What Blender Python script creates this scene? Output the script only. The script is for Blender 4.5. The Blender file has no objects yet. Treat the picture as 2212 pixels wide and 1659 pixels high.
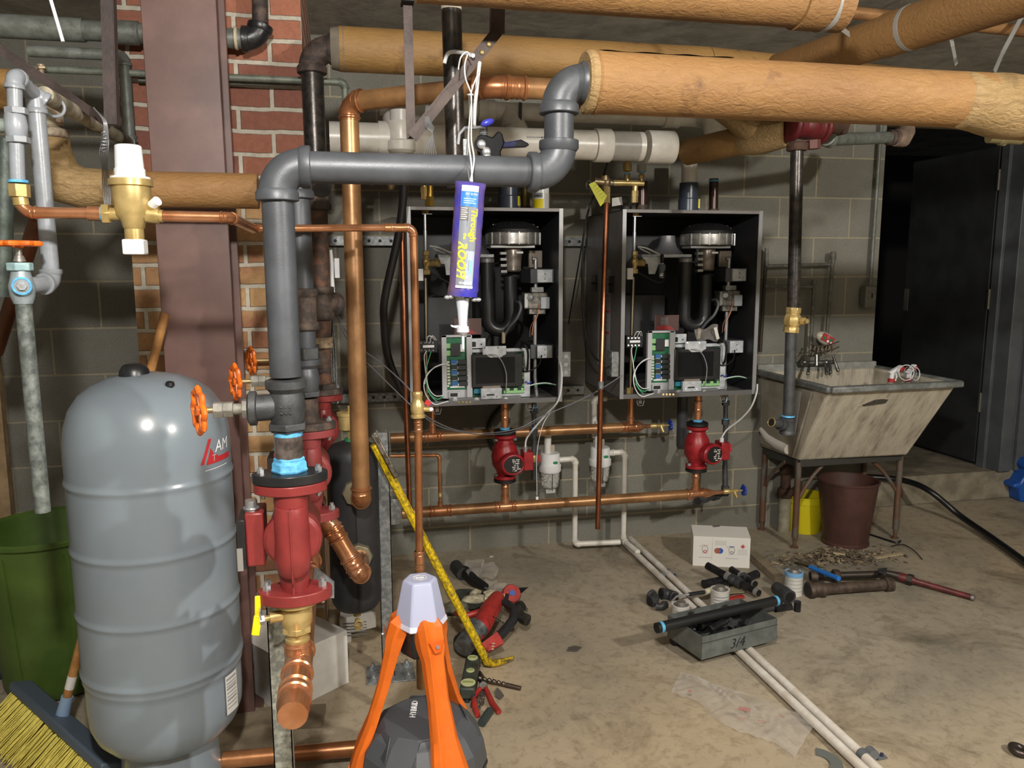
import bpy, bmesh, math, random
from mathutils import Vector, Matrix, Quaternion
R=math.radians; PI=math.pi; V=Vector
S=bpy.context.scene; C=S.collection
rnd=random.Random(7)
# ---------------- camera ----------------
CH=1.40; F=1700.0
cd=bpy.data.cameras.new('camera'); cam=bpy.data.objects.new('camera',cd); C.objects.link(cam); S.camera=cam
cd.sensor_width=36; cd.lens=F/2212*36; cd.clip_start=.02; cd.clip_end=60
YAW,PIT,ROL=R(11.97),R(8.38),R(-.19)
fw=V((math.sin(YAW)*math.cos(PIT),math.cos(YAW)*math.cos(PIT),-math.sin(PIT)))
r0=V((math.cos(YAW),-math.sin(YAW),0)); u0=r0.cross(fw)
rt=r0*math.cos(ROL)+u0*math.sin(ROL); up=-r0*math.sin(ROL)+u0*math.cos(ROL)
cam.matrix_world=Matrix(((rt.x,up.x,-fw.x,0),(rt.y,up.y,-fw.y,0),(rt.z,up.z,-fw.z,CH),(0,0,0,1)))
def ray(u,v): return fw*F+rt*(u-1106)+up*(829.5-v)
def P(u,v,y):
    "point of the room seen at photo position u,v at distance y from the photographer along the room"
    d=ray(u,v); return d*(y/d.y)+V((0,0,CH))
def G(u,v,z=0.0):
    "point of the room seen at photo position u,v at height z above the floor"
    d=ray(u,v); return d*((z-CH)/d.z)+V((0,0,CH))
def W(px,p):
    "real size of something px wide in the photo standing at p"
    return px*((V(p)-V((0,0,CH))).dot(fw))/F
# ---------------- light and exposure ----------------
w=bpy.data.worlds.new('world'); S.world=w; w.use_nodes=True
w.node_tree.nodes['Background'].inputs[0].default_value=(.80,.86,1,1); w.node_tree.nodes['Background'].inputs[1].default_value=.05
def bulb(name,loc,energy,col,size):
    l=bpy.data.lights.new(name,'POINT'); l.energy=energy; l.color=col; l.shadow_soft_size=size
    o=bpy.data.objects.new(name,l); o.location=loc; C.objects.link(o)
    o['label']='bare ceiling bulb'; o['category']='light'
    return o
bulb('ceiling_bulb',(-.05,.05,2.15),180,(1,.955,.90),.05)['label']='bare ceiling bulb above the photographer on the left'
bulb('ceiling_bulb',(2.05,-.35,2.2),215,(1,.945,.86),.05)['label']='bare ceiling bulb above the open floor on the right'
vs=S.view_settings; vs.view_transform='Standard'; vs.look='None'; vs.gamma=1; vs.use_curve_mapping=False; vs.exposure=0.12
S.cycles.max_bounces=6; S.cycles.diffuse_bounces=3; S.cycles.glossy_bounces=3; S.cycles.transmission_bounces=6; S.cycles.transparent_max_bounces=8
S.cycles.sample_clamp_indirect=4
# ---------------- materials ----------------
MATS={}
def hexc(h):
    c=[int(h[i:i+2],16)/255 for i in (0,2,4)]
    return tuple((x/12.92 if x<=.04045 else ((x+.055)/1.055)**2.4) for x in c)+(1,)
class NT:
    def __init__(s,name):
        s.m=bpy.data.materials.new(name); s.m.use_nodes=True; s.t=s.m.node_tree; s.b=s.t.nodes['Principled BSDF']
        s.tc=s.n('ShaderNodeTexCoord')
    def n(s,ty,**k):
        o=s.t.nodes.new(ty)
        for a,b in k.items():
            if a.startswith('i_'): o.inputs[a[2:].replace('_',' ')].default_value=b
            else: setattr(o,a,b)
        return o
    def l(s,a,b): s.t.links.new(a,b)
    def noise(s,scale,detail=4,rough=.55,src=None,dist=0):
        o=s.n('ShaderNodeTexNoise',i_Scale=scale,i_Detail=detail,i_Roughness=rough,i_Distortion=dist)
        s.l(src or s.tc.outputs['Object'],o.inputs['Vector']); return o.outputs['Fac']
    def ramp(s,fac,stops,interp='LINEAR'):
        r=s.n('ShaderNodeValToRGB'); r.color_ramp.interpolation=interp; e=r.color_ramp.elements
        while len(e)<len(stops): e.new(.5)
        for i,(p,c) in enumerate(stops):
            e[i].position=p; e[i].color=c if len(c)==4 else c+(1,)
        s.l(fac,r.inputs[0]); return r.outputs[0]
    def mix(s,fac,a,b,mode='MIX'):
        o=s.n('ShaderNodeMix',data_type='RGBA',blend_type=mode)
        for i,x in ((0,fac),(6,a),(7,b)):
            if hasattr(x,'links'): s.l(x,o.inputs[i])
            else: o.inputs[i].default_value=x
        return o.outputs[2]
    def bump(s,h,strength=.4,dist=.004,prev=None):
        o=s.n('ShaderNodeBump',i_Strength=strength,i_Distance=dist); s.l(h,o.inputs['Height'])
        if prev: s.l(prev,o.inputs['Normal'])
        return o.outputs[0]
    def set(s,base=None,rough=None,metal=None,normal=None,**k):
        for nm,x in (('Base Color',base),('Roughness',rough),('Metallic',metal),('Normal',normal)):
            if x is None: continue
            if hasattr(x,'links'): s.l(x,s.b.inputs[nm])
            else: s.b.inputs[nm].default_value=x
        for a,b in k.items(): s.b.inputs[a.replace('_',' ')].default_value=b
        return s.m
def mat(name,c,rough=.5,metal=0.,c2=None,nscale=30,amount=.5,bump=0.,bscale=200,rvar=0,**k):
    "painted, plastic or metal surface with a second tone worn in by noise"
    if name in MATS: return MATS[name]
    t=NT(name); c=hexc(c); col=c
    if c2:
        f=t.noise(nscale,6,.6); lo=.5-.25*(1-amount)-.05; 
        f=t.ramp(f,[(.38,(0,0,0)),(.38+.3*(1.2-amount),(1,1,1))]); col=t.mix(f,c,hexc(c2))
    nrm=None
    if bump: nrm=t.bump(t.noise(bscale,3),bump,.002)
    rr=rough
    if rvar:
        mr=t.n('ShaderNodeMapRange'); mr.inputs[3].default_value=max(.02,rough-rvar); mr.inputs[4].default_value=min(1,rough+rvar)
        t.l(t.noise(nscale*1.7,4),mr.inputs[0]); rr=mr.outputs[0]
    MATS[name]=t.set(col,rr,metal,nrm,**k); return MATS[name]
iron=mat('black_iron','2f3134',.5,.15,'434547',25,.4,.25,400,.1)
iron2=mat('gray_iron_pipe','4f5359',.42,.2,'3f4247',8,.4,.12,300,.1)
ironsh=mat('oiled_black_pipe','2b2a29',.3,.5,'4a4440',40,.3,.15,300,.1)
rust=mat('rusty_iron','5f5046',.7,.3,'3c3432',30,.6,.5,250,.1)
rustpipe=mat('brown_rusty_pipe','6a4a38',.75,.1,'40332c',30,.6,.4,250)
galv=mat('galvanized_steel','8f9392',.42,.35,'6c7072',60,.5,.1,200,.12)
galvd=mat('dull_galvanized_pipe','5f635c',.5,.2,'747974',30,.5,.35,180,.1)
graypaint=mat('gray_painted_pipe','888e96',.32,0,'767a7e',14,.3,.1,200,.08)
copper=mat('copper','b57f56',.3,.65,'925f3d',7,.5,.06,120,.1)
copperd=mat('aged_copper','ad8358',.36,.5,'876342',6,.6,.08,120,.1)
copperb=mat('bright_copper','cc9470',.22,.75,'b07650',14,.4,.05,120,.08)
brass=mat('brass','b09a66',.36,.45,'8f7a4a',30,.4,.15,300,.08)
brassb=mat('bright_brass','c9b27a',.3,.5,'a8905a',20,.4,.05,300,.06)
pvc=mat('white_pvc','dcdad4',.32,0,'c6c2b8',10,.3,.03,100)
pvcg=mat('gray_vent_plastic','3e4654',.3)
pvcsmoke=mat('dark_gray_plastic','3b3d40',.35)
redp=mat('red_enamel','822f2e',.36,0,'74292a',20,.4,.1,200)
redd=mat('dusty_red_paint','80363a',.45,0,'7a3030',25,.5,.1,200)
redg=mat('red_pump_paint','9c1f27',.38,0,'7e171f',30,.4,.12,200)
orange=mat('orange_plastic','d96818',.42,0,'c95f15',20,.3)
orangep=mat('orange_painted_metal','e8721f',.33,0,'b8561e',50,.25,.1,100)
yellow=mat('yellow_plastic','f2d51c',.35)
black=mat('black_plastic','17181a',.35,0,'222326',20,.4)
blackm=mat('matte_black','0d0d0e',.6)
blackfoam=mat('black_insulation_jacket','1f2023',.55,0,'29292c',10,.5)
darkgray=mat('dark_gray_plastic_case','484c52',.5,0,'46494e',40,.4,.1,300)
white=mat('white_plastic','e2e4e6',.3)
whitew=mat('white_wire_coating','cfd1d4',.35)
chrome=mat('zinc_plated_steel','b9bec2',.25,.7,'9da2a6',80,.4,0,200,.1)
alum=mat('cast_aluminum','a8a6a2',.33,.65,'86847f',30,.4,.15,200)
stainl=mat('brushed_steel','b4b6b8',.3,.7)
sheet=mat('pale_sheet_metal','c3c8ce',.4,.15,'9aa0a6',30,.3)
tape=mat('blue_thread_sealant','5fb2dd',.6,0,'4a90c0',60,.4,.5,300)
tealpaste=mat('pale_blue_residue','9ab8bc',.6,0,'7d9aa0',60,.5,.5,300)
brownsteel=mat('brown_painted_steel','6a4f49',.45,0,'5d4540',9,.4,.08,60)
wood=mat('pale_wood','8d7757',.7,0,'6f5a3e',9,.5,.3,60)
woodh=mat('varnished_wood_handle','a97a45',.45,0,'8b5f33',20,.5)
casing=mat('boiler_casing','6e6a68',.45,.0,'625f5d',8,.4)
casein=mat('boiler_inside','1b1b1d',.5,.1)
lip=mat('boiler_edge_steel','88898b',.38,.2)
pcb=mat('green_circuit_board','1c6e4a',.4,0,'155a3c',60,.5)
glassblk=mat('dark_display','17181c',.12)
paper=mat('white_card','d2d0cb',.6,0,'c5c3bd',20,.3)
paperb=mat('label_print_gray','83858a',.6)
inkblk=mat('black_ink','121214',.6); inkred=mat('red_ink','b02a30',.5); inkblue=mat('blue_ink','2a5cae',.5); inkgreen=mat('green_ink','1d7a4c',.5); inkwhite=mat('white_ink','e8eaee',.5); inkyel=mat('yellow_ink','f0dc20',.5)
bluefilm=mat('blue_cartridge_film','2a2f9c',.22,0,'6a5440',9,.1,.9,45)
greenp=mat('green_plastic_bin','4c6427',.5,0,'3f561f',6,.5,.12,60)
bluep=mat('blue_plastic','1a4fa0',.4); yelbucket=mat('yellow_plastic_bucket','c9bb17',.4); brownbin=mat('brown_metal_bin','4b302a',.5,0,'3e2722',12,.4)
rubber=mat('black_rubber_hose','161719',.35)
leadgray=mat('gray_wire','84868a',.4,.4)
hull=mat('yellow_bar_paint','e0bf12',.4,0,'3a3524',90,.05,.2,200)
glue=mat('translucent_gray_cap','b9bac0',.4)
def clear(name,col,rough,alpha,trans=.0):
    t=NT(name); m=t.set(hexc(col),rough); t.b.inputs['Alpha'].default_value=alpha; t.b.inputs['Transmission Weight'].default_value=trans
    t.b.inputs['Specular IOR Level'].default_value=.8; MATS[name]=m; return m
film=clear('clear_plastic_film','dcd8d4',.06,.22); dome=clear('frosted_lamp_cover','b3bad8',.3,.90); clearcup=clear('clear_plastic_cup','cfd2d0',.15,.4)
# insulation jacket: tan canvas with wrinkles, dust and stains
def insul(name,c1,c2,c3,k=1.):
    t=NT(name); f=t.noise(3.2,5,.6); base=t.mix(t.ramp(f,[(.35,(0,0,0)),(.7,(1,1,1))]),hexc(c1),hexc(c2))
    st=t.ramp(t.noise(9,8,.65,dist=.4),[(.60,(0,0,0)),(.72,(1,1,1))]); base=t.mix(st,base,hexc(c3))
    mp=t.n('ShaderNodeMapping'); mp.inputs['Scale'].default_value=(26,60,60); t.l(t.tc.outputs['Object'],mp.inputs['Vector']); wv=t.noise(1.3,5,.62,mp.outputs[0],.9); b1=t.bump(wv,.6*k,.008); b2=t.bump(t.noise(260,2),.25*k,.002,b1)
    return t.set(base,.62,0,b2)
ins=insul('tan_pipe_insulation','8e6a3e','7b5934','5f4126'); ins2=insul('old_tan_insulation','94723f','7d5e35','5c4226',.7)
insend=insul('plastered_insulation_joint','9a8058','80683f','6b5434',1.6)
# ---------------- mesh builder ----------------
def frame(d):
    d=V(d).normalized(); a=V((0,0,1)) if abs(d.z)<.9 else V((1,0,0)); x=a.cross(d).normalized(); return x,d.cross(x)
class MB:
    def __init__(s): s.b=bmesh.new()
    def ring(s,c,x,y,r,n,ph=0): return [s.b.verts.new(c+x*(r*math.cos(2*PI*(i+ph)/n))+y*(r*math.sin(2*PI*(i+ph)/n))) for i in range(n)]
    def skin(s,a,b):
        n=len(a)
        for i in range(n):
            try: s.b.faces.new((a[i],a[(i+1)%n],b[(i+1)%n],b[i]))
            except ValueError: pass
    def cap(s,a,rev=False):
        try: s.b.faces.new(list(reversed(a)) if rev else a)
        except ValueError: pass
    def cyl(s,p0,p1,r0,r1=None,n=24,caps=True,ph=0):
        p0,p1=V(p0),V(p1); r1=r0 if r1 is None else r1; x,y=frame(p1-p0)
        a=s.ring(p0,x,y,max(r0,1e-5),n,ph); b=s.ring(p1,x,y,max(r1,1e-5),n,ph); s.skin(a,b)
        if caps: s.cap(a,True); s.cap(b)
        return s
    def nut(s,p0,p1,r): return s.cyl(p0,p1,r,r,6)
    def box(s,c,sz,rot=None):
        c=V(c); h=V(sz)/2; vs=[]
        for i in range(8):
            p=V((h.x*(1 if i&1 else -1),h.y*(1 if i&2 else -1),h.z*(1 if i&4 else -1)))
            if rot is not None: p=rot@p
            vs.append(s.b.verts.new(c+p))
        for f in ((0,2,3,1),(4,5,7,6),(0,1,5,4),(2,6,7,3),(0,4,6,2),(1,3,7,5)): s.b.faces.new([vs[i] for i in f])
        return s
    def bb(s,a,b):
        a,b=V(a),V(b); return s.box((a+b)/2,V([abs(q) for q in (b-a)]))
    def hexa(s,pts):
        "eight corners: four below, four above, each going round"
        v=[s.b.verts.new(V(p)) for p in pts]
        for f in ((3,2,1,0),(4,5,6,7),(0,1,5,4),(1,2,6,5),(2,3,7,6),(3,0,4,7)): s.b.faces.new([v[i] for i in f])
        return s
    def bar(s,p0,p1,wd,th,upv=(0,0,1)):
        p0,p1=V(p0),V(p1); d=(p1-p0).normalized(); x=V(upv).cross(d)
        if x.length<1e-4: x=V((1,0,0)).cross(d)
        x.normalize(); y=d.cross(x); m=Matrix((x,y,d)).transposed()
        return s.box((p0+p1)/2,(wd,th,(p1-p0).length),m)
    def tube(s,pts,r,n=12,caps=True,closed=False):
        pts=[V(p) for p in pts]; N=len(pts); rs=r if isinstance(r,(list,tuple)) else [r]*N
        prev=None; x=None; last=None; first=None
        for i,p in enumerate(pts):
            if closed: d=(pts[(i+1)%N]-pts[i-1])
            else: d=(pts[min(i+1,N-1)]-pts[max(i-1,0)])
            if d.length<1e-9: d=V((0,0,1))
            d.normalize()
            if x is None: x,y=frame(d)
            else:
                q=prev.rotation_difference(d); x=(q@x).normalized(); y=d.cross(x)
            prev=d; rg=s.ring(p,x,y,rs[i],n)
            if last: s.skin(last,rg)
            else: first=rg
            last=rg
        if closed: s.skin(last,first)
        elif caps: s.cap(first,True); s.cap(last)
        return s
    def lathe(s,prof,p0,ax=(0,0,1),n=32,caps=True,sq=None):
        "prof: list of (radius, distance along ax)"
        p0=V(p0); d=V(ax).normalized(); x,y=frame(d); last=None; first=None
        for r,t in prof:
            rg=s.ring(p0+d*t,x,y,max(r,1e-5),n)
            if last: s.skin(last,rg)
            else: first=rg
            last=rg
        if caps: s.cap(first,True); s.cap(last)
        return s
    def ball(s,c,r,sc=(1,1,1),n=16,rot=None):
        m=Matrix.Translation(V(c))@(rot.to_4x4() if rot is not None else Matrix())@Matrix.Diagonal((r*sc[0],r*sc[1],r*sc[2],1))
        bmesh.ops.create_uvsphere(s.b,u_segments=n,v_segments=max(6,n//2),radius=1,matrix=m); return s
    def torus(s,c,ax,R_,r,n=28,m=8):
        c=V(c); x,y=frame(ax); return s.tube([c+x*(R_*math.cos(2*PI*i/n))+y*(R_*math.sin(2*PI*i/n)) for i in range(n)],r,m,closed=True)
    def prism(s,poly,o,x,y,th):
        "outline poly in the plane o,x,y pushed out by th along x cross y"
        o,x,y=V(o),V(x),V(y); z=x.cross(y).normalized()*th
        a=[s.b.verts.new(o+x*q[0]+y*q[1]) for q in poly]; b=[s.b.verts.new(o+x*q[0]+y*q[1]+z) for q in poly]
        s.skin(a,b); s.cap(a,True); s.cap(b); return s
    def grid(s,fn,nu,nv):
        g=[[s.b.verts.new(V(fn(i/nu,j/nv))) for j in range(nv+1)] for i in range(nu+1)]
        for i in range(nu):
            for j in range(nv): s.b.faces.new((g[i][j],g[i+1][j],g[i+1][j+1],g[i][j+1]))
        return s
    def build(s,name,m,parent=None,bevel=0,sub=0,solid=0,label=None,smooth=38):
        bm=s.b; bmesh.ops.remove_doubles(bm,verts=bm.verts,dist=1e-6); bmesh.ops.recalc_face_normals(bm,faces=bm.faces)
        xs=[v.co for v in bm.verts]
        if parent is None:
            o0=V(((min(v.x for v in xs)+max(v.x for v in xs))/2,(min(v.y for v in xs)+max(v.y for v in xs))/2,min(v.z for v in xs)))
        else: o0=V(parent['_o'])
        bmesh.ops.translate(bm,verts=bm.verts,vec=-o0)
        me=bpy.data.meshes.new(name); bm.to_mesh(me); bm.free(); me.materials.append(m)
        for p in me.polygons: p.use_smooth=True
        if smooth<180: me.set_sharp_from_angle(angle=R(smooth))
        o=bpy.data.objects.new(name,me); C.objects.link(o)
        if parent is None: o.location=o0
        else: o.parent=parent
        o['_o']=tuple(o0)
        if bevel:
            b=o.modifiers.new('bevel','BEVEL'); b.width=bevel; b.segments=2; b.limit_method='ANGLE'; b.angle_limit=R(40)
        if solid:
            b=o.modifiers.new('solid','SOLIDIFY'); b.thickness=solid; b.offset=0
        if sub:
            b=o.modifiers.new('sub','SUBSURF'); b.levels=sub; b.render_levels=sub
        if label: o['label']=label
        return o
def tag(o,label,cat,group=None):
    o['label']=label; o['category']=cat
    if group: o['group']=group
    return o
def thing(name,label,cat,loc=(0,0,0),group=None):
    o=bpy.data.objects.new(name,None); C.objects.link(o); o.empty_display_size=.05; o.location=loc; o['_o']=tuple(loc); return tag(o,label,cat,group)
def struct(o): o['kind']='structure'; return o
def copy_tree(o,parent=None,depth=0):
    c=o.copy(); C.objects.link(c); c.parent=parent
    for ch in list(o.children): copy_tree(ch,c)
    return c
def spline(pts,n=8):
    "smooth line through the points"
    pts=[V(p) for p in pts]; out=[]
    for i in range(len(pts)-1):
        p0=pts[max(i-1,0)];p1=pts[i];p2=pts[i+1];p3=pts[min(i+2,len(pts)-1)]
        for k in range(n):
            t=k/n; out.append(.5*((2*p1)+(p2-p0)*t+(2*p0-5*p1+4*p2-p3)*t*t+(3*p1-p0-3*p2+p3)*t**3))
    out.append(pts[-1]); return out
def wire(pts,r,m,name,root=None,n=6,k=8): return MB().tube(spline(pts,k),r,n).build(name,m,root)
# ---- pipe fittings ----
def collar(mb,p,d,r,style):
    "socket end of a fitting: starts at p and runs along d towards the fitting's middle"
    d=V(d).normalized()
    if style=='iron': prof=[(r*1.02,0),(r*1.30,.001),(r*1.34,r*.08),(r*1.34,r*.55),(r*1.2,r*.75)]
    elif style=='copper': prof=[(r*1.0,0),(r*1.07,.001),(r*1.08,r*.16),(r*1.20,r*.26),(r*1.20,r*.36),(r*1.05,r*.50),(r*1.04,r*.80),(r*1.11,r*.92),(r*1.05,r*1.1)]
    elif style=='pvc': prof=[(r*1.0,0),(r*1.2,.001),(r*1.22,r*.05),(r*1.22,r*.9),(r*1.14,r*1.05)]
    else: prof=[(r*1.0,0),(r*1.25,.001),(r*1.3,r*.1),(r*1.3,r*.5),(r*1.1,r*.8)]
    mb.lathe(prof,V(p),d,28)
BR={'iron':(1.17,2.1,.75),'copper':(1.05,2.3,1.1),'pvc':(1.13,2.0,1.05),'galv':(1.12,1.9,.8)}
def elbow_mb(c,din,dout,r,style,Rk=None):
    k,Rr,cl=BR[style]; Rr=Rk or Rr; din=V(din).normalized(); dout=V(dout).normalized(); c=V(c)
    L=Rr*r; ang=din.angle(dout); mb=MB(); arc=[]
    a=c-din*L; b=c+dout*L; i0=c-din*(L-cl*r*.6); 
    n=10; p0=c-din*(L*.72); p1=c+dout*(L*.72)
    for i in range(n+1):
        t=i/n; arc.append(p0*(1-t)**2+c*2*t*(1-t)+p1*t*t)
    if ang>R(60):
        rc=L*.78/math.tan(ang/2) if False else L*.78
        cen=c-din*rc+dout*rc; arc=[]
        if abs(ang-PI/2)<R(20):
            for i in range(n+1):
                th=ang*i/n; arc.append(cen-dout*rc*math.cos(th)+din*rc*math.sin(th))
        else:
            for i in range(n+1):
                t=i/n; arc.append((c-din*rc)*(1-t)**2+c*2*t*(1-t)+(c+dout*rc)*t*t)
    mb.tube([a]+arc+[b],r*k,28)
    collar(mb,a,din,r,style); collar(mb,b,-dout,r,style)
    return mb,a,b
def run(root,pts,r,m,style='iron',fm=None,pn='pipe',en='elbow',n=28,Rk=None,flabel=None):
    "straight lengths with an elbow at each corner"
    pts=[V(p) for p in pts]; start=pts[0]; fm=fm or m
    for i in range(1,len(pts)-1):
        din=(pts[i]-pts[i-1]).normalized(); dout=(pts[i+1]-pts[i]).normalized()
        mb,a,b=elbow_mb(pts[i],din,dout,r,style,Rk); mb.build(en,fm,root,label=flabel)
        MB().cyl(start,a+din*r*.2,r,n=n).build(pn,m,root); start=b-dout*r*.2
    MB().cyl(start,pts[-1],r,n=n).build(pn,m,root)
def tee(root,c,d,br,r,rb,m,style='iron',name='tee',run_l=2.1,br_l=2.1,label=None):
    c=V(c); d=V(d).normalized(); br=V(br).normalized(); k=BR[style][0]; mb=MB()
    mb.cyl(c-d*r*run_l,c+d*r*run_l,r*k,n=28); mb.cyl(c,c+br*(r+rb*br_l*.8),rb*k*1.05,n=24)
    collar(mb,c-d*r*run_l,d,r,style); collar(mb,c+d*r*run_l,-d,r,style); collar(mb,c+br*(r+rb*br_l*.8),-br,rb,style)
    return mb.build(name,m,root,label=label)
def coupling(root,c,d,r,m,style='iron',L=2.4,name='coupling',label=None):
    c=V(c); d=V(d).normalized(); mb=MB(); k=BR[style][0]
    mb.cyl(c-d*r*L/2,c+d*r*L/2,r*k,n=28); collar(mb,c-d*r*L/2,d,r,style); collar(mb,c+d*r*L/2,-d,r,style)
    return mb.build(name,m,root,label=label)
def ringband(root,c,d,r,L,m,name,k=1.05,label=None,n=28):
    c=V(c); d=V(d).normalized(); return MB().cyl(c-d*L/2,c+d*L/2,r*k,n=n).build(name,m,root,label=label)
def text(s,size,o,x,y,m,name,root,ext=.0006,bold=0,align='LEFT',shear=0,sx=1.):
    "lettering as a mesh, lying in the plane with axes x,y at o"
    cu=bpy.data.curves.new('lettering','FONT'); cu.body=s; cu.size=size; cu.extrude=ext; cu.align_x=align; cu.offset=bold; cu.shear=shear; cu.resolution_u=2
    ob=bpy.data.objects.new('lettering',cu); C.objects.link(ob); bpy.context.view_layer.update()
    me=bpy.data.meshes.new_from_object(ob.evaluated_get(bpy.context.evaluated_depsgraph_get())); bpy.data.objects.remove(ob)
    x=V(x).normalized(); y=V(y).normalized(); z=x.cross(y); o=V(o)
    M=Matrix(((x.x*sx,y.x,z.x,o.x),(x.y*sx,y.y,z.y,o.y),(x.z*sx,y.z,z.z,o.z),(0,0,0,1)))
    me.transform(M); mb=MB(); mb.b.from_mesh(me); bpy.data.meshes.remove(me)
    return mb.build(name,m,root,smooth=180)
# ================= setting =================
WY=3.756
def mat_cmu():
    t=NT('concrete_block_wall'); sx=t.n('ShaderNodeSeparateXYZ'); geo=t.n('ShaderNodeNewGeometry'); t.l(geo.outputs['Position'],sx.inputs[0])
    ax=t.n('ShaderNodeMath',operation='ADD'); ax.inputs[1].default_value=.4064*20-2.004+.002; t.l(sx.outputs['X'],ax.inputs[0])
    az=t.n('ShaderNodeMath',operation='ADD'); az.inputs[1].default_value=.2032*20-1.963+.005; t.l(sx.outputs['Z'],az.inputs[0])
    cb=t.n('ShaderNodeCombineXYZ'); t.l(ax.outputs[0],cb.inputs[0]); t.l(az.outputs[0],cb.inputs[1])
    br=t.n('ShaderNodeTexBrick',offset=.5,offset_frequency=2,squash=1.); t.l(cb.outputs[0],br.inputs['Vector'])
    for k,v in (('Scale',1),('Mortar Size',.0055),('Mortar Smooth',.35),('Bias',0),('Brick Width',.4064),('Row Height',.2032)): br.inputs[k].default_value=v
    br.inputs['Color1'].default_value=hexc('8b8a82'); br.inputs['Color2'].default_value=hexc('7e7d74'); br.inputs['Mortar'].default_value=hexc('aaa48e')
    nz=t.noise(5,6,.65,geo.outputs['Position']); c=t.mix(t.ramp(nz,[(.3,(.78,.77,.74)),(.7,(1.12,1.11,1.08))]),(1,1,1,1),(1,1,1,1))
    c=t.mix(1.,br.outputs['Color'],t.ramp(nz,[(.3,(.80,.78,.74)),(.7,(1.0,1.0,1.0))]),'MULTIPLY')
    gr=t.noise(160,3,.7,geo.outputs['Position']); c=t.mix(.35,c,t.ramp(gr,[(.35,(.25,.25,.24)),(.65,(1,1,1))]),'MULTIPLY')
    inv=t.n('ShaderNodeMath',operation='MULTIPLY'); inv.inputs[1].default_value=-1; t.l(br.outputs['Fac'],inv.inputs[0])
    b=t.bump(inv.outputs[0],.5,.006); b=t.bump(gr,.5,.003,b)
    return t.set(c,.85,0,b)
def mat_brick():
    t=NT('chimney_brick'); sx=t.n('ShaderNodeSeparateXYZ'); geo=t.n('ShaderNodeNewGeometry'); t.l(geo.outputs['Position'],sx.inputs[0])
    xy=t.n('ShaderNodeMath',operation='ADD'); t.l(sx.outputs['X'],xy.inputs[0]); t.l(sx.outputs['Y'],xy.inputs[1])
    cb=t.n('ShaderNodeCombineXYZ'); wob=t.noise(7,3,.6,geo.outputs['Position'])
    wa=t.n('ShaderNodeMath',operation='MULTIPLY_ADD'); wa.inputs[1].default_value=.014; t.l(wob,wa.inputs[0]); t.l(sx.outputs['Z'],wa.inputs[2])
    t.l(xy.outputs[0],cb.inputs[0]); t.l(wa.outputs[0],cb.inputs[1])
    br=t.n('ShaderNodeTexBrick',offset=.5,offset_frequency=2); t.l(cb.outputs[0],br.inputs['Vector'])
    for k,v in (('Scale',1),('Mortar Size',.0085),('Mortar Smooth',.35),('Bias',0),('Brick Width',.212),('Row Height',.071)): br.inputs[k].default_value=v
    m=t.n('ShaderNodeMapRange'); m.inputs[1].default_value=1.60; m.inputs[2].default_value=1.68; t.l(wa.outputs[0],m.inputs[0])
    f2=t.ramp(t.noise(6,2,.5,geo.outputs['Position']),[(.4,(0,0,0)),(.62,(1,1,1))])
    lo1=t.mix(f2,hexc('b79468'),hexc('9f7450')); lo2=t.mix(f2,hexc('a68258'),hexc('8b5f48'))
    c1=t.mix(m.outputs[0],lo1,hexc('a06750')); c2=t.mix(m.outputs[0],lo2,hexc('7a4e42'))
    t.l(c1,br.inputs['Color1']); t.l(c2,br.inputs['Color2']); br.inputs['Mortar'].default_value=hexc('b9b2a3')
    gr=t.noise(70,4,.7,geo.outputs['Position']); c=t.mix(.5,br.outputs['Color'],t.ramp(gr,[(.3,(.55,.52,.5)),(.6,(1,1,1))]),'MULTIPLY')
    inv=t.n('ShaderNodeMath',operation='MULTIPLY'); inv.inputs[1].default_value=-1; t.l(br.outputs['Fac'],inv.inputs[0])
    b=t.bump(inv.outputs[0],.8,.008); b=t.bump(gr,.5,.004,b)
    return t.set(c,.88,0,b)
def mat_floor():
    t=NT('stained_concrete_floor'); pos=t.n('ShaderNodeNewGeometry').outputs['Position']
    a=t.noise(1.1,8,.62,pos,.3); c=t.ramp(a,[(.30,hexc('7d776a')),(.48,hexc('a09480')),(.60,hexc('aa9e8a')),(.75,hexc('8b8473'))])
    st=t.ramp(t.noise(2.3,7,.7,pos,.8),[(.52,(1,1,1)),(.68,(.45,.43,.40))]); c=t.mix(.85,c,st,'MULTIPLY'); tn=t.ramp(t.noise(.55,3,.5,pos),[(.42,(.93,.96,1.0)),(.6,(1.05,1.0,.90))]); c=t.mix(1.,c,tn,'MULTIPLY')
    sp=t.ramp(t.noise(26,6,.75,pos,.5),[(.36,(.50,.47,.43)),(.50,(1,1,1))]); c=t.mix(.55,c,sp,'MULTIPLY')
    pal=t.ramp(t.noise(3.4,9,.75,pos,1.4),[(.62,(0,0,0)),(.72,(1,1,1))]); c=t.mix(t.mix(.3,(0,0,0,1),pal),c,hexc('c2b59c'))
    g=t.noise(300,3,.7,pos); b=t.bump(t.noise(14,6,.6,pos),.35,.006); b=t.bump(g,.35,.002,b)
    return t.set(c,.72,0,b)
def mat_ceil():
    t=NT('rough_plaster_ceiling'); pos=t.n('ShaderNodeNewGeometry').outputs['Position']
    c=t.ramp(t.noise(4,8,.7,pos,.5),[(.3,hexc('77726a')),(.5,hexc('a09a8e')),(.7,hexc('b9b3a6'))])
    b=t.bump(t.noise(18,8,.7,pos,.4),.8,.02); return t.set(c,.9,0,b)
cmu=mat_cmu(); brick=mat_brick(); floorm=mat_floor(); ceilm=mat_ceil()
struct(MB().bb((-4,-3,-.1),(6.5,3.95,0)).build('floor',floorm))
CE=2.42
struct(MB().bb((-4,-3,CE),(6.5,7,CE+.1)).build('ceiling',ceilm))
DX0=2.80 # the doorway starts where the block wall ends
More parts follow.
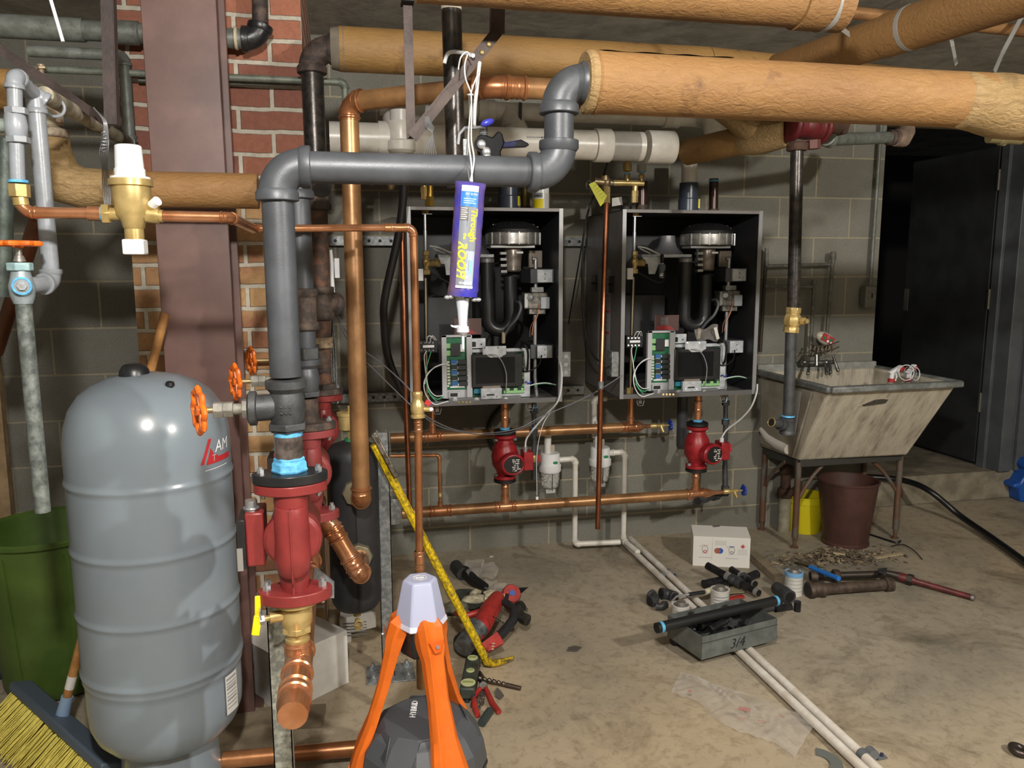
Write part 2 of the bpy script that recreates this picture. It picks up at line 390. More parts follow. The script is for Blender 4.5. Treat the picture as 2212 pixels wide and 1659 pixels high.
struct(MB().bb((-4,WY,0),(DX0,WY+.2,CE)).build('wall_back',cmu))
# raised landing with curb beyond the wall end, door leaf and frame
struct(MB().bb((DX0-.85,3.60,0),(6.5,7,.175)).build('trim_1',mat('worn_concrete_curb','8d8573',.8,0,'6f6859',9,.5,.5,60)))
doorm=mat('dark_painted_door','26282a',.55,0,'303234',6,.5,.1,40)
framem=mat('dark_gray_door_frame','4a4e52',.5,0,'565a5e',8,.4)
bpy.data.objects.remove(bpy.data.objects['trim_1'])
curbm=mat('worn_concrete_curb','8d8573',.8,0,'6f6859',9,.5,.5,60)
struct(MB().bb((2.0,3.93,0),(6.5,7,.175)).build('floor_landing',curbm,bevel=.006))
struct(MB().bb((3.98,3.93,0),(6.5,4.13,CE)).build('wall_right',cmu))
struct(MB().bb((DX0-.2,WY,2.16),(3.98,WY+.2,CE)).build('wall_lintel',cmu))
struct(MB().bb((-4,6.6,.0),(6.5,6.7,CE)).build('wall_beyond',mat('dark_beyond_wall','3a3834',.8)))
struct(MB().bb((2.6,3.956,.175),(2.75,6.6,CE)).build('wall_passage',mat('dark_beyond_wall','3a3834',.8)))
mb=MB()
mb.bb((3.80,4.00,.175),(3.86,4.06,2.16)).bb((3.82,3.90,.175),(3.90,4.00,2.16)).bb((3.89,3.93,.175),(4.0,3.99,2.16)).bb((3.94,3.905,.175),(4.02,3.93,2.16))
fr=struct(mb.build('trim_2',framem,bevel=.004))
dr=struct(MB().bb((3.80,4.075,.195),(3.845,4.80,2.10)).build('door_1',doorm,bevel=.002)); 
for z in (.52,1.15,1.85):
    MB().bb((3.795,4.055,z),(3.812,4.078,z+.11)).cyl((3.797,4.062,z-.005),(3.797,4.062,z+.115),.007,n=12).build('hinge',mat('worn_hinge_steel','6d6a60',.5,.4),dr)
MB().bb((3.797,4.76,1.1),(3.80,4.80,1.25)).build('latch_plate',mat('worn_hinge_steel','6d6a60',.5,.4),dr)
# chimney pier in the back wall
pier=struct(MB().bb((-.66,2.75,0),(-.105,WY,CE)).build('wall_chimney',brick))
# left side wall far left
struct(MB().bb((-2.2,-3,0),(-2.0,WY,CE)).build('wall_left',cmu))
struct(MB().bb((-4,-3.2,0),(6.5,-3,CE)).build('wall_behind',cmu))
struct(MB().bb((6.3,-3,0),(6.5,4,CE)).build('wall_far_right',cmu))
# steel column
cx0,cx1=P(318,0,2.42).x,P(457,0,2.42).x
cc=(P(344,400,2.42).x+P(474,400,2.42).x)/2; hw=.098
mb=MB(); mb.bb((cc-hw,2.42,0),(cc+hw,2.434,CE)).bb((cc-hw,2.60,0),(cc+hw,2.614,CE)).bb((cc-.006,2.434,0),(cc+.006,2.60,CE)).bb((cc-hw-.02,2.40,0),(cc+hw+.02,2.634,.015))
tag(mb.build('steel_column',brownsteel,bevel=.002),'brown painted steel H column standing in front of the brick chimney','column')
# ================= expansion tank =================
TX,TY,TR=P(336,1150,2.10).x,2.10,.194
def tankprof():
    p=[(TR*.0,1.145),(TR*.2,1.143),(TR*.42,1.135),(TR*.62,1.119),(TR*.78,1.096),(TR*.90,1.062),(TR*.97,1.02),(TR*.995,.985),(TR,.955),(TR,.94)]
    for z in (.883,.714,.548,.392):
        p+= [(TR,z+.04),(TR,z+.02),(TR,z+.011),(TR+.0035,z+.006),(TR+.0035,z),(TR,z-.005),(TR,z-.015),(TR,z-.045)]
    p=p[:-1]+[(TR,.372),(TR-.0045,.364),(TR-.0045,.35),(TR-.0045,.29),(TR*.965,.25),(TR*.90,.215),(TR*.78,.186),(TR*.6,.165),(TR*.3,.155)]
    return [(r,z) for r,z in p]
tank=thing('expansion_tank','tall gray steel expansion tank standing on the floor in front of the brown column','tank',(TX,TY,0))
tankm=mat('gray_tank_enamel','7c8790',.24,0,'757f88',3,.3,.04,14)
MB().lathe(tankprof(),(TX,TY,0),(0,0,1),72,caps=True).build('tank_shell',tankm,tank,smooth=50)
MB().lathe([(.132,0),(.132,.004),(.125,.01),(.118,.19)],(TX,TY,0),(0,0,1),48).build('base_ring',tankm,tank)
MB().lathe([(.036,0),(.034,.012),(.027,.024),(.022,.027),(.02,.0275),(.0,.0275)],(TX-.02,TY-.01,1.14),(0,0,1),28).build('top_cap',black,tank)
tv=(TX+.075,TY-.085,1.105)
MB().lathe([(.019,0),(.019,.004),(.010,.006),(.008,.014),(.011,.019),(.009,.026),(0,.029)],tv,(.1,-.15,1),20).build('air_valve_cap',black,tank)
def onshell(ang,z,off=.0012): return V((TX+(TR+off)*math.sin(ang),TY-(TR+off)*math.cos(ang),z))
def shellpoly(poly,m,name,off=.0012,label=None):
    "outline given as (arc length, height) laid on the shell"
    mb=MB(); vs=[]
    b=mb.b; 
    f=b.faces.new([b.verts.new((a,0,z)) for a,z in poly]); bmesh.ops.triangulate(b,faces=[f])
    for k in range(3): bmesh.ops.subdivide_edges(b,edges=[e for e in b.edges if e.calc_length()>.02],cuts=1); bmesh.ops.triangulate(b,faces=b.faces[:])
    for v in b.verts: v.co=onshell(v.co.x/TR,v.co.z,off)
    return mb.build(name,m,tank,label=label)
def shelltext(s,size,a0,z,m,name,shear=0,off=.0016,bold=0,ang=0):
    o=text(s,size,(a0,0,z),(math.cos(ang),0,math.sin(ang)),(-math.sin(ang),0,math.cos(ang)),m,name,tank,shear=shear,bold=bold,ext=0)
    oo=V(tank['_o'])
    for v in o.data.vertices:
        w_=v.co+oo; v.co=onshell(w_.x/TR,w_.z,off)-oo
    return o
a0=.160
shellpoly([(a0,.93),(a0+.028,.99),(a0+.038,.99),(a0+.010,.93)],inkred,'logo_mark')
shellpoly([(a0+.018,.93),(a0+.034,.967),(a0+.046,.947),(a0+.056,.947),(a0+.060,.941),(a0+.12,.941),(a0+.12,.927),(a0+.018,.927)],inkred,'logo_mark')
shelltext('AM',.042,a0+.048,.953,inkwhite,'logo_lettering',shear=.15)
shelltext('T',.024,a0+.036,.932,mat('gray_logo_letter','9aa0a4',.5),'logo_lettering',shear=.1)
shellpoly([(a0+.012,.913),(a0+.10,.913),(a0+.10,.9145),(a0+.012,.9145)],inkwhite,'logo_underline')
shellpoly([(.195,.26),(.245,.26),(.245,.365),(.195,.365)],paper,'data_sticker',.0014)
for i,z in enumerate((.352,.342,.334,.326,.316,.306,.296,.286,.275)):
    shellpoly([(.199,z),(.24,z),(.24,z+(.005 if i%3==0 else .003)),(.199,z+(.005 if i%3==0 else .003))],paperb,'sticker_print',.0019)
# ================= green bin, broom, things at far left =================
bc=G(118,1500,.0); bc=V((-.99,2.80,0))
b=thing('trash_bin','tall green plastic trash bin on the floor behind the gray tank','bin',tuple(bc))
mb=MB(); mb.lathe([(.0,.012),(.155,.01),(.165,.02),(.172,.05),(.207,.53),(.220,.54),(.222,.552),(.215,.558),(.203,.55),(.165,.05),(.15,.03),(.0,.03)],bc,(0,0,1),48,caps=False)
for v in mb.b.verts: v.co.x=bc.x+(v.co.x-bc.x)*1.0; 
mb.build('bin_body',greenp,b)
for a in (-110,-62,-20):
    x=math.cos(R(a)); y=math.sin(R(a)); MB().bar(bc+V((x*.171,y*.171,.05)),bc+V((x*.205,y*.205,.51)),.004,.012,(x,y,0)).build('rib',greenp,b)
# push broom: head on the floor, handle leaning up to the column
hb0,hb1=G(55,1500,.10),G(215,1645,.09)
bd=(hb1-hb0).normalized(); bp=V((bd.y,-bd.x,0)).normalized()
if bp.y>0: bp=-bp
br_=thing('push_broom','push broom with yellow bristles and wooden handle leaning behind the gray tank','broom',tuple(((hb0+hb1)/2).xy)+(0,))
ext=.0
h0=hb0-bd*.04; h1=hb1+bd*.06
tilt=(bp*.35+V((0,0,-1))).normalized()
mb=MB(); xx=bd; zz=tilt; yy=zz.cross(xx).normalized(); mr=Matrix((xx,yy,zz)).transposed()
mb.box((h0+h1)/2+zz*-.012,((h1-h0).length+.02,.065,.028),mr).build('broom_head',mat('blue_gray_plastic','4c5866',.5),br_,bevel=.006)
bris=mat('yellow_bristles','dccd5c',.6,0,'c4b648',60,.4)
mb=MB(); L=(h1-h0).length
rr=random.Random(3)
for k in range(760):
    s_=rr.random()*L; q=h0+bd*s_+yy*(rr.random()-.5)*.05
    if abs(s_-L*.52)<.012 : continue
    ln_=.11+rr.random()*.015; d=(zz*1.0+bp*(.75+rr.random()*.35)+bd*(rr.random()-.5)*.18).normalized()
    e=q+d*ln_*1.15
    if e.z<.002: e=q+(e-q)*((q.z-.002)/(q.z-e.z))
    mb.cyl(q,e,.0022,.0012,n=5)
mb.build('bristles',bris,br_)['kind']='stuff'
hs=G(135,1545,.115); he=P(357,676,2.36)
hd=(he-hs).normalized()
MB().cyl(hs,hs+hd*.06,.019,.016).build('handle_socket',mat('blue_plastic_socket','7f98b5',.4),br_)
MB().cyl(hs+hd*.06,he,.0125,.0125).build('handle',woodh,br_)
MB().cyl(hs+hd*.085,hs+hd*.125,.0130).build('handle_label',paper,br_)
# gray folded metal slats and rag at the far left edge
fr0=G(-30,1480,0); t=thing('folded_metal_rack','dark folded metal rack standing at the far left edge beside the green bin','rack',tuple(fr0))
for i in range(5):
    a=G(-40+i*14,1475-i*6,.02); MB().bar(a,a+V((-.06,.12,.42)),.006,.02).build('rail',mat('dark_steel_tube','4d5358',.4,.5),t)
MB().bar(G(-45,1480,.02),G(20,1450,.02),.015,.015).build('foot',mat('dark_steel_tube','4d5358',.4,.5),t)
mb=MB(); c0=G(55,1450,.018); mb.ball(c0,.026,(1.1,.8,.7),16).ball(c0+V((.02,.01,.0)),.018,(1,1.2,.8),12)
tag(mb.build('cloth',mat('faded_blue_cloth','8aa6bd',.7)),'small pale blue crumpled cloth on the floor left of the green bin','cloth')
# leaning board and dark pipes at the far left
a,b_=P(2,1180,2.9),P(-60,500,3.3); 
tag(MB().bar(P(12,1160,2.95),P(-35,640,3.2),.06,.03,(0,1,0)).build('wooden_board',wood),'pale wooden board leaning on the wall at the far left','board')
tag(MB().cyl(P(-8,760,2.9),P(82,470,2.5),.022).build('brown_pole',mat('dark_brown_varnish','5b3420',.4)),'dark brown wooden pole leaning behind the gray painted pipes','pole')
# ================= gray painted pipes with orange-handled valve =================
y1=1.72
t=thing('painted_gray_pipe','gray painted pipe with hex union dropping to the copper line at far left','pipe',tuple(P(40,400,y1)))
r1=.0132
el=P(30,160,y1); tp=P(76,205,y1+.12)
run(t,[P(38,392,y1),el,tp],r1,graypaint,'iron')
un=P(33,262,y1); 
for v_ in (240,302): q=P(28+(v_-160)*.06+3,v_,y1); MB().nut(q-V((0,0,.006)),q+V((0,0,.006)),.021).build('union_nut',graypaint,t,bevel=.001)
q=P(34,272,y1); MB().lathe([(.0135,-.03),(.018,-.02),(.021,0),(.018,.02),(.0135,.03)],q,(0,0,1),24).build('valve_body',graypaint,t)
MB().cyl(q,q+V((-.045,.0,.0)),.014,.012).build('side_port',mat('pale_green_corroded','7f8a82',.6,0,'6b766e',40,.5,.4),t)
t=thing('painted_gray_downpipe','long gray painted pipe running down to the orange-handled valve','pipe',tuple(P(105,600,y1+.12)))
y2=y1+.12
tee(t,tp,(1,.35,-.7),(0,0,-1),r1*1.08,r1*1.15,graypaint,'iron',run_l=1.7,br_l=1.9)
e2=P(112,612,y2); vb=P(45,618,y2-.10)
run(t,[tp+V((0,0,-.03)),e2,vb],r1*1.25,graypaint,'iron',Rk=1.8)
v=thing('stop_valve','stop valve with bright orange star handle and teal paste at left edge','valve',tuple(P(47,640,y2-.1)))
vc=P(47,618,y2-.1)
MB().lathe([(.017,-.035),(.022,-.02),(.024,0),(.019,.018),(.017,.03)],vc,(0,0,1),24).build('valve_body',mat('pale_gray_valve','8f9aa0',.4,.2,'7b878c',40,.5,.2),v)
dcam=(V((0,0,CH))-vc).normalized()
MB().cyl(vc-dcam*.01,vc+dcam*.03,.016).build('front_port',graypaint,v)
MB().torus(vc+dcam*.029,dcam,.0155,.0025).build('thread_tape',tape,v)
MB().cyl(vc+dcam*.02,vc+dcam*.036,.009,n=6).build('plug',chrome,v)
MB().nut(vc+V((0,0,.03)),vc+V((0,0,.046)),.024).build('bonnet_nut',tealpaste,v,bevel=.002)
MB().cyl(vc+V((0,0,.046)),vc+V((0,0,.085)),.006).lathe([(.012,.048),(.008,.06)],vc,(0,0,1),12).build('stem',alum,v)
def handwheel(c,ax,Rw,m,root,th=.006,lobes=8,name='handle'):
    c=V(c); ax=V(ax).normalized(); x,y=frame(ax); mb=MB(); pts=[]
    n=48
    for i in range(n):
        a=2*PI*i/n; rr_=Rw*(1+.11*math.cos(a*lobes)); pts.append(c+(x*math.cos(a)+y*math.sin(a))*rr_)
    mb.tube(pts,th,8,closed=True)
    for k in range(4):
        a=2*PI*k/4+.3; d=x*math.cos(a)+y*math.sin(a); mb.bar(c-ax*th*.5,c+d*Rw*.95,th*1.8,th*1.1,ax)
    mb.cyl(c-ax*th*1.6,c+ax*th*1.1,Rw*.25)
    return mb.build(name,m,root)
handwheel(vc+V((0,0,.083)),(0,0,1),.036,orangep,v,.0055)
t=thing('galvanized_riser','mottled galvanized pipe running down from the orange-handled valve to the green bin','pipe',tuple(P(85,1150,y2+.1)))
MB().cyl(vc+V((0,0,-.03)),V((vc.x,vc.y,P(82,1106,vc.y).z)),.0150).build('pipe',mat('dark_mottled_galvanized','474d4b',.5,.15,'7b827f',45,.25,.35,180),t)
# ================= copper line with pressure regulator =================
yc=1.72; rc=.0111
t=thing('copper_makeup_line','thin bright copper line with elbows running above the tank to a long drop','pipe',tuple(P(905,1240,2.2)))
A=P(42,410,yc); 
MB().nut(P(41,398,yc),P(43,426,yc),.019).cyl(P(43,426,yc),P(46,444,yc),.014).build('brass_adapter',brassb,t,bevel=.001)
ringband(t,P(39,392,yc),(0,0,1),.0175,.005,tape,'thread_tape',1.)
run(t,[P(45,440,yc),P(52,459,yc),P(205,461,yc)],rc,copperb,'copper',fm=copperb,Rk=2.1)
pL,pR=P(205,461,yc),P(350,467,yc)
B1,B2,B3=P(500,471,yc+.02),P(548,494,yc+.36),P(893,492,2.2)
run(t,[pR,P(498,470,yc),P(548,494,yc+.30)],rc,copperb,'copper',Rk=1.9)
q=P(548,494,yc+.30)
r2=.0085
run(t,[q-(P(548,494,yc+.30)-P(498,470,yc)).normalized()*.012,q,P(830,492,2.18)],rc*.85,copperb,'copper',Rk=1.6)
coupling(t,P(840,492,2.185),(1,0,0),rc,copperb,'copper',3.2)
run(t,[P(830,492,2.18),P(893,492,2.2),P(901,860,2.2)],rc,copper,'copper',fm=copperb,Rk=2.3)
rl=thing('pressure_regulator','brass pressure regulator with white plastic cap above and below, on the copper line','regulator',tuple(P(290,520,yc)))
c=P(287,462,yc); ux=(pR-pL).normalized()
MB().cyl(pL-ux*.012,pL+ux*.012,.0145).build('adapter',copperb,rl); MB().cyl(pL+ux*.012,pL+ux*.02,.0155).build('thread_tape',tape,rl)
MB().nut(P(222,462,yc),P(238,462,yc),.0205).build('union_nut',brassb,rl,bevel=.001)
MB().cyl(P(238,462,yc),P(352,467,yc),.0125).cyl(P(316,463,yc),P(344,466,yc),.0165).build('body_tube',brassb,rl)
MB().lathe([(.012,-.05),(.012,-.034),(.02,-.028),(.024,-.012),(.031,-.004),(.036,.03),(.036,.052),(.041,.054),(.041,.066),(.036,.068)],c,(.0,0,1),32).build('valve_body',brassb,rl,smooth=50)
MB().lathe([(.037,.067),(.037,.071),(.0285,.073),(.0285,.086),(.0265,.088),(.0265,.088),(.0245,.13),(.022,.132),(.0,.132)],c,(0,0,1),28).build('top_cap',white,rl)
bb=c+V((0,0,-.065)); MB().box(bb,(.040,.040,.030)).build('bottom_cap',white,rl,bevel=.003)
MB().cyl(c+V((0,0,-.05)),c+V((0,0,-.03)),.018).build('bottom_ring',brassb,rl)
q=P(330,440,yc); MB().cyl(P(322,455,yc),P(330,442,yc-.01),.011).build('side_branch',brassb,rl); MB().cyl(P(329,443,yc-.01),P(340,434,yc-.02),.0095).build('side_cap',white,rl)
# valve low on the drop and rest of the drop
bv=thing('brass_ball_valve','brass press ball valve on the thin copper drop left of the left boiler','valve',tuple(P(903,930,2.2)))
a,b_=P(901,845,2.2),P(903,905,2.2)
MB().lathe([(.013,0),(.0155,.004),(.0155,.012),(.014,.016),(.014,.026),(.019,.034),(.021,.05),(.019,.062),(.017,.066),(.021,.069),(.021,.075),(.015,.078)],a,(b_-a),28).build('valve_body',brassb,bv)
m_=(a+b_)/2+V((.0,-.01,0)); MB().cyl(m_+V((.015,0,-.01)),m_+V((.032,0,-.012)),.0075).build('stem',brassb,bv)
MB().ball(m_+V((.036,0,-.012)),.008,(1,.8,.8)).build('drain_cap',white,bv); 
MB().box(P(924,870,2.2),(.016,.012,.014),Matrix.Rotation(R(35),3,'Y')).build('red_cap',inkred,bv)
t=thing('copper_drop','thin copper pipe dropping from the brass valve to the floor behind the lantern','pipe',tuple(P(905,1500,2.22)))
MB().cyl(P(903,905,2.2),P(906,1205,2.22),.0111).build('pipe',copper,t)
coupling(t,P(903.5,922,2.2),(0,0,1),.0111,copperb,'copper',3.,label='bright copper coupling')
coupling(t,P(906,1210,2.22),(0,0,1),.0135,copperb,'copper',4.2)
MB().cyl(P(906,1215,2.22),P(910,1485,2.23),.0145).build('lower_pipe',copperd,t)
# ================= row of flange pumps on the copper header =================
HX,HZ=-.118,.588; PY=[1.6,2.13,2.72]
RX=[HX,-.106,-.088]
def bolt(mb,p,ax=(0,0,1),r=.0075,h=.012):
    p=V(p); ax=V(ax).normalized(); mb.nut(p,p+ax*h*.6,r).cyl(p+ax*h*.6,p+ax*h,r*.6,n=12)
def oval_flange(c,w_,d_,th,m,name,root):
    "rounded lozenge flange with two ears"
    c=V(c); poly=[]; n=40
    for i in range(n):
        a=2*PI*i/n; ca,sa=math.cos(a),math.sin(a)
        r_=(abs(ca/w_)**1.7+abs(sa/d_)**1.7)**(-1/1.7); poly.append((r_*ca,r_*sa))
    return MB().prism(poly,c,(1,0,0),(0,1,0),th).build(name,m,root,bevel=.002)
def flange_pump(label,loc,top_m,first=True,body=redp):
    t=thing('circulator_pump',label,'pump',loc,'red flanged circulator pumps in a row on the copper header')
    o=V(loc)
    def A(x,y,z): return o+V((x,y,z))
    # volute: flat disc with front bulge
    mb=MB(); mb.lathe([(.0,-.016),(.050,-.016),(.057,-.010),(.059,0),(.057,.02),(.045,.03),(0,.03)],A(0,0,0),(0,1,0),48)
    mb.lathe([(.03,.075),(.034,.06),(.034,.0),(.036,-.03),(.034,-.052),(.024,-.070),(0,-.078)],A(0,-.022,0),(0,0,1),36)
    mb.lathe([(.026,-.122),(.028,-.10),(.034,-.06),(.03,-.03)],A(0,0,0),(0,0,1),32)
    mb.box(A(0,-.018,-.07),(.007,.05,.085)).box(A(0,-.05,0.0),(.004,.018,.15))
    mb.lathe([(.035,.128),(.034,.09),(.032,.06),(.036,.02)],A(0,-.01,0),(0,0,1),32)
    mb.build('volute',body,t,bevel=.0015)
    oval_flange(A(0,-.005,.100),.072,.046,.020,body,'upper_flange',t)
    oval_flange(A(0,-.005,.121),.074,.048,.020,top_m,'companion_flange',t)
    oval_flange(A(0,-.005,-.128),.074,.048,.024,body,'lower_flange',t)
    for s_ in (-1,1):
        for q_,ax_,r_,h_ in ((A(s_*.056,-.005,.141),(0,0,1),.0075,.012),(A(s_*.054,-.005,.100),(0,0,-1),.0075,.012),(A(s_*.055,-.005,-.104),(0,0,1),.009,.018),(A(s_*.054,-.005,-.128),(0,0,-1),.0075,.012)):
            mb=MB(); bolt(mb,q_,ax_,r_,h_); mb.build('bolt',chrome,t)
    mb=MB(); mb.lathe([(.0,.03),(.052,.03),(.052,.12),(.045,.135),(0,.135)],A(0,0,0),(0,1,0),40); mb.build('motor',body,t)
    bx=MB().bb(A(-.092,.0,-.055),A(-.056,.075,.058)).build('terminal_box',body,t,bevel=.004)
    MB().bb(A(-.108,-.004,-.057),A(-.092,.079,.045)).build('box_cover',black if first else blackm,bx,bevel=.001)
    MB().bb(A(-.109,-.007,-.059),A(-.098,-.003,-.012)).build('cover_strip',stainl,bx)
    MB().cyl(A(-.080,.02,.056),A(-.080,.02,.080),.012).torus(A(-.080,.02,.064),(0,0,1),.013,.003).build('cable_gland',chrome,bx)
    return t
pl=['red flanged pump nearest the camera, above the copper end cap','second red flanged pump back, half hidden behind the nearest one','third red flanged pump, farthest back beside the brick chimney']
for i,y in enumerate(PY):
    flange_pump(pl[i],(RX[i],y,.857),black if i==0 else rust,i==0,redp if i==0 else (redd if i==1 else redp))
# risers, near one
def hexring(root,c,r,h,m,name='hex_bushing'): c=V(c); return MB().nut(c-V((0,0,h/2)),c+V((0,0,h/2)),r).build(name,m,root,bevel=.0015)
def riser_valve(label,x,y,z,body,hpx,root_name='gate_valve'):
    v=thing(root_name,label,'valve',(x,y,z-.06),'orange-handled valves above the red pumps')
    mb=MB(); mb.lathe([(.030,-.036),(.032,-.032),(.033,-.02),(.037,0),(.034,.016),(.031,.028),(.036,.034),(.040,.038),(.040,.052),(.033,.055)],(x,y,z),(0,0,1),32)
    mb.cyl((x,y,z),(x-.06,y-.01,z),.026,.026).lathe([(.026,0),(.034,.002),(.034,.014),(.028,.018)],(x-.055,y-.01,z),(-1,0,0),28)
    mb.build('valve_body',body,v)
    MB().nut((x,y,z-.046),(x,y,z-.032),.040).build('hex_end',body,v,bevel=.002)
    hx=hpx
    MB().nut((x-.073,y-.012,z),(x-.083,y-.012,z),.020).cyl((x-.083,y-.012,z),(x-.10,y-.012,z),.011).nut((x-.10,y-.012,z),(x-.118,y-.012,z),.016).build('bonnet_nut',mat('dusty_pale_iron','8a887e',.6,.2,'6d6b64',40,.5,.3),v,bevel=.001)
    MB().nut((x-.118,y-.012,z),(x-.136,y-.012,z),.0165).build('packing_nut',mat('dusty_pale_iron','8a887e'),v,bevel=.001)
    MB().cyl((x-.136,y-.012,z),(hx-.004,y-.014,z),.006).build('stem',mat('tarnished_brass_stem','9d8a63',.4,.6),v)
    handwheel((hx,y-.014,z),(-1,-.42,0),.040,orangep,v,.0058,8)
    return v
vz=1.13
riser_valve('black valve with big orange star handle over the gray tank shoulder',HX,1.6,vz,iron,P(432,878,1.6).x)
riser_valve('second valve back with its orange star handle against the brick',RX[1],2.13,1.112,iron2,P(510,826,2.13).x)
riser_valve('farthest valve with small-looking orange star handle at the chimney brick',RX[2],2.72,1.10,rust,P(543,768,2.72).x)
r3=.0302
t=thing('black_iron_pipe','thick black iron pipe rising from the near pump and crossing over to the insulated pipe','pipe',(HX,1.6,1.2))
e1=V((P(602,360,1.6).x,1.6,P(602,360,1.6).z)); zt=e1.z; e2=V((P(1207,362,1.6).x,1.6,zt)); zi=1.772; e3=V((e2.x,1.6,zi))
run(t,[V((HX,1.6,vz+.06)),V((HX,1.6,zt)),e2,e3,e3+V((.1,0,0))],r3,iron2,'iron',fm=iron2,Rk=2.15)
MB().nut((HX,1.6,vz-.046),(HX,1.6,vz-.050),.036).build('hex_bushing',iron,t,bevel=.002)
ringband(t,(HX,1.6,vz-.054),(0,0,1),r3*.93,.010,tape,'thread_tape',1.)
MB().cyl((HX,1.6,vz-.05),(HX,1.6,1.01),r3*.92).build('steel_nipple',mat('bare_steel_nipple','7a706c',.3,.5,'4a4340',30,.5),t)
MB().lathe([(r3*.98,0),(r3*1.06,.003),(r3*1.02,.008),(r3*1.15,.011),(r3*1.16,.022),(r3*1.25,.026),(r3*1.1,.032)],(HX,1.6,1.028),(0,0,-1),7).build('thread_tape',tape,t,bevel=.002)
mb=MB()
for dx in (-.008,0,.008):
    for dz in (-.008,.004): mb.box((HX+dx,1.6-.0365,vz+dz),(.005,.003,.003),Matrix.Rotation(R(25),3,'Y'))
mb.build('cast_marks',iron,t)
# insulated main to the right
ti=thing('insulated_pipe','big tan insulated pipe crossing the upper right, cut open at its left end','pipe',tuple(e3+V((.1,0,-.06))))
xr=P(2120,222,1.6).x
mb=MB(); mb.lathe([(.034,0),(.058,-.002),(.062,.004),(.0605,.02),(.060,.2),(.0605,.5),(.0595,.8),(.061,xr-e3.x-.07)],e3+V((.07,0,0)),(1,0,0),64,caps=False)
mb.build('insulation_jacket',ins,ti)
MB().lathe([(.031,.006),(.061,.0),(.062,-.012),(.058,-.018),(.034,-.016),(.031,.0)],e3+V((.068,0,0)),(1,0,0),40,caps=False).build('cut_edge',insend,ti)
mb=MB(); mb.grid(lambda a,b:(e3.x+.075+a*.30,1.6+math.sin((b-.35)*.9)*.0615,zi+math.cos((b-.35)*.9)*.0622+.001*math.sin(a*22)),30,8); mb.build('peeled_strip',mat('dusty_pale_film','b6ad97',.35,0,'8f8570',30,.5,.5,60),ti)
E1=V((xr,1.6,zi)); mb=MB(); mb.tube([E1+V((-.07,0,0)),E1+V((-.04,0,-.001)),E1+V((-.005,.001,-.004)),E1+V((.03,.003,-.006)),E1+V((.06,.006,-.008)),E1+V((.10,.008,-.01)),E1+V((.14,.008,-.01))],[.0604,.0615,.064,.069,.072,.071,.068],48)
mb.build('elbow_wrap',insend,ti,smooth=180)
MB().cyl(E1+V((.07,.008,-.01)),E1+V((1.2,.02,-.03)),.070,n=48).build('insulation_jacket',ins,ti)
# valve brass below each pump, header
def press_valve(label,x,y,z0,z1,handle,m=brassb):
    v=thing('brass_ball_valve',label,'valve',(x,y,z0),'brass valves under the red pumps')
    h=z1-z0
    MB().lathe([(.022,0),(.025,.004),(.025,.010),(.022,.013),(.022,.020),(.028,.025),(.028,.036),(.032,.044),(.033,.062),(.032,.076),(.027,.082),(.027,h-.010),(.046,h-.008),(.046,h)],(x,y,z0),(0,0,1),36).build('valve_body',m,v,smooth=30)
    MB().nut((x,y,z0+.025),(x,y,z0+.037),.032).build('hex_collar',m,v,bevel=.001)
    if handle:
        MB().cyl((x-.02,y-.008,z0+.065),(x-.052,y-.016,z0+.065),.012).cyl((x-.05,y-.016,z0+.065),(x-.066,y-.02,z0+.065),.006).build('stem',m,v)
        MB().nut((x-.062,y-.019,z0+.065),(x-.071,y-.021,z0+.065),.011).bar((x-.066,y-.02,z0+.060),(x-.068,y-.03,z0+.09),.014,.003,(1,0,0)).build('stem_nut',chrome,v)
        MB().bar((x-.073,y-.022,z0+.075),(x-.080,y-.027,z0+.035),.016,.006,(0,1,0)).bar((x-.072,y-.018,z0+.115),(x-.074,y-.022,z0+.07),.012,.004,(0,1,0)).build('handle',yellow,v,bevel=.002)
    return v
press_valve('brass ball valve with yellow handle under the nearest red pump',HX,1.6,HZ+.045,.729,True)
press_valve('brass valve under the second red pump, mostly hidden',HX,2.13,HZ+.045,.729,False)
press_valve('brass valve under the farthest red pump, mostly hidden',HX,2.72,HZ+.045,.729,False)
t=thing('copper_header','thick copper header with round end cap facing the camera under the near pump','pipe',(HX,1.6,HZ-.03))
rh=.0275
MB().lathe([(0,0),(.027,.0005),(.0288,.004),(.0288,.03),(.032,.036),(.032,.042),(.0288,.05)],(HX,1.395,HZ),(0,1,0),40).build('end_cap',copperb,t)
MB().cyl((HX,1.44,HZ),(HX,2.80,HZ),rh,n=36).build('pipe',copperb,t)
for i,y in enumerate(PY): tee(t,(HX,y,HZ),(0,1,0),(0,0,1),rh,rh*.85,copperb,'copper',run_l=2.2,br_l=1.1)
coupling(t,(HX,1.475,HZ),(0,1,0),rh,copperb,'copper',1.6)
# riser two and three
t=thing('black_iron_pipe','second black iron riser standing just behind the near one','pipe',(RX[1],2.13,1.17))
x,y=RX[1],2.13
tp=P(641,425,y).z
run(t,[V((x,y,1.16)),V((x,y,P(641,375,y).z)),V((x+.05,y+.35,P(641,375,y).z+.0))],r3,iron2,'iron')
coupling(t,(x,y,P(655,668,y).z),(0,0,1),r3,rust,'iron',3.6,label='brown stained coupling')
MB().nut((x,y,1.165),(x,y,1.195),.041).build('hex_union',iron,t,bevel=.002)
MB().cyl((x,y,.99),(x,y,1.06),r3).build('lower_nipple',rust,t)
t=thing('rusty_riser','rusty brown thick pipe behind the black risers, with old fittings','pipe',(RX[2],2.72,.98))
x,y=P(687,520,2.72).x,2.72; zE=P(690,655,y).z
MB().cyl((x,y,zE),(x,y,P(687,440,y).z),.0345).build('pipe',rustpipe,t)
coupling(t,(x,y,P(689,420,y).z),(0,0,1),.035,rust,'iron',2.9)
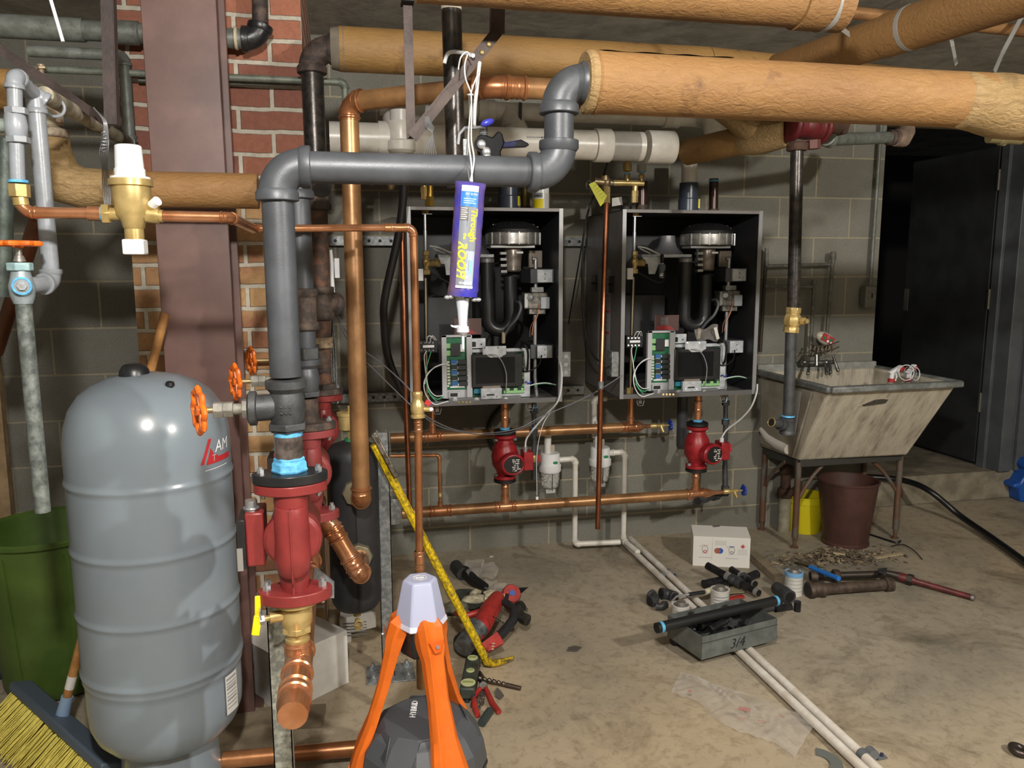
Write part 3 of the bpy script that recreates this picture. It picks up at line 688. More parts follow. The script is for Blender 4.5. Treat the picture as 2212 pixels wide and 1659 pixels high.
tee(t,(x,y,zE),(0,0,1),(.75,.65,-.1),.0345,.03,rust,'iron',run_l=1.6,br_l=1.6,label='corroded tee')
MB().cyl((x-.003,y,1.0),(x,y,zE),.030).build('lower_pipe',rustpipe,t)
coupling(t,(x-.002,y,P(685,740,y).z),(0,0,1),.030,mat('plastered_joint','97866c',.8,0,'6d5b48',60,.5,.7,80),'iron',1.2)
hexring(t,(x,y,1.0),.047,.03,rust)
# dark riser with insulated branch near the chimney
t=thing('dark_riser','glossy dark pipe with big rusty elbow beside the red chimney bricks','pipe',tuple(P(682,320,2.62)))
y=2.62; e=P(672,105,y); zi2=e.z
run(t,[P(684,385,y),e,e+V((.22,-.02,0))],.034,ironsh,'iron',fm=rust,Rk=2.2)
ringband(t,P(674,143,y),(0,0,1),.034,.008,mat('pale_thread_seal','b9ab90',.7),'thread_tape',1.06)
# second, farther insulated pipe along the ceiling
t=thing('insulated_pipe','tan insulated pipe behind the dangling hangers, running from the rusty elbow','pipe',tuple(e+V((.1,0,-.07))))
MB().cyl(e+V((.085,-.012,0)),e+V((1.3,-.02,-.0)),.066,n=48).build('insulation_jacket',ins2,t)
MB().cyl(e+V((.06,-.011,0)),e+V((.10,-.012,0)),.060,.067).build('insulation_end',mat('dusty_gray_jacket','6e675b',.8),t)
MB().cyl(e+V((1.3,-.02,0)),e+V((2.1,-.01,-.03)),.066,n=48).build('insulation_jacket',ins2,t)
# ================= hydraulic separator and its copper pipes =================
sx,sy=P(765,1130,2.56).x,2.56; sb=P(765,1318,2.56).z; stp=P(765,950,2.56).z
t=thing('hydraulic_separator','black jacketed upright separator cylinder on a white card box by the galvanized post','separator',(sx,sy,sb))
h=stp-sb; R0=.083
MB().lathe([(0,0),(.04,.004),(.066,.016),(.079,.035),(R0,.06),(R0,h-.06),(.079,h-.035),(.066,h-.016),(.03,h-.003),(0,h)],(sx,sy,sb),(0,0,1),48).build('jacket',blackfoam,t)
MB().bb((sx+.004,sy-R0-.0015,sb+.03),(sx+.008,sy-R0+.02,stp-.04)).build('seam_strip',blackm,t)
MB().cyl((sx,sy,stp-.01),(sx,sy,stp+.006),.022).build('green_washer',mat('green_gasket','2f7a52',.5),t)
MB().nut((sx,sy,stp+.0),(sx,sy,stp+.03),.012).build('vent_base',brassb,t); 
av=MB().lathe([(.014,0),(.024,.006),(.026,.012),(.026,.05),(.03,.052),(.03,.062),(.02,.066)],(sx-.014,sy,stp+.03),(0,0,1),28).build('air_vent',brassb,t)
MB().cyl((sx-.004,sy-.01,stp+.092),(sx-.004,sy-.01,stp+.115),.005).build('vent_stem',brassb,av)
MB().cyl((sx+.0,sy,sb-.02),(sx,sy,sb+.004),.012).cyl((sx+.0,sy-.01,sb-.03),(sx+.0,sy-.05,sb-.045),.009).torus((sx+.005,sy-.04,sb-.035),(0,1,0),.014,.0025).build('drain_valve',brassb,t)
for zp,px in ((P(781,1085,2.36).z,781),(P(790,1245,2.30).z,775)):
    for z_,r_,l_ in ((zp,.045,.01),): MB().lathe([(.030,0),(.042,.002),(.045,.008),(.045,.022),(.036,.026)],(sx+.01,sy-R0-.022,zp),(0,1,0),8).build('flange_nut',mat('cast_brass_gray','8d8872',.4,.6),t,bevel=.001)
rb=.027
t=thing('copper_riser','tall thick copper pipe in front of the black separator, arching over to the right','pipe',tuple(P(781,1100,2.35)))
yR=2.36; zt=P(792,222,yR).z
b0=V((P(781,1085,yR).x,yR,P(781,1085,yR).z)); top=V((b0.x,yR,zt)); far=G(1062,187,zt-.002)
xp=far+V((.30,.0,0))
run(t,[b0+V((0,.12,0)),b0,top,far,xp],rb,copperd,'copper',fm=copper,Rk=1.9,n=36)
coupling(t,far+V((.062,0,0)),(1,0,0),rb,copper,'copper',2.4)
t=thing('copper_offset','short slanting thick copper pipe from the second pump to the separator base','pipe',tuple(P(780,1255,2.3)))
q0=P(710,1128,2.33); q1=P(779,1245,2.30)
run(t,[q0+V((-.03,0,.03)),q0,q1,V((sx+.015,sy-.09,q1.z))],rb,copperb,'copper',fm=copperb,Rk=1.5)
coupling(t,q0*.8+q1*.2,(q1-q0),rb,copperb,'copper',2.)
coupling(t,q0*.25+q1*.75,(q1-q0),rb,copperb,'copper',1.8)
# ================= galvanized strut posts =================
def strut(label,x,y,z0,z1,th=.0413,face=(0,-1),m=galv,plate=False):
    t=thing('strut_post',label,'post',(x,y,z0))
    w=.0413; g=.0025; mb=MB()
    fx,fy=face
    # open channel: web plus two sides
    if fy: mb.bb((x-w/2,y-w/2,z0),(x+w/2,y-w/2+g,z1)).bb((x-w/2,y-w/2,z0),(x-w/2+g,y+w/2,z1)).bb((x+w/2-g,y-w/2,z0),(x+w/2,y+w/2,z1))
    mb.bb((x-w/2,y+w/2-g,z0),(x-w/2+.009,y+w/2,z1)).bb((x+w/2-.009,y+w/2-g,z0),(x+w/2,y+w/2,z1))
    mb.build('channel',m,t)
    return t
px_=P(840,1395,2.62)
s1=strut('tall galvanized strut post right of the black separator, bolted to the floor',P(832,1200,2.60).x,2.60,0,P(826,932,2.60).z)
x,y=P(832,1200,2.60).x,2.60
MB().bb((x-.075,y-.062,0),(x+.09,y+.062,.006)).build('base_plate',galv,s1,bevel=.001)
for dx in (-.052,.066):
    for dy in (-.04,.04): MB().cyl((x+dx,y+dy,.006),(x+dx,y+dy,.008),.015).nut((x+dx,y+dy,.008),(x+dx,y+dy,.018),.010).cyl((x+dx,y+dy,.018),(x+dx,y+dy,.028),.006).build('anchor_bolt',chrome,s1)
MB().bb((x+.022,y-.02,P(850,1130,2.6).z),(x+.052,y+.02,P(850,1075,2.6).z)).build('bracket',galv,s1,bevel=.002)
x2=P(613,1600,1.72).x
s2=strut('near galvanized strut post with rough dull face behind the copper end cap',x2,1.715,0,P(600,1255,1.72).z,m=mat('rough_galvanized','9c9e94',.65,.1,'6f7069',70,.5,.5,160))
# bracket holding the pump row
tb=thing('angle_bracket','shiny zinc angle bracket sticking out under the near pump flange','bracket',tuple(P(690,1290,1.72)))
a=P(655,1290,1.68); 
MB().hexa([P(640,1294,1.66),P(722,1292,1.66),P(722,1292,1.80),P(660,1250,1.80),P(640,1291,1.66),P(722,1289,1.66),P(722,1289,1.80),P(660,1247,1.80)]).build('shelf',chrome,tb)
MB().hexa([P(680,1222,1.74),P(722,1256,1.74),P(722,1292,1.66),P(672,1292,1.66),P(680,1222,1.745),P(722,1256,1.745),P(722,1292,1.665),P(672,1292,1.665)]).build('gusset',chrome,tb)
# ================= the two opened wall boilers =================
def Q(x,y,dep): return P(1240+.3437*x,330+.3437*y,dep)
BX,BY,BZ,BW,BH,BD=1.155,3.2,.835,.645,.808,.5
bo=thing('wall_boiler','right one of two opened wall boilers, front off, green board and dark display inside','boiler',(BX,BY,BZ),'opened wall boilers side by side')
g=.008
def panel(a,b,name,m,bev=.0,par=None): return MB().bb(a,b).build(name,m,par or bo,bevel=bev)
panel((BX,BY,BZ),(BX+g,BY+BD,BZ+BH),'side_panel',casing); panel((BX+BW-g,BY,BZ),(BX+BW,BY+BD,BZ+BH),'side_panel',casing)
panel((BX,BY,BZ+BH-g),(BX+BW,BY+BD,BZ+BH),'top_panel',casing); panel((BX,BY,BZ),(BX+BW,BY+BD,BZ+g),'bottom_panel',casing)
panel((BX,BY+BD-g,BZ),(BX+BW,BY+BD,BZ+BH),'back_panel',casein)
panel((BX+g,BY+.02,BZ+g),(BX+g+.003,BY+BD-g,BZ+BH-g),'inner_lining',casein); panel((BX+BW-g-.003,BY+.02,BZ+g),(BX+BW-g,BY+BD-g,BZ+BH-g),'inner_lining',mat('boiler_inner_side','2c2c2f',.5,.2))
panel((BX+g,BY+.02,BZ+BH-g-.003),(BX+BW-g,BY+BD-g,BZ+BH-g),'inner_lining',casein)
lw=.018
panel((BX,BY-.002,BZ),(BX+lw,BY+.004,BZ+BH),'front_edge',lip,.001); panel((BX+BW-lw,BY-.002,BZ),(BX+BW,BY+.004,BZ+BH),'front_edge',lip,.001)
panel((BX+lw,BY-.002,BZ),(BX+BW-lw,BY+.02,BZ+.02),'front_edge',mat('boiler_edge_gray','6a6a6c',.35,.4),.001); panel((BX+lw,BY-.002,BZ+BH-.014),(BX+BW-lw,BY+.004,BZ+BH),'front_edge',casing,.001)
# label and handles on the outer left side
lb=panel((BX-.0008,BY+.14,BZ+.12),(BX,BY+.31,BZ+.56),'instruction_label',mat('gray_instruction_label','8f9094',.5))
rr=random.Random(5)
for i in range(17):
    z=BZ+.15+i*.024; y0=BY+.15
    MB().bb((BX-.0014,y0,z),(BX-.0008,y0+.05+rr.random()*.09,z+(.010 if i in (5,9) else .005))).build('label_print',inkred if i in (5,9,12) else paperb,lb)
for y0 in (BY+.09,BY+.335):
    hl=MB().bb((BX-.004,y0,BZ+.455),(BX,y0+.065,BZ+.53)).build('side_handle',black,bo,bevel=.003)
    MB().bb((BX-.008,y0+.006,BZ+.488),(BX-.003,y0+.059,BZ+.498)).build('handle_lip',blackm,hl)
# hinge brackets on the right inner wall
for zz in (BZ+.50,BZ+.175):
    hbk=MB().bb((BX+BW-.115,BY+.10,zz),(BX+BW-g-.003,BY+.30,zz+.062)).build('door_bracket',mat('dark_zinc','55585d',.35,.6),bo,bevel=.002)
    MB().bb((BX+BW-.088,BY+.085,zz+.004),(BX+BW-.022,BY+.10,zz+.058)).build('bracket_plate',sheet,hbk,bevel=.001)
    for k in (.018,.04): MB().cyl((BX+BW-.055,BY+.084,zz+k),(BX+BW-.055,BY+.0855,zz+k),.0025,n=10).build('rivet_hole',inkblk,hbk)
# heat exchanger drum with insulating jacket
mb=MB(); hx=(BX+.24,BY+.36,BZ+.13)
MB().lathe([(0,0),(.10,0),(.115,.02),(.115,.29),(.10,.31),(0,.31)],hx,(0,0,1),40).build('heat_exchanger',mat('exchanger_black','222224',.5,.1,'2b2b2d',10,.4,.2,60),bo)
MB().bb((BX+.10,BY+.235,BZ+.13),(BX+.235,BY+.25,BZ+.44)).bb((BX+.235,BY+.237,BZ+.30),(BX+.30,BY+.25,BZ+.44)).build('exchanger_cover',mat('exchanger_black','222224'),bo,bevel=.002)
MB().lathe([(.075,0),(.07,.01),(.045,.035),(.036,.06),(.034,.085),(0,.085)],Q(585,640,3.45),(0,0,1),32).build('burner_funnel',mat('dull_aluminum','77777a',.4,.3),bo)
pz=Q(570,650,3.36)
MB().bb((Q(420,650,3.34).x,3.33,pz.z-.006),(Q(735,650,3.34).x,3.45,pz.z+.008)).build('mounting_plate',sheet,bo,bevel=.002)
MB().prism([(0,0),(.10,0),(.10,-.035),(.075,-.035),(.06,-.075),(.03,-.075),(.025,-.03),(0,-.025)],Q(430,655,3.325),(1,0,0),(0,0,1),.004).build('plate_tab',sheet,bo,bevel=.001)
ac=MB().box(Q(553,740,3.30),(.024,.025,.055)).build('actuator',mat('slate_actuator','4b545e',.4),bo,bevel=.003)
MB().torus(Q(553,772,3.285),(0,1,0),.010,.002).build('actuator_ring',stainl,ac); MB().cyl(Q(552,770,3.288),Q(552,770,3.284),.005).build('actuator_button',white,ac)
MB().cyl(Q(553,690,3.3),Q(553,640,3.31),.008).build('actuator_neck',blackm,ac)
# fan: ribbed aluminium drum lying level, black motor on top
fc=Q(835,548,3.38); fr_=(Q(990,548,3.38).x-Q(680,548,3.38).x)/2
mb=MB(); h=.026
mb.lathe([(0,-h),(fr_-.004,-h),(fr_,-h+.004),(fr_,h-.004),(fr_-.004,h),(0,h)],fc,(0,0,1),48).build('fan_housing',alum,bo)
fh=bo.children[-1] if False else None
for k in range(7):
    a=R(-150+k*20); MB().bar(fc+V((math.cos(a)*fr_,math.sin(a)*fr_,-h)),fc+V((math.cos(a)*fr_,math.sin(a)*fr_,h)),.005,.006,(math.cos(a),math.sin(a),0)).build('housing_rib',stainl,bo)
MB().lathe([(fr_*.95,0),(fr_*.95,.012),(fr_*.8,.03),(fr_*.5,.045),(0,.05)],fc+V((0,0,h)),(0,0,1),36).build('fan_motor',blackm,bo)
for k in range(10):
    a=R(-175+k*17); MB().bar(fc+V((math.cos(a)*fr_*.93,math.sin(a)*fr_*.93,h+.004)),fc+V((math.cos(a)*fr_*.72,math.sin(a)*fr_*.72,h+.036)),.004,.006).build('motor_fin',black,bo)
MB().bb(Q(735,600,3.30),V((Q(945,590,3.36).x,3.40,Q(945,586,3.30).z))).build('clamp_plate',stainl,bo,bevel=.001)
bc0=Q(838,605,3.37); bc1=Q(838,765,3.37)
vt=MB().lathe([(.036,0),(.038,.005),(.035,.04),(.033,.075),(.034,.092),(.028,.098)],bc0,(0,0,-1),36).build('venturi_body',mat('bronze_gray_casting','9a9188',.3,.35,'6f675f',30,.4),bo)
for k in range(4): MB().bb(Q(778,625+k*36,3.33),Q(805,640+k*36,3.34)+V((0,.02,0))).build('venturi_rib',stainl,vt)
MB().bb(Q(868,622,3.331),Q(905,634,3.332)+V((0,.004,0))).build('venturi_label',white,vt)
MB().lathe([(.028,0),(.031,.004),(.031,.014),(.024,.02)],bc1+V((0,0,.004)),(0,0,-1),28).build('hose_cuff',blackm,bo)
# U-shaped air hose
pA=Q(702,668,3.33); pB=Q(828,770,3.33); bot=Q(765,1070,3.33); rU=(pB.x-pA.x)/2; zc=bot.z+rU*.72
pts=[pA]+[V((pA.x,pA.y,pA.z+(zc-pA.z)*k/4)) for k in (1,2,3)]+[V((pA.x+rU-rU*math.cos(a),pA.y,zc-rU*math.sin(a))) for a in [PI*k/14 for k in range(15)]]+[V((pB.x,pB.y,zc+(pB.z-zc)*k/4)) for k in (1,2,3)]+[pB]
MB().tube(pts,.029,28).build('air_hose',mat('black_rubber_duct','1d1e20',.33,0,'26272a',10,.4),bo)
MB().lathe([(.027,0),(.03,.003),(.03,.018),(.027,.02)],pA+V((0,0,.005)),(0,0,-1),28).build('hose_clamp',mat('pale_gray_ring','85878a',.4,.5),bo)
# slotted bracket and gas train on the right
MB().bb(Q(915,615,3.40),Q(982,720,3.41)+V((0,.012,0))).build('gas_bracket',mat('tan_metal_bracket','8a8076',.35,.3),bo,bevel=.004)
gx=Q(975,665,3.33); gl=Q(968,870,3.33); g2=Q(960,1000,3.33); g3=Q(945,1370,3.33); g4=Q(952,1480,3.33)
MB().tube([gx+V((-.015,0,0)),gx,gx+V((.0,0,-.02)),gl],.0088,14).build('gas_tube',stainl,bo)
MB().bb(Q(957,772,3.32),Q(992,784,3.34)).build('tube_clip',chrome,bo); MB().bb(Q(955,835,3.31),Q(1000,862,3.34)).build('tube_clip',chrome,bo)
gv=MB().bb(Q(915,868,3.30),Q(1003,960,3.36)).build('gas_valve',mat('cast_gas_valve','8a867e',.35,.4,'4c4a47',40,.5,.3),bo,bevel=.004)
MB().cyl(Q(952,895,3.30),Q(952,895,3.285),.012).cyl(Q(952,895,3.285),Q(952,895,3.281),.006).build('valve_cap',chrome,gv)
MB().bb(Q(918,875,3.295),Q(930,955,3.30)).build('valve_edge',stainl,gv); MB().bb(Q(1010,893,3.29),Q(1042,962,3.315)).build('valve_coil',mat('pale_gray_plastic','9a9fa6',.4),gv,bevel=.004)
MB().bb(Q(935,960,3.31),Q(1000,992,3.35)).build('valve_flange',mat('cast_gas_valve','77736c'),gv,bevel=.002)
MB().tube([g2,g2+(g3-g2)*.9,g3,g4],.0085,14).build('gas_tube',stainl,bo)
wire([Q(1000,930,3.29),Q(985,1000,3.30),Q(958,1060,3.30),Q(945,1120,3.31)],.0018,mat('orange_wire','c98a63',.5),'wire',bo)
wire([Q(1005,930,3.29),Q(975,1010,3.30),Q(940,1070,3.31),Q(932,1130,3.31)],.0016,mat('brown_wire','7b5548',.5),'wire',bo)
# left water tubes and brass valve
wt=Q(383,560,3.27)
MB().cyl(Q(383,365,3.27),Q(380,500,3.27),.0062).cyl(Q(380,500,3.27),Q(378,620,3.27),.0075).build('water_tube',stainl,bo)
MB().cyl(Q(372,780,3.27),Q(352,1480,3.27),.0075).build('water_tube',mat('tarnished_steel_tube','b1a48c',.25,.95),bo)
bv=MB().lathe([(.011,0),(.015,.003),(.015,.018),(.011,.021),(.011,.028),(.017,.036),(.018,.05),(.014,.062),(.011,.066),(.011,.075),(.017,.078),(.017,.095),(.013,.098)],Q(381,617,3.27),(0,0,-1),8).build('brass_valve',brassb,bo)
MB().cyl(Q(385,695,3.27),Q(418,690,3.30),.014).nut(Q(418,690,3.30),Q(432,690,3.31),.018).build('side_port',brassb,bv)
MB().nut(Q(385,360,3.27),Q(385,398,3.27),.016).build('top_fitting',brass,bo); MB().bb(Q(372,398,3.26),Q(415,402,3.28)).build('fitting_clip',stainl,bo)
MB().bb(Q(336,725,3.24),Q(350,795,3.28)).build('white_clip',white,bo)
MB().nut(Q(348,1475,3.27),Q(347,1520,3.27),.016).build('bottom_fitting',brass,bo)
# terminal block with jumper wires
tbk=MB().bb(Q(330,1150,3.25),Q(420,1220,3.275)).build('terminal_block',blackm,bo,bevel=.002)
MB().bb(Q(352,1180,3.243),Q(412,1192,3.25)).build('white_strip',white,tbk)
for k in range(4):
    for z in (1165,1210): MB().cyl(Q(342+k*22,z,3.25),Q(342+k*22,z,3.246),.004,n=10).build('terminal_screw',stainl,tbk)
for k in (0,1): wire([Q(375+k*20,1165,3.24),Q(390+k*20,1130,3.22),Q(408+k*14,1125,3.22),Q(420+k*8,1150,3.25)],.0016,white,'jumper_wire',tbk)
# control tray
tx0=Q(466,1120,3.24); 
MB().bb(Q(470,1124,3.243),Q(612,1492,3.255)+V((0,.0,0))).build('board_tray',mat('tray_gray_plastic','aeb0b4',.45),bo,bevel=.002)
for a,b in (((466,1120),(620,1128)),((466,1120),(474,1492)),((606,1120),(616,1492))): MB().bb(Q(a[0],a[1],3.225),Q(b[0],b[1],3.245)).build('tray_rim',mat('tray_gray_plastic','9a9ca0'),bo,bevel=.001)
pb=MB().bb(Q(477,1130,3.238),Q(600,1440,3.243)).build('circuit_board',pcb,bo)
rr=random.Random(9)
def chip(x0,y0,x1,y1,m,par,d0=3.228,d1=3.238,nm='chip'): return MB().bb(Q(x0,y0,d0),Q(x1,y1,d1)).build(nm,m,par)
relay=mat('dark_relay','23262b',.4); chipg=mat('pale_green_connector','86b97c',.5); chipb=mat('blue_capacitor','2a5f9c',.4)
chip(480,1170,512,1196,chipg,pb); chip(480,1212,510,1240,chipg,pb); chip(518,1170,562,1240,relay,pb,3.222); chip(572,1175,584,1215,white,pb,3.22)
for k in range(8): chip(488,1275+k*18,500,1285+k*18,mat('pale_screw_terminal','c8c5b5',.4),pb,3.232,nm='screw_terminal')
for k in range(5):
    chip(512,1268+k*32,542,1288+k*32,chipb if k%2==0 else relay,pb); chip(556,1268+k*32,596,1290+k*32,relay,pb,3.224); chip(514,1290+k*32,540,1293+k*32,white,pb,3.234,nm='resistor'); chip(546,1272+k*34,553,1284+k*34,white,pb,3.23,nm='resistor')
MB().cyl(Q(488,1422,3.238),Q(488,1422,3.2365),.004,n=16).build('board_print',inkwhite,pb)
MB().bb(Q(500,1425,3.236),Q(580,1430,3.238)).build('board_print',inkwhite,pb)
MB().bb(Q(492,1458,3.232),Q(550,1490,3.243)).build('switch_frame',mat('tray_gray_plastic','9a9ca0'),bo,bevel=.001); MB().bb(Q(502,1466,3.229),Q(540,1483,3.233)).build('rocker_switch',black,bo)
MB().bb(Q(606,1140,3.24),Q(700,1195,3.25)).build('cover_bracket',sheet,bo,bevel=.001); MB().bb(Q(615,1160,3.237),Q(650,1188,3.241)).build('bracket_opening',blackm,bo); MB().cyl(Q(684,1174,3.24),Q(684,1174,3.237),.003,n=10).build('bracket_hole',inkblk,bo)
pb2=MB().bb(Q(620,1215,3.25),Q(925,1475,3.256)).build('circuit_board',pcb,bo)
for a,b in (((616,1205),(932,1213)),((924,1205),(934,1480)),((780,1472),(932,1482))): MB().bb(Q(a[0],a[1],3.235),Q(b[0],b[1],3.256)).build('board_rim',sheet,bo,bevel=.001)
for k in range(9):
    chip(897,1250+k*23,908,1264+k*23,chipg if k%3 else relay,pb2,3.243,3.25); chip(911,1252+k*23,919,1268+k*23,chipg if k%2 else white,pb2,3.245,3.25)
for k in range(11): chip(650+k*20,1212,662+k*20,1230,relay if k%2 else black,pb2,3.236,3.25)
for k in range(5): chip(790+k*22,1436,803+k*22,1450+(k%2)*14,chipg if k%2 else relay,pb2,3.24,3.25)
chip(636,1440,668,1465,mat('blue_green_patch','1f6f86',.5),pb2)
MB().bb(Q(800,1452,3.236),Q(916,1460,3.25)).build('ribbon_connector',chipg,pb2)
dsp=MB().bb(Q(636,1235,3.215),Q(893,1418,3.25)).build('display_case',black,bo,bevel=.003)
MB().bb(Q(658,1254,3.2135),Q(872,1402,3.2155)).build('display_screen',glassblk,dsp)
MB().prism([(0,0),(.10,0),(.10,-.035),(.085,-.042),(.08,-.048),(.03,-.048),(.015,-.035),(0,-.035)],Q(698,1186,3.215),(1,0,0),(0,0,1),.003).build('upper_tab',sheet,bo,bevel=.001)
for x_ in (712,788): MB().cyl(Q(x_,1194,3.2125),Q(x_,1194,3.2085),.004,n=12).build('tab_screw',stainl,bo)
lt=MB().bb(Q(684,1438,3.205),Q(790,1495,3.22)).build('lower_tab',sheet,bo,bevel=.001)
MB().bb(Q(692,1424,3.21),Q(784,1438,3.222)).build('tab_fold',mat('tan_metal_bracket','8a8076'),lt); MB().bb(Q(716,1472,3.203),Q(757,1478,3.206)).build('tab_slot',inkblk,lt)
for x_ in (702,772): MB().cyl(Q(x_,1484,3.205),Q(x_,1484,3.202),.003,n=10).build('tab_screw',stainl,lt)
MB().bb(Q(500,1496,3.21),Q(895,1512,3.225)).build('tray_rail',mat('rail_gray','6f7072',.4,.3),bo,bevel=.001)
for k in range(4): MB().cyl(Q(561+k*21,1519,3.21),Q(561+k*21,1519,3.192),.0045,n=12).build('brass_screw',brassb,bo)
for x_ in (535,655,820): MB().lathe([(.010,0),(.010,.002),(.004,.003)],Q(x_,1504,3.208),(0,-1,0),16).build('rail_clip',stainl,bo)
# warning label on the drum
wl=MB().bb(Q(507,1022,3.318),Q(655,1116,3.322)).build('warning_label',mat('clear_red_label','5a4441',.3),bo)
for k in range(5): MB().bb(Q(545,1036+k*10,3.3165),Q(590,1039+k*10,3.318)).build('label_print',paperb,wl)
for k in range(3): MB().bb(Q(522,1088+k*9,3.3165),Q(600+k*14,1092+k*9,3.318)).build('label_print',inkred,wl)
# wires
whitew2=white; gw=mat('green_wire','4fa97a',.4)
wire([Q(470,1290,3.22),Q(430,1310,3.20),Q(395,1350,3.19),Q(375,1400,3.18),Q(378,1460,3.18),Q(400,1510,3.19),Q(430,1532,3.19),Q(470,1522,3.19),Q(500,1512,3.20)],.0024,white,'wire',bo)
wire([Q(500,1290,3.215),Q(455,1300,3.20),Q(415,1325,3.19),Q(390,1360,3.18),Q(378,1410,3.18)],.002,white,'wire',bo)
wire([Q(470,1478,3.21),Q(430,1480,3.20),Q(400,1450,3.20),Q(385,1400,3.2),Q(368,1300,3.22),Q(360,1240,3.24),Q(370,1215,3.25)],.002,white,'wire',bo)
wire([Q(395,1215,3.25),Q(385,1270,3.23),Q(372,1330,3.22),Q(380,1400,3.2),Q(400,1470,3.2),Q(440,1500,3.2),Q(470,1480,3.21)],.002,gw,'wire',bo)
wire([Q(500,1525,3.2),Q(460,1528,3.2),Q(420,1500,3.2),Q(385,1450,3.2)],.002,gw,'wire',bo)
wire([Q(735,1235,3.205),Q(780,1240,3.195),Q(815,1280,3.19),Q(835,1350,3.19),Q(828,1430,3.20),Q(815,1465,3.22)],.002,mat('gray_cord','8f9194',.4),'wire',bo)
wire([Q(940,1422,3.24),Q(985,1410,3.23),Q(1040,1405,3.24),Q(1100,1420,3.27)],.002,white,'wire',bo)
wire([Q(940,1424,3.24),Q(985,1414,3.235),Q(1040,1409,3.245),Q(1100,1424,3.27)],.0018,gw,'wire',bo)
wire([Q(870,925,3.30),Q(895,925,3.27),Q(905,960,3.26),Q(880,1020,3.26),Q(830,1070,3.28),Q(795,1120,3.30),Q(785,1160,3.31)],.0065,mat('gray_rubber_tube','4e5256',.4),'drain_tube',bo,n=10)
MB().cyl(Q(790,1105,3.295),Q(782,1165,3.31),.008).build('tube_end',mat('tan_tube_end','a79a84',.4),bo)
wire([Q(400,750,3.28),Q(470,790,3.27),Q(530,815,3.26),Q(565,800,3.27),Q(570,740,3.29)],.0035,blackm,'cable',bo,n=8)
wire([Q(400,590,3.28),Q(450,598,3.27),Q(500,620,3.27),Q(540,640,3.28)],.004,mat('light_gray_cable','a9abab',.4),'cable',bo,n=8)
wire([Q(405,595,3.29),Q(440,615,3.28),Q(480,632,3.29)],.003,mat('light_gray_cable','a9abab'),'cable',bo,n=8)
wire([Q(905,1195,3.23),Q(940,1180,3.20),Q(958,1220,3.20),Q(950,1300,3.21),Q(935,1330,3.24)],.005,blackm,'cable',bo,n=8)
wire([Q(905,1330,3.24),Q(950,1335,3.22),Q(1000,1300,3.24),Q(1010,1240,3.27)],.003,blackm,'cable',bo,n=8)
wire([Q(920,1405,3.24),Q(935,1398,3.22),Q(948,1408,3.22),Q(960,1398,3.23)],.003,mat('blue_wire','2a3f9c',.4),'wire',bo)
wire([Q(880,490,3.36),Q(920,478,3.34),Q(960,485,3.34),Q(985,475,3.36)],.003,mat('tan_wire','a98a5c',.5),'wire',bo)
for (bx_,bz_) in ((.115,-.018),(.515,-.018)):
    lc=thing if False else None
    q=V((BX+bx_,BY+.05,BZ)); MB().tube([q+V((-.013,0,-.004)),q+V((-.017,-.004,-.02)),q+V((-.011,-.006,-.040)),q+V((.011,-.006,-.040)),q+V((.017,-.004,-.02)),q+V((.013,0,-.004))],.0018,6).build('latch_wire',chrome,bo)
    MB().bb(q+V((-.009,-.003,-.034)),q+V((.009,.004,0))).build('latch_body',mat('latch_steel','6f6a64',.35,.8),bo,bevel=.002)
MB().bb((BX+.20,BY+.05,BZ-.006),(BX+.36,BY+.2,BZ)).build('base_plate',mat('tan_metal_bracket','8a8076'),bo)
b2=copy_tree(bo); b2.location=(.252,BY,BZ); b2['label']='left one of two opened wall boilers, partly behind the blue caulk cartridge'
# bag and clip of papers in the right boiler only
t=thing('parts_bag','clear plastic parts bag with white tag tucked above the right boiler display','bag',tuple(Q(850,1180,3.22)))
MB().grid(lambda a,b:Q(775+a*130-20*b*(1-a),1180-(60+45*a)*b+8*math.sin(a*9+b*4),3.22+.012*math.sin(a*7)*math.cos(b*5)),14,8).build('bag_film',film,t)
MB().hexa([Q(878,1100,3.20),Q(897,1095,3.20),Q(915,1168,3.20),Q(896,1175,3.20),Q(878,1100,3.203),Q(897,1095,3.203),Q(915,1168,3.203),Q(896,1175,3.203)]).build('paper_tag',paper,t)
# wall rails that carry the boilers
for lab,z,x0,x1 in (('upper slotted galvanized rail on the wall running behind the boilers',1.525,-.06,1.15),('lower slotted galvanized rail on the wall running behind the boilers',.80,-.06,1.15)):
    t=thing('wall_rail',lab,'rail',(x0,3.71,z-.02)); mb=MB()
    mb.bb((x0,3.705,z-.0206),(x1,3.7075,z+.0206)).bb((x0,3.7075,z-.0206),(x1,3.755,z-.018)).bb((x0,3.7075,z+.018),(x1,3.755,z+.0206)).build('channel',galv,t)
    for k in range(int((x1-x0)/.05)): MB().lathe([(.0075,0),(.0075,.0012)],(x0+.03+k*.05,3.705,z),(0,-1,0),12).build('slot',inkblk,t)
# ================= copper headers, pumps under the boilers =================
yh=3.36; zl=P(1500,1068,yh).z; rl_=.0235
t=thing('copper_header','lower long copper header along the block wall under both boilers','pipe',tuple(P(920,1103,yh)),'copper headers under the boilers')
lx0=P(868,1105,yh).x; lx1=P(1502,1068,yh).x
zl=(P(920,1103,yh).z+P(1480,1071,yh).z)/2
MB().cyl((lx0,yh,zl),(lx1+.03,yh,zl),rl_,n=32).build('pipe',copperd,t)
X1=P(1091,1085,yh).x; X2=P(1502,1062,yh).x; Xs=P(951,1098,yh).x
tee(t,(X1,yh,zl),(1,0,0),(0,0,1),rl_,.0165,copperb,'copper',run_l=2.2); tee(t,(X2,yh,zl),(1,0,0),(0,0,1),rl_,.0165,copperb,'copper',run_l=2.0); tee(t,(Xs,yh,zl),(1,0,0),(0,0,1),rl_,.010,copper,'copper',run_l=2.2)
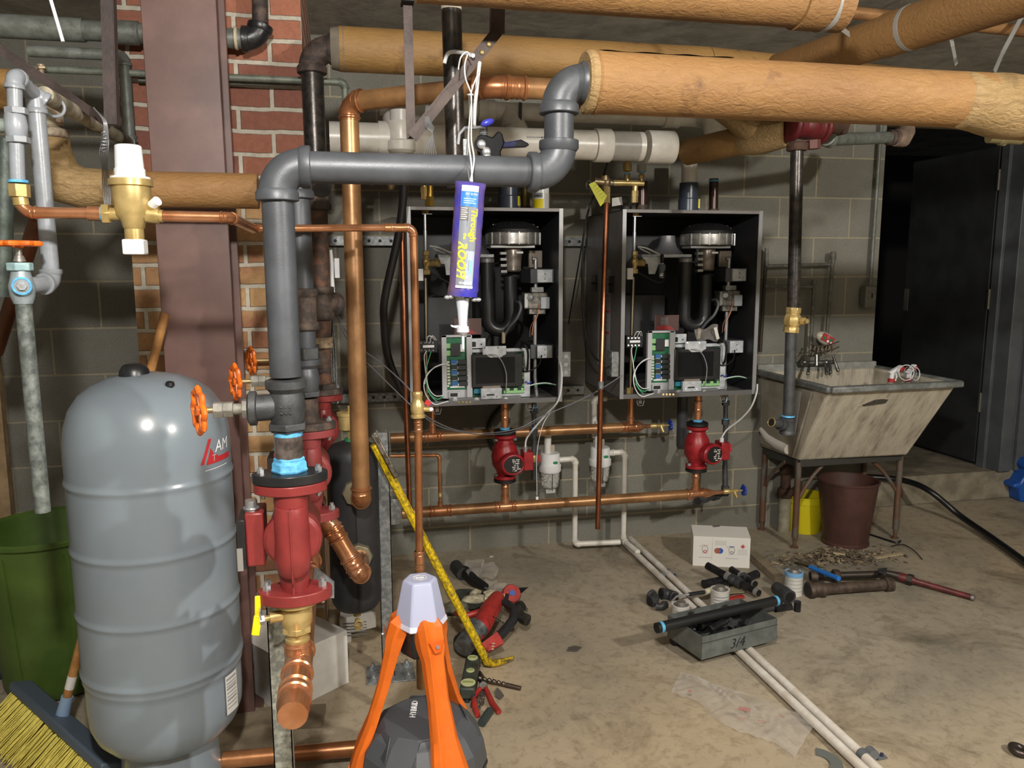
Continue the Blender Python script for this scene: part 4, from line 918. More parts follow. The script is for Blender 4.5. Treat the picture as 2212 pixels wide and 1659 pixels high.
MB().lathe([(rl_,0),(rl_*.9,.02),(rl_*.5,.05),(.010,.06),(.009,.10)],(X2+.045,yh,zl),(1,0,0),24).build('reducer',copperb,t)
def hose_bib(x,y,z,lab,m=mat('blue_valve_wheel','1f3f9c',.35)):
    v=thing('drain_valve',lab,'valve',(x,y,z-.04)); MB().lathe([(.010,0),(.013,.005),(.013,.03),(.009,.034),(.009,.07),(.006,.072),(.005,.10)],(x,y,z),(1,0,0),16).build('valve_body',brassb,v)
    MB().cyl((x+.055,y,z),(x+.065,y-.01,z-.03),.009).build('outlet',brassb,v); handwheel((x+.105,y,z),(1,0,0),.022,m,v,.005,5)
hose_bib(X2+.145,yh,zl+.002,'small brass drain valve with blue wheel at end of the lower copper header')
yu=3.53; zu=P(1330,924,yu).z
t=thing('copper_header','upper long copper header under both boilers, ending at a blue-wheeled drain valve','pipe',tuple(P(840,940,yu)),'copper headers under the boilers')
ux0=P(843,942,yu).x; ux1=P(1362,922,yu).x
MB().cyl((ux0,yu,zu),(ux1+.02,yu,zu),rl_,n=32).build('pipe',copperd,t)
def up_branch(t,x,y,z,rm,zt,r): tee(t,(x,y,z),(1,0,0),(0,0,1),rm,r,copperb,'copper',run_l=1.9); MB().cyl((x,y,z+rm),(x,y,zt),r,n=24).build('riser',copperb,t)
up_branch(t,P(934,940,yu).x,yu,zu,rl_,BZ,.0165); up_branch(t,ux1,yu,zu,rl_,BZ,.0165)
MB().lathe([(rl_,0),(rl_*.8,.015),(.010,.03),(.009,.06)],(ux1+.04,yu,zu),(1,0,0),24).build('reducer',copperb,t)
hose_bib(ux1+.10,yu,zu,'small brass drain valve with blue wheel at end of the upper copper header')
# wet rotor pumps
def small_pump(lab,x,z,side):
    n0=len(bpy.data.meshes); y=yh; t=thing('wet_rotor_pump',lab,'pump',(x,y,z-.11),'small red pumps under the boilers'); c=V((x,y,z))
    MB().lathe([(.036,0),(.040,.003),(.040,.014),(.034,.018)],c+V((0,0,.093)),(0,0,1),28).build('flange_ring',blackm,t); MB().lathe([(.034,0),(.040,.003),(.040,.014),(.036,.018)],c+V((0,0,-.110)),(0,0,1),28).build('flange_ring',blackm,t)
    MB().cyl(c+V((0,0,.112)),c+V((0,0,.121)),.018).build('thread_tape',tape,t)
    mb=MB(); mb.lathe([(.040,-.092),(.040,-.080),(.028,-.074),(.034,-.055),(.046,-.035),(.048,0),(.044,.035),(.034,.055),(.028,.07),(.040,.08),(.040,.092)],c,(0,0,1),36)
    mb.ball(c+V((0,-.005,0)),.05,(1,.8,1),24); mb.build('volute',redg,t,bevel=.001)
    for s_ in (-1,1):
        for zz in (.078,-.079): MB().nut(c+V((s_*.034,-.012,zz)),c+V((s_*.034,-.012,zz+(-.01 if zz>0 else .01))),.007).build('bolt',chrome,t)
    mc=c+V((.028 if side else .012,-.04,-.018)) ; ax=V((.25 if side else .1,-1,.0)).normalized()
    m_=MB().lathe([(.036,-.04),(.038,0),(.040,.004),(.045,.006),(.045,.03),(.041,.034),(.0,.034)],mc,ax,36).build('motor_head',redg,t)
    fx,fy=frame(ax); fx=V((1,-.1 if not side else -.25,0)).normalized(); o=mc+ax*.0345
    MB().cyl(o,o+ax*.001,.034,n=36).build('name_plate',inkblk,m_)
    rr=random.Random(4)
    for i in range(7):
        yy=-.024+i*.0075; hw=.030*math.sqrt(max(0,1-(yy/.034)**2)); x0=-hw*.8
        while x0<hw*.7:
            L=.004+rr.random()*.012
            MB().box(o+ax*.0013+fx*(x0+L/2)+V((0,0,yy)),(L,.0006,.0035)).build('plate_print',paper,m_); x0+=L+.004
            if x0>hw*.7: break
    MB().torus(o+ax*.0,ax,.0385,.0035,36,8).build('plate_rim',redg,m_)
    bx=MB().box(mc+V((.062,.012,.006)),(.034,.06,.075)).box(mc+V((.040,.014,.004)),(.03,.04,.03)).build('terminal_box',redg,t,bevel=.003)
    MB().cyl(mc+V((.055,.005,.043)),mc+V((.055,.005,.062)),.008).build('cable_gland',chrome if not side else whitew,bx)
    K=1.25
    def sc(o):
        for ch in o.children: sc(ch)
        if o.type=='MESH':
            ro=V(t['_o'])
            for v in o.data.vertices:
                w_=v.co+ro-c; v.co=V((w_.x*K,w_.y*K,w_.z*1.08))+c-ro
    sc(t)
    q=mc+V((.055,.005,.062))-c
    return V((q.x*K,q.y*K,q.z*1.08))+c
gA=small_pump('small red pump with round nameplate under the left boiler',X1,P(1091,985,yh).z,False)
gB=small_pump('small red pump with round nameplate under the right boiler',X2,P(1503,965,yh).z,True)
for lab,x,zb,zt in (('short copper riser between the lower header and left red pump',X1,zl+.05,P(1091,985,yh).z-.105),('short copper riser between the lower header and right red pump',X2,zl+.05,P(1503,965,yh).z-.105)):
    t=thing('copper_stub',lab,'pipe',(x,yh,zb)); MB().cyl((x,yh,zb),(x,yh,zt),.0165).build('pipe',copperb,t); coupling(t,(x,yh,zt-.03),(0,0,1),.0165,copperb,'copper',2.2)
for lab,x,zb,zt in (('bright copper coupling stub from left red pump up into the left boiler',X1,P(1091,985,yh).z+.118,BZ),('bright copper coupling stub from right red pump up into the right boiler',X2,P(1503,965,yh).z+.118,BZ)):
    t=thing('copper_stub',lab,'pipe',(x,yh,zb)); MB().cyl((x,yh,zb),(x,yh,zt),.0165).build('pipe',copperb,t); coupling(t,(x,yh,(zb+zt)/2),(0,0,1),.0165,copperb,'copper',3.6)
# pump cables
tag(wire([gA,gA+V((.01,-.01,.05)),P(1180,895,3.25),P(1203,870,3.19),P(1212,840,3.18),P(1213,800,3.18),P(1206,770,3.22)],.004,whitew,'pump_cable'),'white cable looping from the left small red pump up to the left boiler','cable')
tag(wire([gB,gB+V((.02,-.01,.04)),P(1600,905,3.25),P(1622,880,3.2),P(1634,850,3.18),P(1636,830,3.2)],.004,whitew,'pump_cable'),'white cable from the right small red pump to the right boiler corner','cable')
# thin copper branch with downturn
t=thing('copper_branch','thin copper pipe with an elbow dropping into the lower header behind the strut post','pipe',(Xs,yh,zl))
zc_=P(940,984,yh).z; run(t,[V((P(843,984,yh).x,yh,P(843,985,yh).z)),V((Xs,yh,zc_)),V((Xs,yh,zl+.03))],.008,copper,'copper')
coupling(t,(Xs,yh,zl+.075),(0,0,1),.0085,brassb,'copper',2.5)
# condensate neutralizers and white drain piping
def neutralizer(lab,c,flip=False):
    c=V(c); t=thing('condensate_filter',lab,'filter',tuple(c),'clear-cup condensate filters')
    MB().lathe([(.0,.078),(.036,.078),(.040,.074),(.041,.03),(.046,.028),(.046,.004),(.043,0),(0,0)],c,(0,0,1),36).build('filter_head',white,t)
    lo=MB().ball(c+V((.012,-.0405,.045)),.011,(1,.12,.55),20).build('logo_oval',inkgreen,t)
    MB().lathe([(.040,0),(.039,-.03),(.034,-.062),(.018,-.075),(0,-.075)],c,(0,0,1),32).build('filter_cup',clearcup,t)
    rr=random.Random(2); mb=MB()
    for k in range(260):
        a=rr.random()*2*PI; r_=.034*math.sqrt(rr.random()); zz=-.066+rr.random()*.060; r_*=1 if zz>-.055 else .7
        mb.ball(c+V((math.cos(a)*r_,math.sin(a)*r_,zz)),.0042,n=6)
    mb.build('filter_granules',mat('pale_granules','cfcabb',.7),t)['kind']='stuff'
    MB().bb(c+V((-.02,-.014,-.09)),c+V((.02,.014,-.074))).build('cup_foot',mat('clear_gray_plastic','b4b6b2',.3),t,bevel=.002); MB().bb(c+V((-.0015,-.041,-.07)),c+V((.0015,-.038,-.002))).build('cup_rib',mat('dark_gray_plastic','3b3d40'),t)
    for ch in t.children:
        for v in ch.data.vertices: v.co*=1.18
    MB().bb(c+V((-.028,.02,.088)),c+V((.028,.03,.125))).build('wall_bracket',mat('beige_bracket','a39a8b',.6),t); MB().cyl(c+V((-.012,0,.088)),c+V((-.012,0,.22)),.017).build('inlet_pipe',pvc,t)
    return t
yn=3.60
n1=P(1188,1018,yn); n2=P(1296,1005,yn)
neutralizer('left white condensate filter with clear cup of granules on the block wall',n1); neutralizer('right white condensate filter behind the vertical copper pipe',n2)
t=thing('pvc_drain','white plastic pipe loop from the left condensate filter down to the floor','pipe',tuple(P(1245,1160,3.6)))
q0=n1+V((.042,0,.055)); A1=V((P(1243,984,yn).x,yn,q0.z)); zf=.045
fl=V((A1.x,yn,zf)); jn=V((P(1345,1150,3.6).x,yn-.02,zf))
run(t,[q0,A1,fl,jn+V((-.02,0,0))],.0135,pvc,'pvc',Rk=1.9)
t=thing('pvc_drain','white plastic pipe loop from the right condensate filter down to the floor','pipe',tuple(P(1350,1150,3.6)))
q0=n2+V((.042,0,.06)); A2=V((P(1350,973,yn).x,yn,q0.z))
run(t,[q0,A2,V((A2.x,yn,zf)),V((A2.x+.02,yn-.15,zf-.01))],.0135,pvc,'pvc',Rk=1.9)
coupling(t,q0+V((.02,0,0)),(1,0,0),.0135,pvc,'pvc',1.6)
# long twin drain pipes over the floor, strapped together
dA0=G(1345,1165,.03); dA1=G(1885,1680,.02)
dB0=G(1362,1160,.03); dB1=G(1915,1680,.02)
for lab,a,b in (('left one of two long white drain pipes strapped together across the floor',dA0,dA1),('right one of two long white drain pipes strapped together across the floor',dB0,dB1)):
    a=V(a);b=V(b); a.z=.02;b.z=.02
    tag(MB().cyl(a,b,.0145,n=20).build('drain_pipe',mat('dusty_white_pvc','e2dfd8',.4,0,'c8c0b4',12,.5,.1)),lab,'pipe','white drain pipes across the floor')
dd=(dA1-dA0).normalized(); 
for lab,u,v in (('gray pipe strap around the twin drain pipes near the black fittings',1428,1242),('gray pipe strap around the twin drain pipes at the bottom edge',1865,1632)):
    t=thing('pipe_strap',lab,'strap',tuple(G(u+10,v,0)),'gray pipe straps'); c=G(u,v,.02); c2=G(u+17,v-5,.02)
    for q in (c,c2): MB().cyl(V((q.x,q.y,.02))-dd*.012,V((q.x,q.y,.02))+dd*.012,.0165).build('strap_band',mat('gray_strap','6f7378',.4,.3),t)
    side=V((dd.y,-dd.x,0)); m=(c+c2)/2; MB().box(V((m.x,m.y,.006))-side*.045,(.03,.02,.004),Matrix.Rotation(math.atan2(side.y,side.x),3,'Z')).build('strap_ear',mat('gray_strap','6f7378'),t); MB().cyl(V((m.x,m.y,.008))-side*.048,V((m.x,m.y,.016))-side*.048,.005).build('strap_screw',mat('dark_blue_screw','30344c',.4),t)
bandm=mat('dull_tin_band','a0a09c',.4,.3)
# ================= laundry sink =================
def mat_sink():
    t=NT('weathered_sink_concrete'); pos=t.n('ShaderNodeNewGeometry').outputs['Position']
    mp=t.n('ShaderNodeMapping'); mp.inputs['Scale'].default_value=(9,3,1.2); mp.inputs['Rotation'].default_value=(0,R(-24),0); t.l(pos,mp.inputs['Vector'])
    s1=t.ramp(t.noise(2.2,6,.7,mp.outputs[0]),[(.35,hexc('8c8474')),(.5,hexc('b3ab9a')),(.66,hexc('c6beac'))])
    w_=t.ramp(t.noise(5.5,5,.75,mp.outputs[0],.8),[(.62,(0,0,0)),(.67,(1,1,1))]); c=t.mix(t.mix(.35,(0,0,0,1),w_),s1,hexc('d6d2c6'))
    return t.set(c,.75,0,t.bump(t.noise(60,5,.6,pos),.3,.003))
sinkm=mat_sink(); zinc=mat('sink_zinc_rim','8d9190',.5,.3,'6d716f',20,.5,.2,80)
sk=thing('laundry_sink','old concrete laundry sink with broken front on a rusty leg frame against the block wall','sink',(2.5,3.46,0))
T0=[(2.11,3.10),(2.80,3.13),(2.80,3.735),(2.12,3.735)]; B0=[(2.165,3.41),(2.765,3.39),(2.765,3.735),(2.14,3.735)]; zt,zb=.862,.455; th=.028
mb=MB(); v=[]
def lp(rect,z,ins=0):
    return [mb.b.verts.new((x+sx*ins,y+sy*ins,z)) for (x,y),(sx,sy) in zip(rect,((1,1),(-1,1),(-1,-1),(1,-1)))]
a=lp(B0,zb); b_=lp(T0,zt); c_=lp(T0,zt,th); d_=lp([(2.17,3.43),(2.76,3.41),(2.76,3.725),(2.16,3.725)],zb+.04,.01)
mb.skin(a,b_); mb.skin(b_,c_); mb.skin(c_,d_); mb.cap(a,True); mb.cap(d_)
mb.build('basin',sinkm,sk,bevel=.012)
mb=MB()
for p,q in (((2.105,3.092),(2.81,3.122)),((2.805,3.122),(2.805,3.745)),((2.105,3.745),(2.105,3.092))): mb.bar((p[0],p[1],zt-.004),(q[0],q[1],zt-.004),.036,.030)
mb.build('rim',zinc,sk,bevel=.008); MB().bb((2.10,3.715,zt-.02),(2.80,3.75,zt+.035)).build('back_ledge',mat('sink_back_gray','9b9c97',.6,0,'82837d',20,.5),sk,bevel=.006)
# broken hole in the front
c0=P(1880,872,3.225); 
hx=[(-.085,-.012),(-.05,.012),(-.02,.03),(.02,.033),(.06,.026),(.055,-.002),(.02,-.008),(-.03,-.016),(-.07,-.022)]
ydir=V((0,.30,-.407)).normalized(); xdir=V((1,0,0)); nrm=V((0,-.407,-.30)).normalized()
def onfront(x,z): return V((x,3.115+(zt-z)/(zt-zb)*.285,z))
hc=onfront(P(1890,870,3.18).x,P(1890,870,3.18).z)
MB().prism(hx,hc+nrm*.001,(1,0,0),-ydir,.0015).build('hole_edge',mat('pale_broken_edge','b3aa97',.8),sk)
MB().prism([(x*.86+.004,y*.8+.001) for x,y in hx],hc+nrm*.0028,(1,0,0),-ydir,.001).build('broken_hole',mat('mesh_in_hole','2f2c28',.8,0,'55514a',150,.4),sk)
# frame and legs
legm=mat('rusty_gray_legs','5f5a52',.6,.2,'5f4334',14,.6,.3,100)
FL,FR=(2.18,3.43),(2.765,3.44); BL_,BR_=(2.16,3.715),(2.76,3.715)
for p in (FL,FR,BL_,BR_):
    MB().cyl((p[0],p[1],.05),(p[0],p[1],zb-.012),.0155,n=18).cyl((p[0],p[1],.008),(p[0],p[1],.05),.009).lathe([(.02,0),(.02,.006),(.01,.01)],(p[0],p[1],0),(0,0,1),16).build('leg',legm,sk)
mb=MB()
for p,q in ((FL,FR),(FR,BR_),(BR_,BL_),(BL_,FL)): mb.bar((p[0],p[1],zb-.018),(q[0],q[1],zb-.018),.03,.036)
mb.build('support_frame',mat('dark_angle_frame','3c3b38',.6,.3),sk,bevel=.002)
for p,q in (((FL[0],FL[1],.24),(FL[0]+.16,FL[1]+.02,zb-.03)),((FR[0],FR[1],.24),(FR[0]-.16,FR[1]+.02,zb-.03)),((BL_[0],BL_[1],.24),(BL_[0],BL_[1]-.2,zb-.03))):
    p,q=V(p),V(q); m=(p+q)/2+V((0,0,.02)); MB().tube(spline([p,m,q],5),.009,8).build('brace',legm,sk)
MB().hexa([(2.205,3.20,.80),(2.205,3.62,.80),(2.205,3.62,.50),(2.205,3.48,.49),(2.200,3.20,.80),(2.200,3.62,.80),(2.198,3.62,.50),(2.198,3.48,.49)]) if False else None
# white panel and paper sheet at its left end
pn=thing('enamel_sheet','dirty white sheet with paper leaning at the left end of the laundry sink','panel',(2.13,3.45,.5))
yy=lambda z:3.25+(zt-z)*.42
mb=MB(); mb.hexa([(2.106,3.22,.83),(2.108,3.68,.83),(2.132,3.70,.48),(2.150,3.42,.47),(2.096,3.22,.83),(2.098,3.68,.83),(2.120,3.70,.48),(2.138,3.42,.47)]).build('panel_board',mat('dirty_white_board','9d978c',.5,0,'867e70',8,.5),pn,bevel=.004)
sh=MB().hexa([(2.095,3.30,.82),(2.095,3.44,.82),(2.107,3.48,.62),(2.110,3.36,.60),(2.094,3.30,.82),(2.094,3.44,.82),(2.106,3.48,.62),(2.109,3.36,.60)]).build('paper_sheet',mat('gray_white_paper','b8b9bd',.6),pn)
mb=MB(); mb.tube([(2.12,3.69,.56),(2.125,3.62,.525),(2.13,3.54,.51),(2.135,3.45,.505)],[.016,.026,.028,.026],14).build('white_trough',mat('white_enamel_lip','c3beb6',.35),pn)
# faucet on the wall, soap bottle
ft=thing('wall_faucet','old chrome wall faucet with lever handles above the laundry sink','faucet',tuple(P(1785,775,3.70)))
old=mat('worn_chrome','9da09c',.3,.85,'6c6e69',60,.5,.2,150)
c=P(1768,783,3.66)
MB().cyl(P(1735,785,3.68),P(1800,782,3.66),.012).cyl(P(1765,783,3.68),P(1765,762,3.66),.012).ball(P(1737,783,3.67),.019).ball(P(1785,783,3.66),.016).build('faucet_body',old,ft)
MB().tube([P(1765,765,3.66),P(1765,760,3.62),P(1764,768,3.58),P(1764,790,3.57)],.009,12).build('spout',old,ft)
for u,v,du,dv in ((1748,795,-3,12),(1783,795,2,12),(1800,778,10,22),(1793,790,1,14)): MB().cyl(P(u,v-8,3.65),P(u+du,v+dv,3.62),.006,.009).ball(P(u+du,v+dv,3.62),.009).build('lever',old,ft)
wr=MB(); 
for k in range(6): wr.tube([P(1755+k*8,745,3.66),P(1758+k*8,755+(k%2)*6,3.60),P(1762+k*8,748,3.60)],.003,6)
for v in (744,756): wr.tube([P(1752,v,3.66),P(1765,v+6,3.59),P(1800,v-2,3.59),P(1812,v-6,3.66)],.003,6)
wr.build('wire_soap_rack',mat('rusty_wire','6e5f50',.5,.6),ft)
sb_=thing('soap_bottle','white soap bottle with red and green label lying tilted on the faucet rack','bottle',tuple(P(1785,735,3.62)))
Mx=Matrix.Rotation(R(28),3,'Y'); c=P(1783,732,3.63)
mb=MB(); mb.ball(c,.03,(1.95,.8,1.05),28,Mx); mb.build('bottle_body',mat('cream_plastic','b7b09f',.4),sb_)
lbm=MB().box(c+V((.0,-.0225,.001)),(.072,.004,.038),Mx).build('label',mat('faded_red_label','a8333a',.5),sb_)
for dx,dz,r_,m in ((-.022,-.004,.008,inkgreen),(-.004,.008,.009,mat('pink_print','c45a60',.5)),(.018,.002,.009,inkgreen),(.004,-.011,.007,inkwhite),(.024,-.010,.005,inkwhite)):
    q=c+V((0,-.0248,.001))+Mx@V((dx,0,dz)); MB().cyl(q,q+V((0,-.0006,0)),r_,n=16).build('label_print',m,lbm)
# old galvanized supply pipes on the wall
og=mat('old_wall_pipe','75756f',.6,.2,'5d5c55',30,.5,.3,120)
ys=3.70
t=thing('water_supply_pipe','upper old gray water pipe on the block wall, with a long drop to the faucet','pipe',tuple(P(1800,760,ys)))
run(t,[P(1655,575,ys),P(1798,571,ys),P(1783,765,ys)],.009,og,'galv',Rk=1.6); MB().cyl(P(1799,571,ys),P(1800,545,ys),.009).cyl(P(1656,575,ys),P(1656,535,ys),.009).build('pipe',og,t); MB().lathe([(.014,0),(.016,.01),(.016,.03),(.011,.04)],P(1799,560,ys),(0,0,1),16).build('fitting',og,t)
t=thing('water_supply_pipe','lower old gray water pipe on the block wall, with a shorter drop to the faucet','pipe',tuple(P(1756,760,ys)))
run(t,[P(1652,618,ys),P(1758,620,ys),P(1750,765,ys)],.009,og,'galv',Rk=1.6); MB().lathe([(.013,0),(.014,.02),(.010,.03)],P(1758,618,ys),(0,0,1),16).build('fitting',og,t)
t=thing('vertical_supply_pipe','dark vertical pipe at the wall right behind the right boiler edge','pipe',tuple(P(1645,700,ys+.02))); MB().cyl(P(1656,540,ys+.02),P(1642,760,ys+.02),.009).build('pipe',mat('dark_old_pipe','3d352d',.6,.3),t)
t=thing('electrical_conduit','thin conduit running down the wall end to a small switch box','conduit',tuple(P(1880,640,3.73)))
MB().cyl(P(1904,262,3.72),P(1880,612,3.72),.0095).build('conduit_pipe',galvd,t); c=P(1877,640,3.71)
MB().bb(c+V((-.033,-.02,-.06)),c+V((.033,.03,.055))).build('switch_box',mat('dusty_gray_box','77766f',.6,.1,'66655e',30,.5),t,bevel=.006); MB().bb(c+V((.0,-.022,-.008)),c+V((.008,-.0195,.016))).build('switch_slot',inkblk,t)
# under the sink
t=thing('floor_drain_pipe','rusty upright drain pipe under the left end of the laundry sink','pipe',tuple(G(1690,1150,0)))
dp=G(1692,1148,0); MB().cyl((dp.x,dp.y,0),(dp.x,dp.y,.20),.032).build('clay_base',mat('pale_drain_base','8b8674',.8,0,'75705f',20,.5),t)
MB().cyl((dp.x,dp.y,.20),(dp.x,dp.y,.44),.026).lathe([(.036,.19),(.040,.20),(.040,.23),(.034,.24)],(dp.x,dp.y,0),(0,0,1),24).lathe([(.030,.32),(.034,.33),(.034,.36),(.030,.37)],(dp.x,dp.y,0),(0,0,1),24).build('iron_pipe',mat('brown_rust_pipe','4e3427',.8,0,'3b2a22',30,.5,.4),t)
bk=G(1738,1150,0)+V((.02,.04,0)); b=thing('bucket','yellow plastic bucket on the floor under the sink behind the front left leg','bucket',tuple(bk))
MB().lathe([(0,0),(.082,0),(.085,.01),(.094,.16),(.099,.162),(.099,.19),(.103,.192),(.103,.20),(.095,.20),(.08,.02),(0,.02)],bk,(0,0,1),40,caps=False).build('bucket_body',yelbucket,b)
bn=V((G(1838,1190,0).x+.045,G(1838,1190,0).y+.115,0)); b=thing('waste_bin','tapered brown metal waste bin on the floor in front of the sink legs','bin',tuple(bn))
MB().lathe([(0,.01),(.108,.0),(.116,.004),(.116,.014),(.109,.02),(.144,.325),(.149,.327),(.150,.333),(.144,.337),(.139,.333),(.105,.02),(0,.02)],bn,(0,0,1),56,caps=False).build('bin_body',brownbin,b)
t=thing('black_hose','thick black hose running from the doorway curb across the floor to the right edge','hose',tuple(G(2100,1110,0)))
pts=[(2.55,4.02,.20),(2.75,4.0,.19),P(1905,1032,3.9),P(1960,1040,3.80),P(2010,1062,3.66),G(2075,1115,.055),G(2140,1160,.03),G(2212,1212,.025),G(2300,1280,.022)]
wire(pts,.0165,rubber,'hose',t,n=14,k=8)
wire([G(1850,1145,.006),G(1890,1158,.006),G(1935,1172,.006),G(1945,1168,.006)],.005,rubber,'hose_end',t) 
# blue object at the right edge
bc=G(2222,1085,0); bb=thing('blue_plastic_case','blue plastic case standing on the floor at the right edge by the curb','case',tuple(bc)); 
poly=[(-.05,0),(.20,0),(.20,.26),(-.02,.26),(-.045,.22),(-.02,.19),(-.06,.12),(-.10,.115),(-.10,.085),(-.065,.08)]
MB().prism(poly,bc,(1,-.15,0),(0,0,1),-.12).build('case_body',bluep,bb,bevel=.012)
for k,(u,v,lab,yaw_) in enumerate(((1925,823,'spray bottle with white head and red collar in the sink, left of the cable coil',0),(1962,822,'second white and red spray bottle in the sink, behind the cable coil',25))):
    t=thing('spray_bottle',lab,'bottle',tuple(P(u,v,3.27).xy)+(.50,),'spray bottles in the sink'); c=P(u,v,3.24); M3=Matrix.Rotation(R(yaw_),3,'Z'); q=lambda x,y,z:c+M3@V((x,y,z))
    MB().tube([V((c.x,c.y+.26,.535)),V((c.x,c.y+.25,.55)),V((c.x,c.y+.10,.73)),V((c.x,c.y+.05,.79)),V((c.x,c.y+.01,c.z-.02)),V((c.x,c.y,c.z))],[.024,.030,.030,.024,.013,.013],20).build('bottle_body',mat('cloudy_bottle','a8a293',.35),t)
    MB().cyl(q(0,0,-.004),q(0,0,.012),.0155).build('red_collar',inkred,t); MB().cyl(q(0,0,.012),q(.004,0,.045),.011).build('neck',white,t)
    MB().prism([(-.018,.042),(.045,.075),(.055,.072),(.055,.060),(.02,.040),(-.012,.034)],q(0,.012,0),M3@V((1,0,0)),(0,0,1),.022).build('spray_head',white,t,bevel=.003); MB().prism([(.028,.060),(.052,.070),(.066,.062),(.060,.050),(.035,.044)],q(0,.013,0),M3@V((1,0,0)),(0,0,1),.024).build('red_nozzle',inkred,t,bevel=.003)
    MB().tube([q(.02,0,.04),q(.028,0,.02),q(.022,0,.0)],.004,8).build('trigger',white,t)
t=thing('cable_coil','loose coil of thin white cable over the sink rim by the spray bottles','cable',tuple(P(1965,805,3.22)))
for k,(u,v,r_,m) in enumerate(((1958,805,.036,whitew),(1966,806,.034,leadgray),(1978,808,.030,whitew))): c=P(u,v,3.20+k*.01); MB().torus(c,(.25*k-.2,-1,.1),r_,.0022,32,8).build('cable_loop',m,t)
# ================= vertical black pipe with brass valve =================
yv=2.5
t=thing('black_drop_pipe','black vertical pipe with brass valve hanging right of the boilers, ending in a tee','pipe',tuple(P(1703,930,yv)))
pt=P(1722,318,yv); pv1=P(1714,668,yv); pv2=P(1709,716,yv); pe=P(1703,900,yv)
MB().cyl(pt,pv1,.0215).build('pipe',ironsh,t); MB().cyl(pv2,pe,.0195).build('pipe',iron,t)
MB().lathe([(.027,0),(.027,.018),(.024,.022),(.030,.032),(.034,.045),(.030,.062),(.024,.066),(.027,.070),(.027,.088)],pv1+V((0,0,.006)),(pv2-pv1),8).build('brass_valve',brassb,t,bevel=.001)
m=(pv1+pv2)/2; MB().nut(m+V((.018,-.03,0)),m+V((.022,-.042,0)),.013).cyl(m+V((.02,-.042,0)),m+V((.024,-.055,0)),.008).build('valve_stem',brassb,t)
MB().torus(pv2+V((0,0,.004)),(0,0,1),.021,.004).build('thread_tape',tape,t)
te=P(1701,920,yv); tee(t,te,(0,0,1),(-.8,-.25,.22),.0205,.0165,iron,'iron',run_l=1.5,br_l=1.5); ringband(t,te+V((0,0,.036)),(0,0,1),.021,.006,tape,'thread_tape',1.1)
nd=V((-.8,-.25,.22)).normalized(); MB().cyl(te+nd*.03,te+nd*.085,.0155).build('nipple',iron,t); MB().cyl(te+nd*.085,te+nd*.0855,.0125).build('bore',inkblk,t); MB().torus(te+nd*.0845,nd,.0155,.0016).build('bright_thread',brass,t)
# red cast body and pipes above
rv=thing('red_gate_valve','dusty dark red cast valve under the big insulated pipe, top of the black drop pipe','valve',tuple(P(1745,312,yv)))
darkred=mat('dark_red_cast','6b1c22',.5,.1,'541a1e',30,.5,.3,120)
c=P(1742,272,yv+.06)
mb=MB(); mb.ball(c,.062,(1.0,.8,.75),28); mb.lathe([(.05,-.075),(.058,-.07),(.058,-.055),(.045,-.05),(.045,.05),(.058,.055),(.058,.07),(.05,.075)],c,(1,.12,0),28); mb.box(c+V((0,0,.03)),(.09,.08,.05)); mb.build('valve_body',darkred,rv,bevel=.006)
MB().lathe([(.033,0),(.036,.004),(.036,.022),(.028,.03)],pt+V((0,0,-.012)),(0,0,1),8).build('bottom_collar',mat('brown_rust_pipe','4e3427'),rv)
MB().nut(P(1757,303,yv),P(1757,322,yv),.024).build('bottom_plug',mat('dull_red_plug','5a3530',.6),rv)
MB().cyl(c+V((.07,.0,.02)),c+V((.13,.01,.02)),.035,.045).nut(c+V((.13,.01,.02)),c+V((.15,.01,.02)),.05).build('right_flange',mat('brown_rust_pipe','4e3427'),rv)
mb=MB(); mb.ball(c+V((-.11,-.04,.035)),.04,(1.3,1,.6),20).cyl(c+V((-.15,-.05,.05)),c+V((-.175,-.055,.052)),.012); mb.build('dark_handle',mat('dark_slate_handle','3a3a40',.5),rv)
t=thing('insulated_branch','small tan insulated pipe with plastered elbow below the big insulated one','pipe',tuple(P(1480,335,2.95)))
i0=P(1478,330,2.98); i1=P(1700,283,2.58)
MB().tube([i0,i0+(i1-i0)*.03,i0+(i1-i0)*.5,i1],[.040,.050,.051,.052],36).build('insulation_jacket',ins2,t)
mb=MB(); mb.tube([i0+(i1-i0)*.60,i0+(i1-i0)*.68,i0+(i1-i0)*.8,i0+(i1-i0)*.95,i1],[.052,.060,.062,.056,.053],36); mb.tube([P(1655,300,2.66),P(1620,275,2.68),P(1585,250,2.72),P(1560,235,2.76)],[.05,.052,.048,.044],30); mb.build('plastered_joint',insend,t)
t=thing('galvanized_cross_pipe','dull galvanized pipe from the red valve to a wrapped elbow at the wall end','pipe',tuple(P(1920,300,2.9)))
g0=c+V((.15,.02,.0)); ge=P(1925,297,2.95); run(t,[c+V((.12,.01,.0)),c+V((.2,.2,-.01)),ge],.024,galvd,'galv'); coupling(t,ge,(1,0,0),.024,rust,'galv',1.4)
MB().tube([ge+V((.02,0,0)),ge+V((.06,.01,0)),ge+V((.09,.03,.03)),ge+V((.11,.06,.07))],[.034,.037,.036,.033],24).build('wrapped_elbow',mat('pinkish_wrap','8d7a6c',.8,0,'776558',30,.5,.4,60),t)
t=thing('brass_fitting','short tarnished brass pipe stub at the right edge under the insulated joint','fitting',tuple(P(2160,300,2.2))); MB().cyl(P(2135,298,2.2),P(2205,302,2.2),.016).lathe([(.016,-.012),(.021,-.008),(.021,.008),(.016,.012)],P(2165,300,2.2),(1,0,0),16).cyl(P(2166,300,2.2),P(2168,314,2.2),.009).build('stub',mat('tarnished_brass','7d7350',.5,.5),t)
